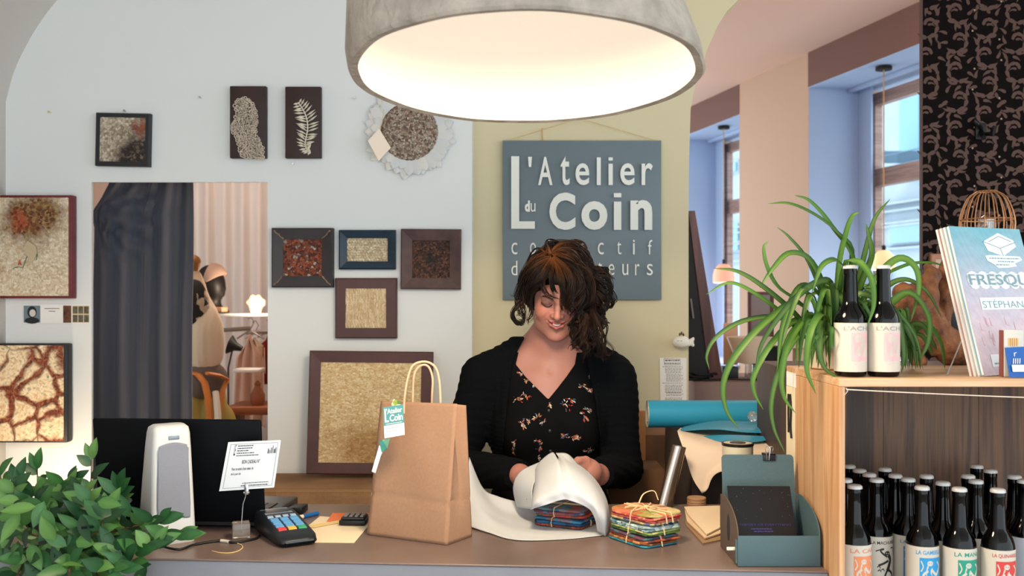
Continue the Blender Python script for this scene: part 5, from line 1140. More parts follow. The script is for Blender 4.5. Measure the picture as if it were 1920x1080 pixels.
# ---------------- driftwood, cage lamp, frames behind ----------------
DD = 2.36
dr = thing('driftwood', 'gnarled orange-brown driftwood trunk standing behind the magazines', 'driftwood', (PX(1770,DD), DD, 1.335))
def dw(p):
    q = lambda x, y, d=DD: nv(P(x, y, d))
    f = chain(p, [q(1700,560), q(1722,590), q(1748,625), q(1790,655), q(1840,672)], [.026,.034,.036,.040,.03], .02)
    f = smin(f, chain(p, [q(1745,610), q(1738,560), q(1748,520), q(1742,500,DD+.02)], [.03,.022,.017,.008], .02), .02)
    f = smin(f, chain(p, [q(1752,610,DD+.03), q(1776,560,DD+.03), q(1772,512,DD+.03), q(1778,480,DD+.03)], [.03,.022,.016,.008], .02), .015)
    f = smin(f, chain(p, [q(1680,570), q(1700,548), q(1716,536)], [.012,.02,.008], .02), .02)
    f = smin(f, chain(p, [q(1720,590), q(1712,640), q(1720,676)], [.03,.022,.02], .02), .02)
    s = p*55; f += .0035*np.sin(s[:,0]*1.7+2*np.sin(s[:,2]*.8))*np.sin(s[:,2]*.9+s[:,1])+.0015*np.sin(s[:,0]*5+s[:,2]*1.2)
    return np.maximum(f, 1.3352-p[:,2])
surf_obj('trunk', dw, rng(PX(1660,DD),PX(1880,DD),.004), rng(DD-.08,DD+.1,.004), rng(1.33,PZ(470,DD),.004), M('driftwood_m', (150,96,58), .7, noise=(22,.95,(70,36,22)), bump=(70,.8,.005)), dr)
b = MB(); b.rbox((PX(1783,2.5), 2.5, 1.3353), (PX(1850,2.5), 2.56, PZ(470,2.5)), .003); tag(b.build('book', M('cover_black', (20,18,20), .4), None, origin=(PX(1810,2.5),2.53,1.3353)), 'black bound book standing behind the driftwood', 'book')
b = MB(); b.add([P(1782,480,2.493), P(1800,478,2.493), P(1800,552,2.493), P(1782,548,2.493)], [(3,2,1,0)]); tag(b.build('card', PAPER, None, origin=P(1790,540,2.493), solid=.0008), 'white printed card leaning against the black book behind the magazines', 'card')
cg = thing('table_lamp', 'wire cage lamp of copper rods standing behind the magazines', 'lamp', (PX(1809,2.56), 2.44, 1.3353)); D_ = 2.44; z_ = lambda y: PZ(y, D_)-1.3353; rr_ = 47/F*D_
b = MB()
for i in range(18):
    a = i/18*6.283; b.tube(catmull([(.35*rr_*math.cos(a),.35*rr_*math.sin(a),z_(359)),(.72*rr_*math.cos(a),.72*rr_*math.sin(a),z_(372)),(rr_*math.cos(a),rr_*math.sin(a),z_(408)),(.95*rr_*math.cos(a),.95*rr_*math.sin(a),z_(440)),(.5*rr_*math.cos(a),.5*rr_*math.sin(a),z_(472))], 12), .0016, 5)
for (r_, y) in ((.35,359),(.98,412),(.5,472)): b.tube([(r_*rr_*math.cos(a*.2618), r_*rr_*math.sin(a*.2618), z_(y)) for a in range(25)], .002, 5, cap=False)
b.build('cage', M('cage_copper', (176,122,80), .4, metal=.5), cg)
b = MB(); b.lathe([(.008,z_(470)),(.010,z_(450)),(.022,z_(425)),(.020,z_(410)),(.002,z_(400))], 18); b.build('bulb', glass_thin('bulb_glass', (.95,.9,.85,1), .2), cg)
b = MB(); b.lathe([(.055,0),(.055,.012),(.01,.02),(.008,z_(480)),(.014,z_(478)),(.014,z_(450))], 20); b.build('stem', M('lamp_brass', (120,84,54), .4, metal=.6), cg)
def wallframe(lab, x0_, y0_, x1_, y1_, d, m1, m2):
    t = thing('framed_picture', lab, 'picture', P((x0_+x1_)/2, (y0_+y1_)/2, d)); w_ = (x1_-x0_)/2/F*d; h_ = (y1_-y0_)/2/F*d
    b = MB(); frame_mesh(b, w_, h_, .018, .02); b.build('frame', m1, t, smooth=False); b = MB(); b.box((-w_+.016,-.012,-h_+.016),(w_-.016,-.006,h_-.016)); b.build('panel', m2, t, smooth=False)
wallframe('small pale wood picture on the dark patterned wallpaper above the driftwood', 1741, 476, 1790, 512, DP-.001, M('frame_pale', (176,120,92), .5), M('print_blush', (206,176,156), .6))
hk = thing('wall_hook', 'black double wall hook on the dark patterned wallpaper', 'hook', P(1837, 247, DP-.002))
b = MB(); c0 = hk.location; 
b.rbox((-.02,-.012,-.03),(.02,0,.03), .004); b.tube([(-.0,-.012,.01),(-.03,-.05,.02),(-.045,-.05,.03)], .007, 8); b.tube([(0,-.012,-.01),(.02,-.06,-.02),(.03,-.05,.01)], .007, 8); b.tube([(0,-.01,-.0),(-.01,-.05,-.03)], .009, 8); b.build('hook', M('hook_black', (10,9,11), .5), hk)
hk2 = dup(hk, P(1857,380,DP-.002), label='black wall hook low on the wallpaper just right of the cage lamp')
# ================= BEHIND THE COUNTER, RIGHT =================
SX0 = .42
pst = MB(); pst.rbox((SX0+.03, 2.50, 0), (.57, 2.93, 1.134), .004); tag(pst.build('cabinet', M('stand_brown', (64,50,44), .7), None, origin=(.52,2.7,0)), 'dark stand behind the counter carrying the papers and the blue roll', 'cabinet')
rl = thing('paper_roll', 'thick roll of turquoise paper lying across behind the counter', 'paper roll', (PX(1340,2.78), 2.78, 1.1755))
b = MB(); x0_ = PX(1214,2.78); x1_ = PX(1475,2.78)
b.tube([(x0_,2.78,1.1755),(x1_,2.78,1.1755)], .0378, 40, cap=False)
b.build('roll', M('roll_turquoise', (44,150,184), .5, spec=.4), rl, world=True, ang=60)
b = MB(); b.tube([(x0_-.001,2.78,1.1755),(x0_+.01,2.78,1.1755)], .0372, 40, cap=False); b.tube([(x0_-.0005,2.78,1.1755),(x0_+.01,2.78,1.1755)], .022, 30, cap=False); b.tube([(x0_+.002,2.78,1.1755),(x0_+.004,2.78,1.1755)], .036, 30); b.build('roll_end', M('roll_edge', (200,196,180), .7), rl, world=True)
def free_sheet(name, lab, cat, ctrl, m, nu=24, nv_=24, th=.0006, ang=180):
    f = patch(ctrl, nu, nv_); c = f(.5,.5); b = MB(); b.grid(lambda u, v: f(u, v), nu, nv_); return tag(b.build(name, m, None, ang=ang, origin=c, solid=th), lab, cat)
tissue, nt, bs = new_mat('tissue_paper'); bs.inputs['Base Color'].default_value = lin((222,225,228)); bs.inputs['Roughness'].default_value = .7
tr = nd(nt, 'ShaderNodeBsdfTranslucent', Color=lin((236,230,222))); mx = nd(nt, 'ShaderNodeMixShader', Fac=.35, i1=bs.outputs[0], i2=tr.outputs[0]); nt.links.new(mx.outputs[0], nt.nodes['Material Output'].inputs[0])
nn = nd(nt, 'ShaderNodeTexNoise', Vector=coords(nt), Scale=9.0, Detail=2.0); bp = nd(nt, 'ShaderNodeBump', Height=nn.outputs[0], Strength=.5, Distance=.01); nt.links.new(bp.outputs[0], bs.inputs['Normal'])
cs = lambda *a: [P(*q) for q in a]
free_sheet('tissue_paper', 'large cream tissue sheet draped over the stand edge below the turquoise roll', 'paper', [
    cs((1276,802,2.74),(1330,800,2.74),(1400,799,2.74),(1445,799,2.74)), cs((1272,806,2.62),(1330,812,2.62),(1400,812,2.62),(1445,812,2.62)),
    cs((1271,812,2.50),(1330,832,2.48),(1400,838,2.48),(1445,836,2.48)), cs((1284,850,2.455),(1322,862,2.45),(1390,852,2.45),(1445,848,2.455)),
    cs((1298,895,2.44),(1322,908,2.44),(1342,878,2.44),(1445,868,2.44)), cs((1316,925,2.435),(1326,918,2.435),(1350,885,2.435),(1445,880,2.435))], M('tissue_cream', (232,208,184), .8))
free_sheet('paper_sheet', 'turquoise paper sheet lying curled on top of the cream tissue', 'paper', [cs((1282,800,2.70),(1340,789,2.70),(1400,790,2.70),(1465,792,2.70)), cs((1276,806,2.60),(1340,800,2.58),(1400,802,2.58),(1470,803,2.58)), cs((1282,808,2.575),(1340,805,2.55),(1400,811,2.55),(1470,812,2.55))], M('sheet_turquoise', (44,142,176), .5))
free_sheet('paper_sheet', 'smaller turquoise offcut in front of the larger turquoise sheet', 'paper', [cs((1314,818,2.555),(1360,815,2.54),(1440,818,2.53)), cs((1330,824,2.525),(1380,824,2.51),(1440,824,2.51)), cs((1350,828,2.505),(1385,831,2.495),(1430,827,2.495))], M('sheet_turquoise2', (50,146,180), .5))
gb = thing('glass_ornament', 'small clear glass ball and stopper lying on the turquoise sheet', 'ornament', P(1418,792,2.66))
b = MB(); lump(b, P(1411,781,2.665), (.014,.014,.014)); lump(b, P(1428,784,2.665), (.012,.010,.010)); lump(b, P(1434,782,2.665), (.006,.006,.008)); b.build('glass', M('clear_glass', (230,230,230), .05, trans=.8), gb, world=True)
tn = thing('tin', 'round dark rimmed tin half hidden behind the brochure holder', 'tin', (PX(1452,2.33), 2.40, 1.0))
b = MB(); zt = PZ(826,2.40)-1.0; b.lathe([(.048,0),(.05,.003),(.05,zt-.004),(.052,zt),(.048,zt),(.046,zt-.004),(.001,zt-.005)], 40); b.build('body', M('tin_olive', (196,190,160), .5), tn) if False else None
b = MB(); b.lathe([(.034,0),(.036,.003),(.036,zt)], 40); b.build('body', M('tin_cream', (214,206,180), .5), tn); b = MB(); b.lathe([(.037,zt-.006),(.038,zt),(.034,zt+.001),(.033,zt-.002),(.020,zt-.002),(.018,zt+.0015),(.001,zt+.0015)], 40); b.build('rim', M('tin_rim', (50,44,38), .4, metal=.5), tn)
tn.location = (.535, 2.36, 1.0005)
# carton boxes behind the woman
cb1 = M('carton', (128,88,58), .85, noise=(7,.25)); cb2 = M('board_orange', (206,136,78), .6)
b = MB(); b.rbox((.30,3.0,0),(.575,3.26,PZ(815,3.0)), .004); tag(b.build('carton_box', cb1, None, origin=(.44,3.1,0)), 'brown cardboard box standing low on the right behind the woman', 'box')
b = MB(); b.rbox((.27,2.80,0),(.43,2.96,PZ(880,2.8)), .004); tag(b.build('carton_box', M('carton2', (110,76,50), .85), None, origin=(.35,2.85,0)), 'lower brown cardboard box in front of the taller carton behind the woman', 'box')
b = MB(); b.rbox((PX(1150,2.97),2.965,0.3),(PX(1210,2.97),2.98,PZ(770,2.97)), .002); tag(b.build('wooden_board', cb2, None, origin=(PX(1180,2.97),2.97,.3)), 'orange-brown wooden board standing upright behind the woman on the right', 'board')
# cellophane roll
ce = thing('foil_roll', 'leaning silver and clear cellophane roll standing behind the textile bundles', 'roll', CT(1240,953)); c0 = ce.location
cl_, nt, bs = new_mat('cellophane'); bs.inputs['Base Color'].default_value = lin((110,96,84)); bs.inputs['Roughness'].default_value = .12; bs.inputs['Metallic'].default_value = .6
a = CT(1247,950,.001)+Vector((0,.0,0)); t_ = P(1273,836,a.y+.02); b = MB()
b.tube([a, t_], .018, 24); b.build('roll', M('foil_brown', (120,104,90), .22, metal=.7), ce, world=True)
b = MB(); b.tube([a+Vector((-.010,-.014,0)), t_+Vector((-.004,-.014,0))], .008, 12); b.build('foil_highlight', M('silver_highlight', (232,232,232), .3, metal=.6), ce, world=True)  # pale strip painting the silver highlight along the roll
# round boxes
rb = None; rbd = .405
for i in range(2):
    t = thing('round_box', ['lower pale wooden round box left of the brochure holder','upper pale wooden round box left of the brochure holder'][i], 'box', (PX(1306,2.37), 2.37, 1.0005+i*.0125), 0, 'round wooden boxes')
    b = MB(); b.lathe([(.021,0),(.0225,.001),(.0225,.011),(.0215,.0122),(.001,.0122)], 36); b.build('box', M('poplar_%d' % i, (170,130,96), .6), t)
    b = MB(); b.lathe([(.0228,.006),(.0228,.0105)], 36, cap0=False, cap1=False); b.build('lid_band', M('poplar_dark%d' % i, (150,112,80), .6), t)
# cards stack
cst = []
for i, (pts, c_, l_) in enumerate(((((1284,962),(1352,955),(1356,1012),(1318,1020),(1286,985)), (150,116,84), 'brown kraft card lowest of the fan left of the brochure holder'),
        (((1284,957),(1350,952),(1354,1000),(1322,1010),(1288,978)), (214,186,150), 'cream card in the middle of the fan left of the brochure holder'),
        (((1283,951),(1350,949),(1350,990),(1325,1003),(1290,965)), (228,204,170), 'pale cream card on top of the fan left of the brochure holder'))):
    sheet('greeting_card', l_, 'card', pts, M('card_%d' % i, c_, .8), .0015+i*.0045, .003)['group'] = 'cards fanned on the counter'
# ---------------- brochure holder ----------------
HX0, HX1, HY0, HY1 = .419, .572, 1.846, 2.0; ho_ = M('holder_slate', (74,98,104), .75, noise=(500,.15)); kin = M('holder_kraft', (92,76,66), .8)
bh = thing('brochure_holder', 'slate green cardboard brochure holder with curved sides on the counter corner', 'holder', ((HX0+HX1)/2, 1.92, CZ))
def rr_poly(x0_, x1_, z0_, z1_, r_, n=6):
    p = [(x0_, z0_), (x1_, z0_)]
    for (cx, cz, a0) in ((x1_-r_, z1_-r_, 0), (x0_+r_, z1_-r_, 90)):
        for i in range(n+1): a = math.radians(a0+90*i/n); p.append((cx+r_*math.cos(a), cz+r_*math.sin(a)))
    return p
b = MB(); tp = math.radians(9); b.prism(rr_poly(HX0+.004, HX1-.004, 0, .182, .008), (0,HY1-.018,CZ+.003), (1,0,0), (0,math.sin(tp),math.cos(tp)), (0,1,0), .0022); b.build('back_panel', ho_, bh, world=True, ang=30)
b = MB(); b.rbox((HX0,HY0,CZ+.001),(HX1,HY0+.0022,CZ+.058), .0006); b.build('front_panel', ho_, bh, world=True)
b = MB(); b.rbox((HX0,HY0+.0024,CZ+.001),(HX1,HY1,CZ+.003), .0006); b.build('base', kin, bh, world=True)
for (x_, m_) in ((HX0-.0003, 'L'), (HX1-.0017, 'R')):
    pl_ = [(HY0+.0005, 0), (HY1, 0), (HY1, .105)]+[(HY1-.006-(HY1-HY0-.008)*math.sin(a*math.pi/20), .058+.052*math.cos(a*math.pi/20)) for a in range(1,11)]
    b = MB(); b.prism(pl_, (x_,0,CZ+.001), (0,1,0), (0,0,1), (1,0,0), .002)
    if m_ == 'L':
        ov = [(1.925+.012*math.cos(a*.5236), .055+.026*math.sin(a*.5236)) for a in range(12)]
    b.build('side_wing', kin if m_ == 'L' else ho_, bh, world=True, ang=30)
    if m_ == 'L': b = MB(); b.prism(ov, (x_-.0006,0,CZ+.001), (0,1,0), (0,0,1), (1,0,0), .0005); b.build('finger_slot', M('slot_shadow', (38,46,54), .8), bh, world=True, smooth=False)
b = MB(); b.tube([(HX0-.0008,HY0+.006,CZ+.006),(HX0-.0008,HY0+.006,CZ+.05)], .003, 10); b.build('folded_edge', ho_, bh, world=True)
b = MB(); b.rbox((HX0-.018,HY0+.012,CZ+.028),(HX0-.0012,HY0+.016,CZ+.034), .001); b.build('tab', CREAM, bh, world=True)
LF = [(1364,911,1.955),(1487,914,1.965),(1503,1030,1.900),(1381,1030,1.892)]
bk = thing('leaflet', 'black leaflet with faint violet lines standing inside the brochure holder', 'leaflet', P(1440,1010,1.91))
A_, B_, C_, D__ = [P(*q) for q in LF]
A_ = Vector((HX0+.006,1.968,PZ(911,1.968))); B_ = Vector((HX0+.130,1.968,PZ(912,1.968))); C_ = Vector((HX0+.130,1.9,CZ+.004)); D__ = Vector((HX0+.006,1.9,CZ+.004))
lf_ = lambda u, v, o_=.0: (A_*(1-u)+B_*u)*(1-v)+(D__*(1-u)+C_*u)*v+Vector((0,-o_,o_*.3))
b = MB(); b.add([lf_(0,0),lf_(1,0),lf_(1,1),lf_(0,1)], [(3,2,1,0)]); b.build('sheet', M('leaflet_black', (12,13,20), .3), bk, world=True, smooth=False, solid=.0015)
b = MB(); g = lambda u, v: lf_(u, v, .0016); text(b, 'THEORY OF EVERYTHING', .12, .93, .565, .535, g, .0); cln(b, g, .3,.62,.60,.018,1); cln(b, g, .34,.64,.635,.018,2); cln(b, g, .2,.85,.80,.012,3); b.build('violet_print', M('violet_ink', (56,50,110), .5), bk, world=True, smooth=False)
b = MB(); rr = random.Random(8)
for i in range(26): u, v = rr.random()*.95+.02, rr.random()*.45+.03; e_ = .004+.004*rr.random(); b.add([g(u,v),g(u+e_,v),g(u+e_,v+e_),g(u,v+e_)], [(0,1,2,3)])
b.build('star_specks', M('specks', (130,134,144), .5), bk, world=True, smooth=False)
bc = thing('binder_clip', 'black binder clip with wire loops on top of the slate holder back', 'clip', P(1441,853,2.012)); c0 = bc.location
b = MB(); b.prism([(-.0115,-.006),(.0115,-.006),(.0125,.008),(-.0125,.008)], (0,-.005,0), (1,0,0), (0,0,1), (0,1,0), .011); b.build('clip', BLACK, bc, smooth=False) if False else None
b = MB()
def clipbox(b, y0_, y1_): b.add([(-.0115,y0_,-.012),(.0115,y0_,-.012),(.0125,y0_-.0015 if y0_<0 else y0_+.0015,.003),(-.0125,y0_-.0015 if y0_<0 else y0_+.0015,.003),(-.0115,y1_,-.012),(.0115,y1_,-.012),(.0125,y1_-.0015 if y1_<0 else y1_+.0015,.003),(-.0125,y1_-.0015 if y1_<0 else y1_+.0015,.003)], [(0,1,2,3),(7,6,5,4),(0,4,5,1),(1,5,6,2),(2,6,7,3),(3,7,4,0)])
b.rbox((-.0125,-.006,-.011),(.0125,-.0035,.003), .0006); b.rbox((-.0125,.004,-.011),(.0125,.0065,.003), .0006); b.rbox((-.0125,-.006,.0005),(.0125,.0065,.004), .0006); b.build('clip', BLACK, bc)
b = MB(); b.tube(catmull([(-.005,-.0066,-.009),(-.006,-.0075,.002),(-.008,-.006,.014),(-.003,-.005,.018),(.002,-.006,.014),(.0,-.0075,.002),(-.001,-.0066,-.009)], 24), .0008, 6); b.tube(catmull([(.003,.0068,-.006),(.002,.008,.004),(.004,.007,.014),(.008,.006,.016),(.011,.007,.012),(.008,.008,.002)], 20), .0008, 6); b.build('wire_loops', STEEL, bc)
# ---------------- furniture beyond the counter (right middle) ----------------
b = MB(); b.rbox((PX(1303,3.75),3.75,0),(1.75,4.2,PZ(716,3.75)), .004); tag(b.build('sideboard', M('sideboard_taupe', (128,104,98), .6), None, origin=(1.2,3.9,0)), 'taupe sideboard in the room behind, loaded with clutter', 'sideboard')
SBZ = PZ(716,3.75)+.0004
def onsb(px, d): return Vector((PX(px,d), d, SBZ))
lpn = thing('leaning_panel', 'tall dark wooden panel leaning behind the right edge of the beige wall', 'wooden panel', P(1330,712,3.85))
rdw = wood('dark_red_wood', [(52,26,24),(82,42,36),(104,56,46)], (24,24,1.4), .4)
def lp_(name, pts, m, th):
    b = MB(); q = [P(*p) for p in pts]; b.add(q+[v+Vector((.0,th,0)) for v in q], [(3,2,1,0),(4,5,6,7),(0,1,5,4),(1,2,6,5),(2,3,7,6),(3,0,4,7)]); return b.build(name, m, lpn, world=True, smooth=False)
lp_('front_face', [(1289,397,3.80),(1302,396,3.80),(1318,712,3.80),(1289,712,3.80)], M('panel_black', (16,12,12), .6), .02) if False else None
lp_('face', [(1280,398,3.80),(1294,396,3.80),(1334,714,3.80),(1280,714,3.80)], M('panel_black', (18,13,13), .6), .012)
lp_('edge', [(1291,395.5,3.795),(1303,395,3.795),(1356,714,3.795),(1331,714,3.795)], rdw, .05)
lp_('hinge', [(1294,560,3.785),(1297,560,3.785),(1302,597,3.785),(1299,597,3.785)], M('hinge_grey', (120,110,104), .4), .008)
b = MB(); rr = random.Random(9)
for i in range(5): 
    c_ = onsb(1306+i*4, 3.79+.02*(i%2)); b.tube([c_+Vector((.045*math.cos(a*.4), -.012*math.sin(a*.4), .01+.008*i*.5+.004*math.sin(a))) for a in range(17)], .004, 6, cap=False)
b.tube(catmull([onsb(1318,3.76)+Vector((0,0,.005)), onsb(1350,3.77)+Vector((0,0,.008)), onsb(1400,3.77)+Vector((0,0,.006)), onsb(1440,3.78)+Vector((0,0,.005))], 20), .003, 6)
tag(b.build('cable', BLACK, None, origin=onsb(1315,3.8)), 'coil of black cable at the foot of the leaning dark panel', 'cable')
b = MB(); b.lathe([(.05,0),(.055,.01),(.075,.06),(.09,.10),(.084,.102),(.07,.06),(.045,.02)], 32); o = b.build('bowl', M('bowl_cream', (214,190,166), .4), None); o.location = onsb(1406,3.9)+Vector((0,0,.062)); 
tag(o, 'cream bowl on a short glass foot left of the spider plant', 'bowl'); b = MB(); b.lathe([(.03,0),(.03,.003),(.02,.008),(.02,.056),(.035,.060)], 24); o = b.build('glass_jar', glass_thin('jar', (.8,.8,.8,1), .2), None); o.location = onsb(1406,3.9); tag(o, 'clear glass jar under the cream bowl on the sideboard', 'jar')
b = MB(); b.rbox(tuple(onsb(1433,4.02)), tuple(onsb(1468,4.02)+Vector((0,.10,.12))), .004); tag(b.build('box', M('box_black', (22,18,20), .5), None, origin=onsb(1450,3.9)), 'small black box on the sideboard right of the cream bowl', 'box')
b = MB(); b.rbox(tuple(onsb(1356,3.9)), tuple(onsb(1385,3.9)+Vector((0,.08,.045))), .004); tag(b.build('box', M('box_dark', (26,24,26), .5), None, origin=onsb(1370,3.9)), 'flat dark box on the sideboard between the panel and the bowl', 'box')
b = MB(); b.rbox(tuple(onsb(1357,4.0)+Vector((0,0,.047))), tuple(onsb(1384,4.0)+Vector((0,.01,.215))), .003); o = b.build('picture_card', M('card_tan', (206,160,128), .7), None, origin=onsb(1370,4.0)); o.location.z += 0; tag(o, 'tan picture card propped behind the flat dark box', 'card')
fm = thing('framed_picture', 'small dark red framed picture standing behind the spider plant leaves', 'picture', onsb(1425,4.05)); w_ = 24/F*4.05
b = MB(); frame_mesh(b, w_, .105, .012, .02); b.v = [v+Vector((0,0,.236)) for v in b.v]; b.build('frame', M('frame_redwood', (92,44,36), .5), fm, smooth=False)
b = MB(); b.box((-w_+.011,-.012,.143),(w_-.011,-.006,.33)); b.build('panel', M('panel_bronze', (120,96,88), .2), fm, smooth=False); b = MB(); b.box((-.03,.0,0),(.03,.01,.30)); b.build('support', DARK, fm)
lt_ = thing('tray', 'long pale wooden tray on the sideboard behind the spider plant', 'tray', onsb(1520,3.9)); 
b = MB(); b.rbox((-.10,-.05,.12),(.14,.06,.135), .003); b.rbox((-.10,-.05,.135),(.14,-.045,.15), .002); b.rbox((-.06,-.03,0),(.06,.04,.1198), .003); b.build('tray', M('tray_pale', (214,186,156), .6), lt_)
# ================= PLANTS =================
leafm = MC('leaf_green', .42, .4, tl=.18)
def leafblade(b, base, d, up, L, W, curl, col, k=6, fold=.25, twist=0):
    d = d.normalized(); side = d.cross(up)
    side = side.normalized() if side.length > 1e-4 else d.orthogonal().normalized(); nrm = side.cross(d).normalized()
    vs = []; b.col = col
    for i in range(k+1):
        t = i/k; w_ = W*(math.sin(math.pi*t**.82)**.9 if 0 < t < 1 else .02)*.5
        c = base+d*(L*t*(1-.12*curl*t))-nrm*(curl*L*.32*t*t)
        vs += [c-side*w_+nrm*w_*fold, c, c+side*w_+nrm*w_*fold]
    m = len(b.v); b.add(vs, [(i*3+j, i*3+j+1, i*3+j+4, i*3+j+3) for i in range(k) for j in range(2)])
    for i in range(k+1):
        for j in range(3):
            f = 1.0 if j != 1 else 1.35; b.c[m+i*3+j] = (col[0]*f, col[1]*f, col[2]*f, 1)
pp = thing('potted_plant', 'lush trailing plant with pointed green leaves on the left end of the counter', 'plant', (-.86, 1.98, CZ))
b = MB(); b.lathe([(.06,.0),(.075,.004),(.092,.085),(.098,.09),(.09,.09),(.085,.075),(.001,.07)], 32); b.build('pot', M('pot_slate', (60,70,78), .6), pp)
fb = MB(); fb.usecol = True; sbm = MB(); rr = random.Random(21)
greens = [(42,84,42),(54,98,48),(34,72,40),(70,112,54),(46,90,50),(84,122,60),(30,64,36)]
def stemleaf(pts, n_leaf, L=.050, seed=0, tipdir=None):
    q = catmull(pts, 24); r2 = random.Random(seed); sbm.tube(q, [.0022-.0012*i/24 for i in range(25)], 5)
    for i in range(n_leaf):
        t = (i+.6)/n_leaf; j = min(23, int(t*24)); p = q[j]; tan_ = (q[min(24,j+1)]-q[max(0,j-1)]).normalized()
        a = r2.uniform(-.6,.6)+(math.pi if i % 2 else 0); sd = Vector((math.cos(a), -.35+.2*math.sin(a), .25+.2*r2.random()))
        d = (sd*.9+tan_*.65+Vector((0,-.15,0))).normalized(); up = Vector((r2.uniform(-.4,.4), -1.0, r2.uniform(.2,1.0))).normalized()
        c = lin(r2.choice(greens)); leafblade(fb, p, d, up, L*r2.uniform(.75,1.25), L*r2.uniform(.40,.52), r2.uniform(0,.7), c)
    c = lin(r2.choice(greens)); leafblade(fb, q[-1], (q[-1]-q[-3]).normalized()+Vector((.2,-.1,.1)), Vector((0,-1,.4)), L*1.0, L*.42, .2, c); leafblade(fb, q[-1], (q[-1]-q[-3]).normalized()+Vector((-.5,-.1,.2)), Vector((0,-1,.4)), L*.8, L*.36, .2, c)
G = [((90,1000,1.95),(72,940,1.93),(70,880,1.92)), ((150,980,1.98),(168,930,1.98),(172,862,1.98)), ((60,1000,1.9),(20,930,1.9),(-5,885,1.9)), ((180,990,1.95),(215,950,1.93),(222,915,1.92)), ((120,980,1.9),(100,930,1.9),(130,905,1.9)),
     ((200,1000,1.9),(260,985,1.87),(300,975,1.86)), ((200,1020,1.88),(270,1010,1.84),(335,1005,1.84)), ((190,1030,1.86),(250,1035,1.80),(290,1020,1.80)), ((40,1000,1.9),(20,960,1.86),(30,905,1.88)), ((160,1000,1.9),(150,950,1.88),(120,920,1.9)),
     ((120,1010,1.88),(60,1000,1.82),(20,960,1.82)), ((120,1010,1.88),(180,1000,1.8),(200,960,1.82)), ((120,1030,1.86),(150,1060,1.76),(220,1065,1.74)), ((100,1030,1.86),(60,1050,1.76),(10,1040,1.76)), ((140,1020,1.86),(130,1080,1.74),(160,1120,1.74)), ((60,1030,1.86),(30,1090,1.76),(60,1140,1.76)), ((160,1040,1.86),(200,1100,1.76),(240,1110,1.75)),
     ((130,1000,1.9),(90,970,1.84),(60,935,1.86)), ((140,1010,1.88),(170,960,1.84),(150,930,1.86)), ((160,1020,1.86),(240,1060,1.78),(215,1030,1.78))]
for i, g in enumerate(G): stemleaf([P(*q) for q in g], 9 if i > 1 else 6, .052 if i > 4 else .047, i)
for i in range(150):
    px = rr.gauss(110, 75); py = rr.uniform(935, 1120); lim = 925+max(0, (px-150))*.4+max(0, 60-px)*.2
    if px > 285 or py < lim: continue
    d_ = rr.uniform(1.76, 1.93); p = P(px, py, d_); a = rr.uniform(0, 6.283)
    leafblade(fb, p, Vector((math.cos(a), -.3, math.sin(a)*.7)), Vector((rr.uniform(-.4,.4),-1,rr.uniform(.2,.9))), rr.uniform(.04,.062), rr.uniform(.019,.027), rr.uniform(0,.6), lin(rr.choice(greens)))
fb.build('foliage', leafm, pp, world=True, ang=180); sbm.build('stems', M('stem_brown', (104,74,52), .6), pp, world=True)
# spider plant
sp_ = thing('potted_spider_plant', 'large spider plant with arching striped leaves behind the two bottles', 'plant', (PX(1565,2.0), 2.0, CTOP+.0005))
b = MB(); b.lathe([(.045,0),(.05,.003),(.066,.07),(.07,.074),(.063,.074),(.06,.06),(.001,.058)], 32); b.build('pot', M('pot_white', (206,190,166), .5), sp_)
spb = MB(); spb.usecol = True
def strap(pts, W, col, seed=0, tw=0.0, lt=1.0):
    q = catmull(pts, 26); n = len(q); vs = []; r2 = random.Random(seed); ph = r2.uniform(-.5,.5)
    cl = []
    for i, p in enumerate(q):
        t = i/(n-1); tan_ = (q[min(n-1,i+1)]-q[max(0,i-1)]).normalized(); view = Vector((.15*math.sin(seed), -1, .45+ph)).normalized()
        side = tan_.cross(view); side = side.normalized() if side.length > 1e-3 else Vector((1,0,0)); nr = side.cross(tan_).normalized()
        w_ = W*.5*min(1, .45+t*2.2)*(1-t**3.0)**.8+.0002
        vs += [p-side*w_+nr*w_*.35, p-side*w_*.35, p+side*w_*.35, p+side*w_+nr*w_*.35]
        c = lin(col); e = [min(1, x*lt) for x in lin((122,148,62))[:3]]; cl += [c, (e[0]*.55+c[0]*.45, e[1]*.55+c[1]*.45, e[2]*.55+c[2]*.45, 1), (e[0]*.35+c[0]*.65, e[1]*.35+c[1]*.65, e[2]*.35+c[2]*.65, 1), c]
    m = len(spb.v); spb.add(vs, [(i*4+j, i*4+j+1, i*4+j+5, i*4+j+4) for i in range(n-1) for j in range(3)]); spb.c[m:] = cl
gs = [(36,88,36),(46,102,38),(28,74,36),(64,114,44),(22,66,40)]
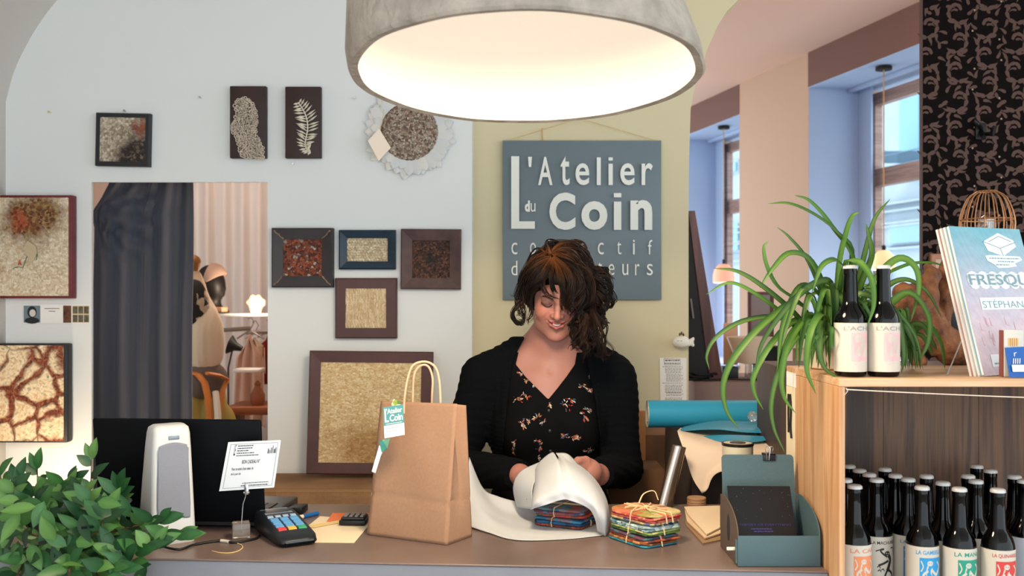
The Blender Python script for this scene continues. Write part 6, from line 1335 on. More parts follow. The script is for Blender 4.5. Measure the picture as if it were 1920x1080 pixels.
SG = [([(1565,640,2.0),(1597,483,1.98),(1570,437,1.95),(1527,403,1.92),(1480,382,1.90),(1440,382,1.90)],15),
 ([(1570,640,2.0),(1602,500,1.98),(1560,425,1.95),(1520,378,1.93),(1490,366,1.92)],12),
 ([(1575,640,2.0),(1600,560,1.96),(1622,470,1.93),(1640,410,1.92),(1669,373,1.92)],14),
 ([(1560,640,2.0),(1572,500,1.97),(1586,435,1.95),(1598,405,1.94),(1612,398,1.93)],14),
 ([(1555,640,2.0),(1545,570,1.96),(1515,490,1.92),(1480,445,1.90),(1457,426,1.90)],9),
 ([(1550,645,2.0),(1548,560,1.95),(1520,490,1.9),(1480,475,1.88),(1448,505,1.87),(1424,540,1.87)],17),
 ([(1530,650,2.0),(1510,580,1.93),(1460,540,1.88),(1438,500,1.87),(1432,465,1.87),(1441,452,1.87)],12),
 ([(1530,655,2.0),(1500,600,1.92),(1440,545,1.87),(1385,510,1.86),(1338,503,1.86)],14),
 ([(1530,660,2.0),(1490,610,1.92),(1430,560,1.87),(1370,530,1.86),(1324,552,1.86)],11),
 ([(1535,660,2.0),(1470,600,1.90),(1400,600,1.86),(1345,630,1.85),(1325,665,1.85),(1330,693,1.85)],12),
 ([(1540,655,2.0),(1500,570,1.90),(1440,600,1.84),(1380,665,1.83),(1356,720,1.83),(1362,770,1.83),(1386,805,1.83)],17),
 ([(1540,660,2.0),(1500,600,1.9),(1450,640,1.84),(1415,700,1.83),(1414,735,1.83),(1431,768,1.83)],15),
 ([(1545,660,2.0),(1510,620,1.88),(1470,670,1.83),(1447,745,1.82),(1450,800,1.82),(1472,850,1.82)],14),
 ([(1550,650,2.0),(1520,590,1.88),(1480,640,1.83),(1465,700,1.82),(1470,745,1.82),(1492,775,1.82)],16),
 ([(1560,640,2.0),(1560,540,1.88),(1530,530,1.82),(1480,570,1.80),(1430,640,1.80),(1415,700,1.80)],17),
 ([(1570,640,2.0),(1590,530,1.88),(1570,490,1.80),(1540,500,1.78),(1522,550,1.78)],18),
 ([(1560,640,2.0),(1580,510,1.86),(1605,490,1.79),(1632,520,1.77),(1638,570,1.77),(1626,612,1.77)],17),
 ([(1575,640,2.0),(1615,530,1.90),(1634,480,1.86),(1628,440,1.85),(1624,420,1.85)],15),
 ([(1580,645,2.0),(1630,540,1.92),(1680,486,1.90),(1715,500,1.89),(1722,545,1.89),(1708,602,1.89)],18),
 ([(1590,650,2.0),(1640,560,1.92),(1690,525,1.90),(1735,545,1.90),(1766,596,1.90)],15),
 ([(1590,655,2.0),(1640,600,1.90),(1700,550,1.88),(1738,590,1.88),(1740,640,1.88),(1725,675,1.88)],20),
 ([(1585,650,2.0),(1630,540,1.95),(1690,500,1.95),(1740,492,1.95),(1775,500,1.95)],9),
 ([(1560,650,2.0),(1540,600,1.84),(1535,640,1.80),(1545,690,1.80),(1585,715,1.80)],18),
 ([(1560,650,2.0),(1545,590,1.84),(1520,620,1.80),(1512,690,1.80),(1530,740,1.80)],17),
 ([(1560,650,2.0),(1600,560,1.86),(1640,560,1.84),(1680,590,1.83),(1695,660,1.83),(1690,700,1.83)],18)]
for i, (pts, W) in enumerate(SG): strap([P(*q) for q in pts], W/F*1.9*.78, gs[i % 5], i)
rr = random.Random(33)
for i in range(85):
    a = rr.uniform(-1, 1); bx = rr.uniform(1540,1590); reach = a*rr.uniform(60,160); h_ = rr.uniform(0,110); dr_ = rr.uniform(10,90)
    dz = rr.uniform(1.80,2.04); x1 = bx+reach
    if i > 55: bx = rr.uniform(1640,1700); reach = rr.uniform(-30,80); h_ = rr.uniform(10,60); x1 = bx+reach; dz = rr.uniform(1.88,2.04)
    low = min(692, 640+dr_) if x1 > 1490 else 640+dr_
    strap([P(bx,665,1.99), P(bx+reach*.25,640-h_*.8,(dz+2)/2), P(bx+reach*.6,640-h_,dz), P(bx+reach*.9,660-h_*.5,dz), P(x1,low,dz)], rr.uniform(7,15)/F*1.9, rr.choice(gs), i, lt=rr.uniform(.7,1.3))
spb.build('foliage', MC('spider_leaf', .45, .25, tl=.25), sp_, world=True, ang=180)
# ================= TEXTILE BUNDLES AND TISSUE =================
def cloth(name, cols, sc=60): return chips(name, [(i/(len(cols)-1), c) for i, c in enumerate(cols)], sc, bump=.15, sc=(1,1,1))
cl_sets = [[[(40,130,150),(60,170,190),(30,100,120)],[(176,100,44),(120,60,36),(206,150,90)],[(150,60,40),(200,110,60),(90,50,60)],[(60,60,90),(120,70,90),(40,120,130)]],
           [[(60,120,60),(140,170,80),(40,80,60)],[(190,190,90),(120,160,90),(220,210,140)],[(30,90,120),(200,220,210),(20,60,90)],[(24,110,130),(200,220,215),(16,80,100)]],
           [[(40,60,130),(200,180,120),(120,40,60)],[(190,50,60),(220,120,90),(150,30,50)],[(220,110,90),(180,50,60),(230,150,110)],[(222,130,90),(206,80,60),(150,160,80),(232,200,150)]],
           [[(150,40,40),(40,60,50),(190,90,60)],[(20,60,120),(30,110,160),(20,40,80)],[(30,90,140),(60,140,170),(170,70,50)]],
           [[(190,70,50),(150,60,60),(60,90,60)],[(90,130,160),(150,60,50),(40,70,110)],[(20,90,120),(60,130,150),(150,70,60)]]]
def bundle(lab, loc, rz, L, W, hs, cols, group, seed, bow=True):
    t = thing('textile_bundle', lab, 'textile bundle', loc, rz, group); r2 = random.Random(seed); z = .0006
    for k, cs_ in enumerate(cols):
        dx, dy = r2.uniform(-.003,.003), r2.uniform(-.003,.003); h_ = hs; b = MB(); ph = r2.uniform(0,6)
        n = 40; rings = []
        for (s_, zz_) in ((.955,0),(.99,.18),(1,.5),(.99,.82),(.955,1)):
            ring = []
            for i in range(n):
                a = 2*math.pi*i/n; ca, sa = math.cos(a), math.sin(a); e = .28
                x = L/2*s_*math.copysign(abs(ca)**e, ca)*(1+.012*math.sin(5*a+ph)); y = W/2*s_*math.copysign(abs(sa)**e, sa)*(1+.014*math.sin(4*a+ph))
                ring.append((x+dx, y+dy, z+h_*zz_+.0012*math.sin(3*a+ph)*(k > 0)))
            rings.append(ring)
        vs = [p for r_ in rings for p in r_]+[(dx,dy,z),(dx,dy,z+h_+.0008)]
        fs = [(i*n+j, i*n+(j+1)%n, (i+1)*n+(j+1)%n, (i+1)*n+j) for i in range(4) for j in range(n)]+[(5*n, (j+1)%n, j) for j in range(n)]+[(5*n+1, 4*n+j, 4*n+(j+1)%n) for j in range(n)]
        b.add(vs, fs); b.build('folded_cloth', cloth('cloth_%d_%d' % (seed, k), cs_, r2.choice((45,70,110))), t, ang=50); z += h_*1.0
    b = MB(); H = z+.0012
    for o_ in (-.08*L, .10*L):
        b.tube([(o_+.002,-W/2-.0015,.002),(o_,-W/2-.0018,H*.5),(o_,-W/2+.002,H),(o_*.6,0,H+.0008),(o_*.4,W/2-.002,H),(o_*.4,W/2+.0016,H*.5),(o_,W/2+.0014,.002)], .0018, 6, flat=.6) if o_ < 0 or bow else None
    b.tube([(L/2+.0016,.0,.002),(L/2+.0016,.002,H*.5),(L/2-.003,.002,H+.0004),(0,0,H+.0012),(-L/2+.003,-.003,H+.0004),(-L/2-.0016,-.004,H*.5),(-L/2-.0016,-.004,.002)], .002, 6, flat=.6)
    if bow:
        for s_ in range(7): a = s_*.9+seed; b.tube(catmull([(0,0,H+.002),(.02*math.cos(a),.02*math.sin(a),H+.006),(.045*math.cos(a+.3),.04*math.sin(a+.3),H+.003)], 8), .0014, 5, flat=.6)
        lump(b, (0,0,H+.003), (.006,.005,.004), 8)
    b.build('raffia_tie', M('raffia', (222,190,146), .8), t); return H+.001
bl_ = Vector((.272, 2.050, CZ)); z = 0
for i in range(3):
    z += bundle(['lowest bundle of brown and turquoise cloths in the raffia tied stack of three','middle green and teal bundle in the raffia tied stack of three','top red and coral bundle in the raffia tied stack of three'][i], bl_+Vector((.002*i,0,z)), math.radians(32+3*i), .096, .125, .0049, cl_sets[i], 'textile bundles tied with raffia', i+1, bow=(i == 2))
z = .004; wl_ = Vector((.118, 2.185, CZ))
for i in range(2):
    z += bundle(['lower blue and dark red cloth bundle half wrapped in white tissue','upper striped cloth bundle half wrapped in white tissue'][i], wl_+Vector((0,0,z)), math.radians(-30+7*i), .118, .100, .0062, cl_sets[3+i], 'textile bundles tied with raffia', i+5, bow=False)+.001
b = MB(); b.tube(catmull([(.262,2.06,CZ+.074),(.275,2.08,CZ+.090),(.298,2.09,CZ+.094),(.305,2.075,CZ+.078)], 16), .0016, 6, flat=.6); tag(b.build('raffia_strand', M('raffia2', (222,190,146), .8), None, origin=(.28,2.07,CZ+.08)), 'loose raffia loop rising over the red textile bundle', 'string')
tw_ = thing('tissue_wrap', 'big white tissue sheet being folded over the textile bundles by the woman', 'tissue paper', (.02, 2.16, CZ))
ct3 = lambda x, y, h=.002: CT(x, y, h)
fa = patch([[P(872,985,2.17), ct3(915,1000), ct3(966,1013), ct3(1050,1012), ct3(1138,1003)],
            [P(874,945,2.24), P(908,968,2.19), ct3(960,990,.003), ct3(1050,995,.003), ct3(1138,992,.003)],
            [P(876,905,2.30), P(903,940,2.26), ct3(950,968,.004), ct3(1040,972,.003), ct3(1130,975,.003)],
            [P(880,858,2.36), P(905,914,2.34), P(932,932,2.32), P(985,944,2.30), P(1080,955,2.30)]], 40, 40)
b = MB(); b.grid(lambda u, v: fa(u, v)+Vector((0,0,.004*(abs(((u*2.3+v*1.4) % 1)-.5)-.25)*min(1,v*2)+.0015*math.sin(u*17+v*6)*min(1,v*3)*(1-u*.7)+.0012)), 40, 40); b.build('spread_sheet', tissue, tw_, world=True, ang=180, solid=.0004)
fbp = patch([[P(996,955,2.20),P(999,915,2.24),P(1006,874,2.26),P(1035,848,2.28),P(1045,861,2.275),P(1053,852,2.27),P(1103,884,2.25),P(1133,925,2.20),P(1143,965,2.13),P(1139,1003,2.095)],
             [P(996,956,2.15),P(1001,922,2.16),P(1013,890,2.17),P(1044,872,2.15),P(1055,876,2.15),P(1068,878,2.14),P(1104,902,2.13),P(1128,936,2.10),P(1137,968,2.07),P(1137,1004,2.085)],
             [P(995,956,2.12),P(1003,938,2.10),P(1028,922,2.09),P(1047,912,2.08),P(1060,913,2.08),P(1075,915,2.08),P(1102,930,2.07),P(1118,950,2.06),P(1128,975,2.06),P(1134,1005,2.08)],
             [P(997,955,2.12),P(1015,949,2.09),P(1035,943,2.08),P(1050,938,2.075),P(1062,937,2.075),P(1076,941,2.075),P(1094,948,2.07),P(1108,958,2.07),P(1116,975,2.07),P(1120,996,2.085)]], 40, 48)
b = MB(); b.grid(lambda u, v: fbp(u, v)+Vector((0,-.006*(abs(((v*3.3+u*.8) % 1)-.5)-.25)*math.sin(math.pi*min(1,u*1.1))-.004*(abs(((v*5.1-u*1.7) % 1)-.5)-.25),0)), 40, 48); b.build('folded_flap', tissue, tw_, world=True, ang=180, solid=.0004)
fc_ = patch([[P(968,950,2.27),P(962,912,2.275),P(976,884,2.28),P(1012,866,2.30)],[P(982,953,2.22),P(978,915,2.225),P(992,890,2.24),P(1018,876,2.27)],[P(1000,955,2.18),P(998,920,2.18),P(1005,900,2.2),P(1024,890,2.24)]], 20, 20)
b = MB(); b.grid(lambda u, v: fc_(u, v), 20, 20); b.build('back_flap', tissue, tw_, world=True, ang=180, solid=.0004)
fd_ = patch([[P(1042,849,2.28),P(1052,866,2.24),P(1060,900,2.20)],[P(1066,852,2.27),P(1070,872,2.2),P(1072,905,2.14)],[P(1092,880,2.24),P(1090,900,2.18),P(1086,918,2.12)]], 16, 16)
b = MB(); b.grid(lambda u, v: fd_(u, v), 16, 16); b.build('second_layer', tissue, tw_, world=True, ang=180, solid=.0004)
# ================= THE WOMAN =================
wom = thing('person', 'woman with dark curly side-swept hair smiling down, black cardigan over flowered blouse, folding tissue paper', 'person', (.10, 2.68, 0))
HC = nv((PX(1049,2.60), 2.60, 1.522))
HR = Matrix.Rotation(math.radians(-5),3,'Z') @ Matrix.Rotation(math.radians(25),3,'X') @ Matrix.Rotation(math.radians(5),3,'Y'); HRn = np.array(HR)
def hl(p): return (p-HC) @ HRn          # world -> head local
def hw(*c): return HRn @ np.array(c, float)+HC
def mir(pts): return [(-x, y, z) for x, y, z in pts]
up_l = [(-.0315,-.0755,-.0450),(-.016,-.0880,-.0520),(-.004,-.0920,-.0530),(0,-.0915,-.0537),(.004,-.0920,-.0530),(.016,-.0880,-.0520),(.0305,-.0760,-.0455)]
lo_l = [(-.0305,-.0755,-.0465),(-.0155,-.0870,-.0630),(0,-.0905,-.0690),(.0155,-.0870,-.0630),(.0295,-.0760,-.0470)]
def head_f(p):
    q = hl(p); qa = q.copy(); qa[:,0] = np.abs(qa[:,0])
    f = ell(q, (0,.015,.030), (.073,.092,.084)); f = smin(f, ell(q, (0,-.034,-.034), (.0605,.056,.077)), .03)
    f = smin(f, ell(qa, (.028,-.024,-.078), (.031,.045,.036)), .025)
    f = smin(f, ell(q, (0,-.066,-.104), (.021,.019,.014)), .022)
    f = smin(f, sph(qa, (.036,-.066,-.034), .0185), .022)
    f = smin(f, cap(qa, (.012,-.083,.0135), (.040,-.072,.0145), .0075, .006), .012)
    f = smax(f, -ell(qa, (.0285,-.0985,-.002), (.0165,.0145,.0095)), .010)
    f = smin(f, ell(qa, (.028,-.0755,-.0015), (.0150,.0130,.0108)), .0035)
    n_ = chain(q, [(0,-.084,.010),(0,-.0935,-.010),(0,-.1045,-.0300)], [.0062,.0068,.0092], .006); f = smin(f, n_, .009)
    f = smin(f, ell(qa, (.0112,-.0940,-.0325), (.0062,.0085,.0060)), .005); f = smax(f, -sph(qa, (.0065,-.0985,-.0390), .0026), .002)
    f = smax(f, -chain(q, [(-.030,-.080,-.0460),(-.016,-.092,-.0570),(0,-.096,-.0610),(.016,-.092,-.0570),(.029,-.080,-.0465)], [.0008,.0042,.0060,.0042,.0008], .002), .002)
    f = smin(f, chain(q, up_l, [.0010,.0024,.0030,.0027,.0030,.0024,.0010], .002), .003); f = smin(f, chain(q, lo_l, [.0010,.0034,.0042,.0034,.0010], .003), .003)
    f = smax(f, -chain(qa, [(.0255,-.092,-.030),(.034,-.088,-.046),(.034,-.084,-.056)], [.0015,.0022,.0012], .003), .006)
    f = smin(f, ell(qa, (.074,.012,-.012), (.010,.018,.030)), .006)
    return f
TX = .10
ShL, ElL, WrL = nv((-.080,2.69,1.285)), nv((-.152,2.665,1.045)), nv((PX(975,2.37),2.37,1.078))
ShR, ElR, WrR = nv((.278,2.69,1.285)), nv((.293,2.65,1.045)), nv((PX(1122,2.43),2.43,PZ(890,2.43)))
def torso_f(p):
    f = ell(p, (TX,2.69,1.17), (.150,.092,.175)); f = smin(f, cap(p, (TX-.135,2.70,1.292), (TX+.140,2.70,1.292), .042), .06)
    f = smin(f, cap(p, (TX-.125,2.705,1.303), (TX+.01,2.70,1.400), .040, .046), .04); f = smin(f, cap(p, (TX+.135,2.705,1.303), (TX+.01,2.70,1.400), .040, .046), .04)
    f = smin(f, ell(p, (TX,2.69,.99), (.128,.092,.16)), .06); f = smin(f, ell(p, (TX,2.70,.86), (.170,.108,.14)), .06)
    for s in (-1, 1): f = smin(f, ell(p, (TX+s*.066,2.620,1.155), (.058,.052,.062)), .045)
    return f
def arms_f(p, e=0.0):
    a = chain(p, [ShL, ElL, WrL], [.047+e,.040+e,.026+e], .012); b_ = chain(p, [ShR, ElR, WrR], [.047+e,.040+e,.026+e], .012); return np.minimum(a, b_)
def hand_f(p):
    o = None
    Kr = [nv(P(1100,872,2.355)), nv(P(1094,880,2.350)), nv(P(1091,890,2.350)), nv(P(1091,899,2.352))]
    pal = cap(p, WrR, nv(P(1108,884,2.385)), .024, .026); pal = smin(pal, ell(p, nv(P(1102,885,2.372)), (.030,.030,.030)), .012); o = pal
    for i, k in enumerate(Kr):
        L_ = (1, 1.12, 1.05, .85)[i]; k0 = k; k1 = k+nv((-.026*L_,-.020*L_,-.004)); k2 = k1+nv((-.017*L_,-.010,-.016)); k3 = k2+nv((-.006,-.004,-.017*L_))
        o = smin(o, chain(p, [nv(P(1108,884,2.385))*.45+k*.55, k0, k1, k2, k3], [.0105,.0098,.0086,.0078,.0068], .002), .004)
    t0 = nv(P(1108,872,2.385)); o = smin(o, chain(p, [t0, nv(P(1098,864,2.36)), nv(P(1084,864,2.338)), nv(P(1074,870,2.325))], [.013,.0115,.0098,.0080], .002), .006)
    # her right hand, under the tissue
    pc = nv((PX(1000,2.31),2.31,1.072)); o2 = smin(cap(p, WrL, pc, .023, .025), ell(p, pc, (.032,.034,.024)), .012)
    for i in range(4):
        k = pc+nv((.022,-.010-.014*i+.012,.006-.004*i)); L_ = (.92,1.08,1.0,.8)[i]; k1 = k+nv((.026*L_,-.012,-.004)); k2 = k1+nv((.018*L_,-.008,-.012)); k3 = k2+nv((.010*L_,-.006,-.010))
        o2 = smin(o2, chain(p, [pc, k, k1, k2, k3], [.011,.0096,.0085,.0078,.0068], .002), .004)
    o2 = smin(o2, chain(p, [pc+nv((-.008,-.018,0)), pc+nv((.004,-.042,-.008)), pc+nv((.016,-.062,-.018)), nv((PX(993,2.20),2.205,1.055))], [.012,.011,.0095,.008], .002), .006)
    return np.minimum(o, o2)
def legs_f(p):
    f = None
    for s in (-1, 1):
        c = chain(p, [(TX+s*.085,2.70,.84),(TX+s*.085,2.69,.46),(TX+s*.085,2.71,.08)], [.085,.055,.040], .03); c = smin(c, cap(p, (TX+s*.085,2.72,.045), (TX+s*.10,2.58,.035), .038, .030), .02); f = c if f is None else np.minimum(f, c)
    return f
def skin_f(p):
    f = smin(torso_f(p), arms_f(p), .03); f = smin(f, legs_f(p), .03)
    nk = cap(p, hw(0,.025,-.055), nv((TX+.012,2.700,1.325)), .046, .053); f = smin(f, nk, .035); f = smin(f, hand_f(p), .008)
    f = smax(f, -ell(p, (TX+.002,2.612,1.312), (.007,.012,.010)), .014)
    return smin(f, head_f(p), .014)
def skin_col(V):
    q = hl(V); n = len(V); base = np.array(lin((168,116,102))[:3]); c = np.tile(base, (n,1))
    def blend(mask, col): return c*(1-mask[:,None])+np.array(lin(col)[:3])*mask[:,None]
    qa = q.copy(); qa[:,0] = np.abs(qa[:,0])
    m = np.clip(1-np.linalg.norm(qa-np.array((.036,-.075,-.030)), axis=1)/.032, 0, 1)*.45; c = blend(m, (222,128,112))
    m = np.clip(1-np.linalg.norm(q-np.array((0,-.104,-.028)), axis=1)/.02, 0, 1)*.35; c = blend(m, (222,128,112))
    d1 = np.minimum(chain(q, up_l, [.0012,.0027,.0033,.0030,.0033,.0027,.0012], .001), chain(q, lo_l, [.0012,.0038,.0047,.0038,.0012], .001)); c = blend(np.clip(.5-d1/.0012, 0, 1)*.92, (158,72,70))
    m = np.clip(.5-(np.linalg.norm((qa-np.array((.0285,-.086,-.001)))/np.array((.017,.02,.007)), axis=1)-1)*2, 0, 1)*.55; c = blend(m, (112,70,72))
    d2 = chain(q, [(-.029,-.079,-.0462),(-.016,-.088,-.0560),(0,-.090,-.0605),(.016,-.088,-.0560),(.028,-.079,-.0467)], [.0006,.0030,.0042,.0030,.0006], .001); c = blend(np.clip(.5-d2/.001, 0, 1)*.85, (86,28,28))
    d3 = hand_f(V); c = blend(np.clip(.5-d3/.02, 0, 1)*.3, (222,140,112))
    return c
ax = np.concatenate([np.arange(-.24,-.03,.0045), np.arange(-.03,.28,.0023), np.arange(.28,.37,.0045)]); ay = np.concatenate([np.arange(2.17,2.44,.0030), np.arange(2.44,2.58,.0022), np.arange(2.58,2.86,.005)]); az = np.concatenate([np.arange(-.01,.95,.012), np.arange(.95,1.34,.0035), np.arange(1.34,1.645,.0021)])
surf_obj('body', skin_f, ax, ay, az, MC('skin', .48, .35, sss=.12), wom, colf=skin_col)
# clothes
def pxy(p): return np.stack([960+F*p[:,0]/p[:,1], HZ+F*(CAMZ-p[:,2])/p[:,1]], 1)
def poly_sd(pt, poly):
    P_ = np.array(poly, float); n = len(P_); d = np.full(len(pt), 1e9); ins = np.zeros(len(pt), bool)
    for i in range(n):
        a, b_ = P_[i-1], P_[i]; e = b_-a; w_ = pt-a; t = np.clip((w_ @ e)/(e @ e), 0, 1); d = np.minimum(d, np.linalg.norm(w_-t[:,None]*e, axis=1))
        c = (a[1] > pt[:,1]) != (b_[1] > pt[:,1]); xi = (b_[0]-a[0])*(pt[:,1]-a[1])/(b_[1]-a[1]+1e-12)+a[0]; ins ^= c & (pt[:,0] < xi)
    return np.where(ins, -d, d)/718
neckP = [(1000,560),(988,628),(972,662),(967,683),(985,706),(1006,727),(1028,749),(1046,727),(1063,705),(1078,683),(1082,655),(1078,560)]
openP = [(1000,560),(986,628),(968,662),(960,686),(951,760),(942,850),(934,1000),(1134,1000),(1128,850),(1118,760),(1102,690),(1092,655),(1084,560)]
def blouse_f(p):
    f = torso_f(p)-.007+.0012*np.sin(p[:,0]*60+2*np.sin(p[:,2]*22)); front = p[:,1] < 2.70
    f = np.where(front, np.maximum(f, -poly_sd(pxy(p), neckP)), np.maximum(f, p[:,2]-1.33)); f = np.maximum(f, p[:,2]-1.36)
    return np.maximum(np.maximum(f, .87-p[:,2]), -(torso_f(p)+.008))
ga = lambda a, b, h: np.arange(a, b, h)
bx = ga(-.10,.30,.0035); by = ga(2.53,2.84,.004); bz = ga(.86,1.36,.0035)
V, Fc = surfnet(blouse_f, bx, by, bz)
bv = BVHTree.FromPolygons([tuple(v) for v in V], [tuple(f) for f in Fc])
pet = MB(); pet.usecol = True; camp = Vector((0,0,CAMZ))
def hit(x, y): 
    loc, nr, _, _ = bv.ray_cast(camp, (P(x,y,2.5)-camp).normalized()); return (loc, nr) if loc else (None, None)
FL = [(970,748,12,0),(985,742,11,.6),(1006,783,9,2.2),(1018,790,8,2.6),(979,796,11,1.2),(988,788,8,.4),(1062,760,13,.9),(1070,750,9,.6),(1096,780,12,1.2),(1101,768,8,.5),(1071,820,13,.1),(1060,816,9,3),(1082,822,8,0),(1103,731,11,.3),(1092,724,8,.2),(1110,732,7,0),(964,832,10,1.5),(963,846,7,1.7),(1012,836,12,1.8),(1008,828,8,.4),(958,872,9,1.4),(962,880,7,.7),(1100,846,9,0),(1107,843,6,.5),(1030,758,6,1.5),(967,918,8,.8),(1106,704,6,1.5),(1046,722,5,1),(1052,712,6,1),(1003,722,6,-.7),(988,713,6,-.7),(974,700,6,.4),(1109,708,7,1),(1010,858,7,1)]
rr = random.Random(12); pcs = [(200,190,172),(168,60,52),(56,80,120),(188,142,80),(96,46,36),(190,108,78),(70,100,110),(206,196,176)]
for (x, y, s_, a0) in FL:
    for k in range(int(7+s_*.9)):
        a = a0+rr.uniform(-.8,.8)+(math.pi if rr.random() < .35 else 0); r_ = rr.uniform(.1,.9)*s_; cx, cy = x+r_*math.cos(a), y+r_*math.sin(a)*.8+rr.uniform(-2,2)
        loc, nr = hit(cx, cy)
        if loc is None: continue
        if nr.y > 0: nr = -nr
        aa = a+rr.uniform(-.7,.7); u = Vector((math.cos(aa),0,-math.sin(aa))); u = (u-nr*u.dot(nr)).normalized(); v = nr.cross(u); L_ = rr.uniform(.0028,.0052); W_ = L_*.30; c0 = loc+nr*.0012
        pet.col = lin(rr.choice(pcs)); pet.add([c0-u*L_, c0-u*L_*.3+v*W_, c0+u*L_*.5+v*W_*.8, c0+u*L_, c0+u*L_*.5-v*W_*.8, c0-u*L_*.3-v*W_], [(0,1,2,3,4,5)])
mb = MB(); mb.usecol = True; mb.v = [Vector(v) for v in V]; mb.f = Fc.tolist(); mb.m = [0]*len(mb.f); mb.c = [lin((9,10,12))]*len(mb.v); n0 = len(mb.v)
mb.v += pet.v; mb.c += pet.c; mb.f += [[i+n0 for i in f] for f in pet.f]; mb.m += [0]*len(pet.f)
blo = mb.build('blouse', MC('blouse_print', .85, .10), wom, world=True, ang=180)
b = MB()
for (x, y) in ((1029,770),(1031,808),(1032,846)):
    loc, nr = hit(x, y)
    if loc: lump(b, loc+Vector((0,-.001,0)), (.0045,.002,.0045), 8)
b.build('buttons', M('button_black', (30,30,34), .3), blo, world=False) if False else b.build('buttons', M('button_black', (36,36,40), .3), wom, world=True)
def card_f(p):
    t = torso_f(p)-.017; a = arms_f(p, .012); s = p
    rib = .0009*np.sin(p[:,0]*330)+.0008*np.sin(p[:,2]*500)
    armrib = .0009*np.sin((p[:,2]+p[:,1]*.4)*260)
    bag = .004*np.sin(p[:,2]*34+p[:,0]*20)
    f = smin(t+rib, a+armrib+bag*.5, .03)
    for (w0, w1) in ((WrL, ElL), (WrR, ElR)):        # open cuffs: cut at the wrist
        d = (w0-w1)/np.linalg.norm(w0-w1); near = np.linalg.norm(p-w0, axis=1) < .12
        f = np.where(near, np.maximum(f, (p-w0) @ d+.004), f)
    front = p[:,1] < 2.70
    oc = poly_sd(pxy(p), openP); tor = (p[:,1] > 2.50) & (np.abs(p[:,0]-TX) < .13)
    f = np.where(front & tor, np.maximum(f, -oc), f)
    f = np.maximum(f, np.where(front, -1, 1)*(0)+np.where(front, f, p[:,2]-1.385)); f = np.maximum(f, p[:,2]-1.395)
    return np.maximum(f, .84-p[:,2])
surf_obj('cardigan', card_f, ga(-.26,.40,.0036), ga(2.30,2.86,.0040), ga(.83,1.42,.0036), M('cardigan_black', (11,13,16), .95, spec=.08, sheen=.0, bump=(240,.8)), wom)
def trou_f(p): return np.maximum(np.minimum(legs_f(p)-.01, ell(p, (TX,2.70,.86), (.178,.116,.145))), np.maximum(p[:,2]-.93, .07-p[:,2]))
surf_obj('trousers', trou_f, ga(-.14,.34,.009), ga(2.50,2.86,.009), ga(.05,.95,.009), M('trouser_blue', (34,40,54), .8), wom)
def shoe_f(p):
    f = None
    for s in (-1, 1): c = smin(cap(p, (TX+s*.085,2.735,.05), (TX+s*.103,2.57,.036), .046, .037), cap(p, (TX+s*.085,2.73,.05), (TX+s*.085,2.72,.095), .045, .045), .02); f = c if f is None else np.minimum(f, c)
    return np.maximum(f, .001-p[:,2])
surf_obj('shoes', shoe_f, ga(-.06,.27,.006), ga(2.5,2.8,.006), ga(-.01,.16,.006), M('shoe_black', (20,18,18), .5), wom)
# face details
b = MB(); 
def arcw(b, pts, r): b.tube(catmull([Vector(hw(*q)) for q in pts], 14), r, 6)
for s in (-1, 1):
    L_ = [(s*.0135,-.0845,-.0050),(s*.021,-.0885,-.0095),(s*.029,-.0885,-.0108),(s*.037,-.0845,-.0085),(s*.0445,-.0775,-.0040)]
    arcw(b, L_, [.0006]+[.0012]*13+[.0005])
    for i in range(9):
        t = i/8; x = s*(.017+.026*t); y = -.0868+.009*max(0, t-.35)**1.3*1.6; z = -.0102+.005*abs(t-.35); b.tube([hw(x,y-.0004,z), hw(x+s*.002*t,y-.0045,z-.0028), hw(x+s*.0035*t,y-.0072,z-.0026)], [.00045,.0003,.0001], 4)
b.build('eyelashes', M('lash_dark', (30,20,18), .6), wom, world=True)
b = MB()
for s in (-1, 1):
    for r_ in range(3): arcw(b, [(s*.012,-.0905,.0085+.0014*r_),(s*.023,-.0895,.0135+.0012*r_),(s*.035,-.0835,.0145+.0008*r_),(s*.046,-.0735,.0100)], [.0008]+[.0015]*11+[.0008,.0006,.0003])
b.build('eyebrows', M('brow_brown', (70,42,32), .8), wom, world=True)
b = MB(); b.grid(lambda u, v: Vector(hw((u-.5)*.042, -.0890+.0135*(2*u-1)**2, -.0550-.0085*v*(1-.45*(2*u-1)**2)-.0005*abs(math.sin(u*25))*v+.0055*(2*u-1)**2)), 28, 3); b.build('teeth', M('teeth_white', (236,226,210), .3), wom, world=True, solid=.001)
# hair
def hair_f(p):
    q = hl(p); w_ = p*40
    f = ell(q, (.003,.022,.034), (.088,.100,.090)); f = smin(f, ell(q, (.060,.0,.00), (.040,.075,.075)), .03); f = smin(f, ell(q, (-.062,.018,-.012), (.024,.055,.070)), .03)
    f = smax(f, -ell(q, (-.020,-.108,-.032), (.050,.062,.083)), .012); f = smax(f, -ell(q, (.02,-.105,-.045), (.050,.045,.075)), .012)
    g = lambda x, y, d: nv(P(x,y,d))
    f = smin(f, chain(p, [g(1112,545,2.555), g(1110,585,2.545), g(1100,615,2.535), g(1100,632,2.53), g(1105,645,2.53)], [.026,.027,.024,.028,.020], .02), .02)
    f = np.maximum(f, -head_f(p)-.012)
    return f+.003*np.sin(w_[:,0]*2.3+w_[:,2]*1.1)*np.sin(w_[:,2]*1.9)
hmat = MC('hair_curls', .42, .13)
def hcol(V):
    q = hl(V); t = np.clip((q[:,2]-.03)/.09, 0, 1)[:,None]; return np.array(lin((14,9,8))[:3])*(1-t)+np.array(lin((48,28,18))[:3])*t  # browner towards the crown: the hair's sheen painted into its colour
hair, _, _ = surf_obj('hair', hair_f, ga(-.02,.27,.0035), ga(2.44,2.74,.0035), ga(1.30,1.66,.0035), hmat, wom, colf=hcol)
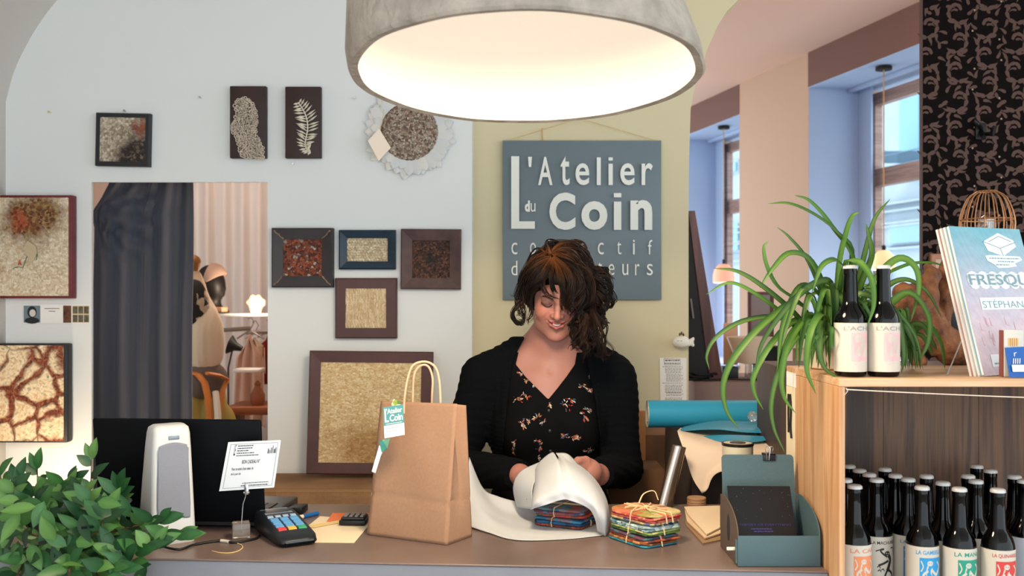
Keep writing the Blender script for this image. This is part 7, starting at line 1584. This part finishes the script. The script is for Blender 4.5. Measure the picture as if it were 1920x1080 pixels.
hb_ = MB(); hb_.usecol = True; rr = random.Random(77)
def lock(pts, n, spread, amp, turns, r=.0009, tipcurl=1.6, dark=0, seg=30, per=7):
    amp *= 1.15
    for c_i in range(max(1, round(n*1.75/per))):
        o1 = Vector((rr.gauss(0,1), rr.gauss(0,.7), rr.gauss(0,1)))*spread; o2 = o1*1.25+Vector((rr.gauss(0,1),rr.gauss(0,.5),rr.gauss(0,1)))*spread*.6
        ph = rr.uniform(0,6.28); tn = turns*rr.uniform(.75,1.25); am0 = amp*rr.uniform(.7,1.4); base = rr.choice(((14,9,8),(20,13,10),(28,17,13),(16,10,9),(40,24,16)))
        cut = rr.uniform(.86,1.0)
        for k in range(per if n >= per else n):
            s1 = Vector((rr.gauss(0,1), rr.gauss(0,1), rr.gauss(0,1)))*.0013
            q = catmull([p+(o1*.3+s1 if i == 0 else (o1+s1*(1.6 if i < len(pts)-1 else .6) if i < len(pts)-1 else o2+s1*.6)) for i, p in enumerate(pts)], seg); out = []
            for i, p in enumerate(q):
                t = i/seg; tan_ = (q[min(seg,i+1)]-q[max(0,i-1)]).normalized(); a = tan_.cross(Vector((0,1,0))); a = a.normalized() if a.length > .05 else Vector((1,0,0)); c = tan_.cross(a)
                am = am0*(t**1.1)*(1+tipcurl*max(0, t-.65)); th = ph+tn*6.283*t+.25*(k/per)
                out.append(p+a*(am*math.cos(th))+c*(am*math.sin(th)*.8))
            m0 = len(hb_.v); e_ = max(8, int(seg*cut*rr.uniform(.93,1)))+1; out = out[:e_]; E = len(out)-1
            rs = [r*rr.uniform(.9,1.1)*(1-.7*(i/E)**2.5) for i in range(E+1)]; hb_.tube(out, rs, 4, cap=False)
            vb = rr.uniform(.8,1.25)
            for i in range(E+1):
                t = i/seg; warm = max(0, 1-t*2.2)*(.10 if dark else 1)*.75; c = lin(tuple(min(255, (base[j]*(1-warm)+(128,74,38)[j]*warm)*vb) for j in range(3)))  # warm roots paint the crown highlights into the strands
                for s_ in range(4): hb_.c[m0+i*4+s_] = c
g = lambda *a: [P(*q) for q in a]
# image-left side
lock(g((1031,483,2.502),(1008,494,2.492),(985,520,2.505),(981,555,2.52),(988,585,2.515)), 46, .005, .006, 1.6)
lock(g((1031,487,2.499),(1012,508,2.487),(996,530,2.492),(992,560,2.505),(998,588,2.515)), 40, .0035, .005, 1.6)
lock(g((1035,471,2.522),(1006,482,2.53),(981,512,2.54),(974,550,2.545),(978,590,2.54),(970,598,2.54)), 36, .005, .009, 2.0)
lock(g((985,560,2.53),(972,575,2.53),(963,585,2.53),(966,600,2.53),(978,607,2.53),(985,598,2.53)), 12, .0022, .003, 1)
lock(g((990,560,2.53),(995,580,2.52),(992,600,2.52),(984,604,2.52)), 9, .002, .006, 1.5)
lock(g((978,520,2.56),(968,540,2.56),(962,552,2.56),(953,548,2.56)), 3, .003, .004, 1, r=.0006)
lock(g((1031,485,2.500),(1016,504,2.482),(1003,528,2.480),(996,552,2.490)), 50, .0032, .003, 1.2)
lock(g((1033,485,2.500),(1022,506,2.476),(1010,526,2.474),(1000,545,2.482)), 40, .0028, .003, 1.2)
lock(g((1034,485,2.500),(1030,505,2.474),(1022,522,2.470),(1012,534,2.474)), 34, .0026, .002, 1.0)
# fringe over the forehead
lock(g((1035,485,2.496),(1024,510,2.474),(1016,532,2.474),(1024,552,2.476),(1038,560,2.476),(1050,562,2.478)), 9, .0018, .0012, 1)
lock(g((1037,485,2.494),(1034,515,2.470),(1036,538,2.468),(1046,556,2.472)), 22, .0026, .002, 1)
lock(g((1039,485,2.494),(1050,515,2.464),(1055,540,2.459),(1058,566,2.464),(1064,584,2.468)), 56, .0034, .004, 1.3)
lock(g((1041,484,2.494),(1064,510,2.464),(1072,540,2.456),(1068,570,2.458),(1074,592,2.468)), 66, .0046, .006, 1.5)
lock(g((1043,483,2.495),(1080,506,2.470),(1092,540,2.462),(1084,572,2.462),(1080,600,2.480)), 66, .0055, .008, 1.8, dark=1)
# crown and image-right mass
lock(g((1039,477,2.507),(1058,476,2.50),(1080,488,2.505),(1100,522,2.515),(1106,560,2.51),(1098,590,2.50)), 70, .0065, .008, 2.0)
lock(g((1035,473,2.517),(1056,466,2.53),(1080,470,2.545),(1104,500,2.555),(1122,540,2.55),(1118,578,2.54)), 60, .007, .010, 2.2)
lock(g((1025,475,2.517),(1022,472,2.53),(1006,480,2.56),(990,506,2.57),(982,542,2.57)), 40, .006, .007, 1.6)
lock(g((1033,475,2.512),(1030,470,2.52),(1034,463,2.55),(1056,463,2.58),(1082,478,2.60)), 46, .006, .006, 1.4)
lock(g((1045,470,2.55),(1075,458,2.56),(1096,463,2.57),(1108,480,2.57)), 14, .004, .004, 1.2)
lock(g((1030,474,2.53),(1022,462,2.54),(1030,457,2.54),(1040,462,2.54)), 8, .002, .003, 1)
for (pts) in (g((1110,500,2.55),(1134,515,2.55),(1144,540,2.55),(1140,562,2.55),(1150,568,2.55)), g((1115,520,2.53),(1140,540,2.53),(1146,562,2.53),(1132,575,2.53)), g((1118,545,2.52),(1136,560,2.52),(1134,580,2.52),(1118,582,2.52)), g((1112,560,2.52),(1128,575,2.52),(1130,596,2.52),(1146,600,2.52)), g((1120,500,2.56),(1140,510,2.56),(1146,530,2.56))):
    lock(pts, 13, .0032, .0065, 1.8, dark=1)
for pts in (g((1112,540,2.53),(1128,545,2.52),(1138,556,2.52),(1136,570,2.52),(1124,574,2.52),(1118,566,2.52),(1124,560,2.52)), g((1116,572,2.52),(1130,574,2.51),(1134,588,2.51),(1124,598,2.51),(1114,592,2.51)),
    g((1118,515,2.54),(1136,520,2.54),(1146,538,2.54),(1143,556,2.54),(1134,560,2.54)), g((1124,535,2.54),(1140,552,2.54),(1150,566,2.54),(1146,576,2.54),(1139,572,2.54)), g((1112,592,2.51),(1122,604,2.51),(1134,606,2.51),(1142,600,2.51)),
    g((1108,500,2.55),(1120,504,2.55),(1130,516,2.55),(1126,526,2.55)), g((1075,470,2.56),(1090,466,2.56),(1102,474,2.56),(1106,486,2.56)), g((1022,470,2.55),(1028,460,2.54),(1038,459,2.54),(1040,468,2.54)), g((984,560,2.53),(966,578,2.53),(962,594,2.53),(970,606,2.53),(980,604,2.53),(976,594,2.53)), g((1126,640,2.49),(1134,652,2.49),(1130,664,2.49),(1120,668,2.49),(1116,660,2.49)), g((1082,600,2.475),(1072,606,2.47),(1070,616,2.47),(1078,620,2.47))):
    lock(pts, 12, .0016, .0012, 1.0, dark=1, per=12)
# side bunch falling on the shoulder
for (pts, n) in ((g((1092,585,2.49),(1082,612,2.485),(1078,640,2.48),(1084,660,2.475)), 44), (g((1098,590,2.49),(1092,620,2.475),(1095,648,2.47),(1106,668,2.475)), 52), (g((1108,590,2.50),(1112,620,2.48),(1116,645,2.475),(1128,664,2.485)), 46), (g((1112,585,2.51),(1124,612,2.50),(1130,640,2.50),(1134,664,2.50),(1126,676,2.50)), 34), (g((1084,590,2.47),(1076,602,2.465),(1073,612,2.465),(1080,616,2.468)), 12), (g((1120,600,2.51),(1132,608,2.51),(1128,622,2.51)), 9), (g((1125,650,2.49),(1138,662,2.49),(1150,655,2.49)), 4)):
    lock(pts, n, .0048, .0075, 2.4, dark=1)
o = hb_.build('curls', hmat, wom, world=True, ang=180)
wv = o.matrix_basis.copy(); o.parent = hair
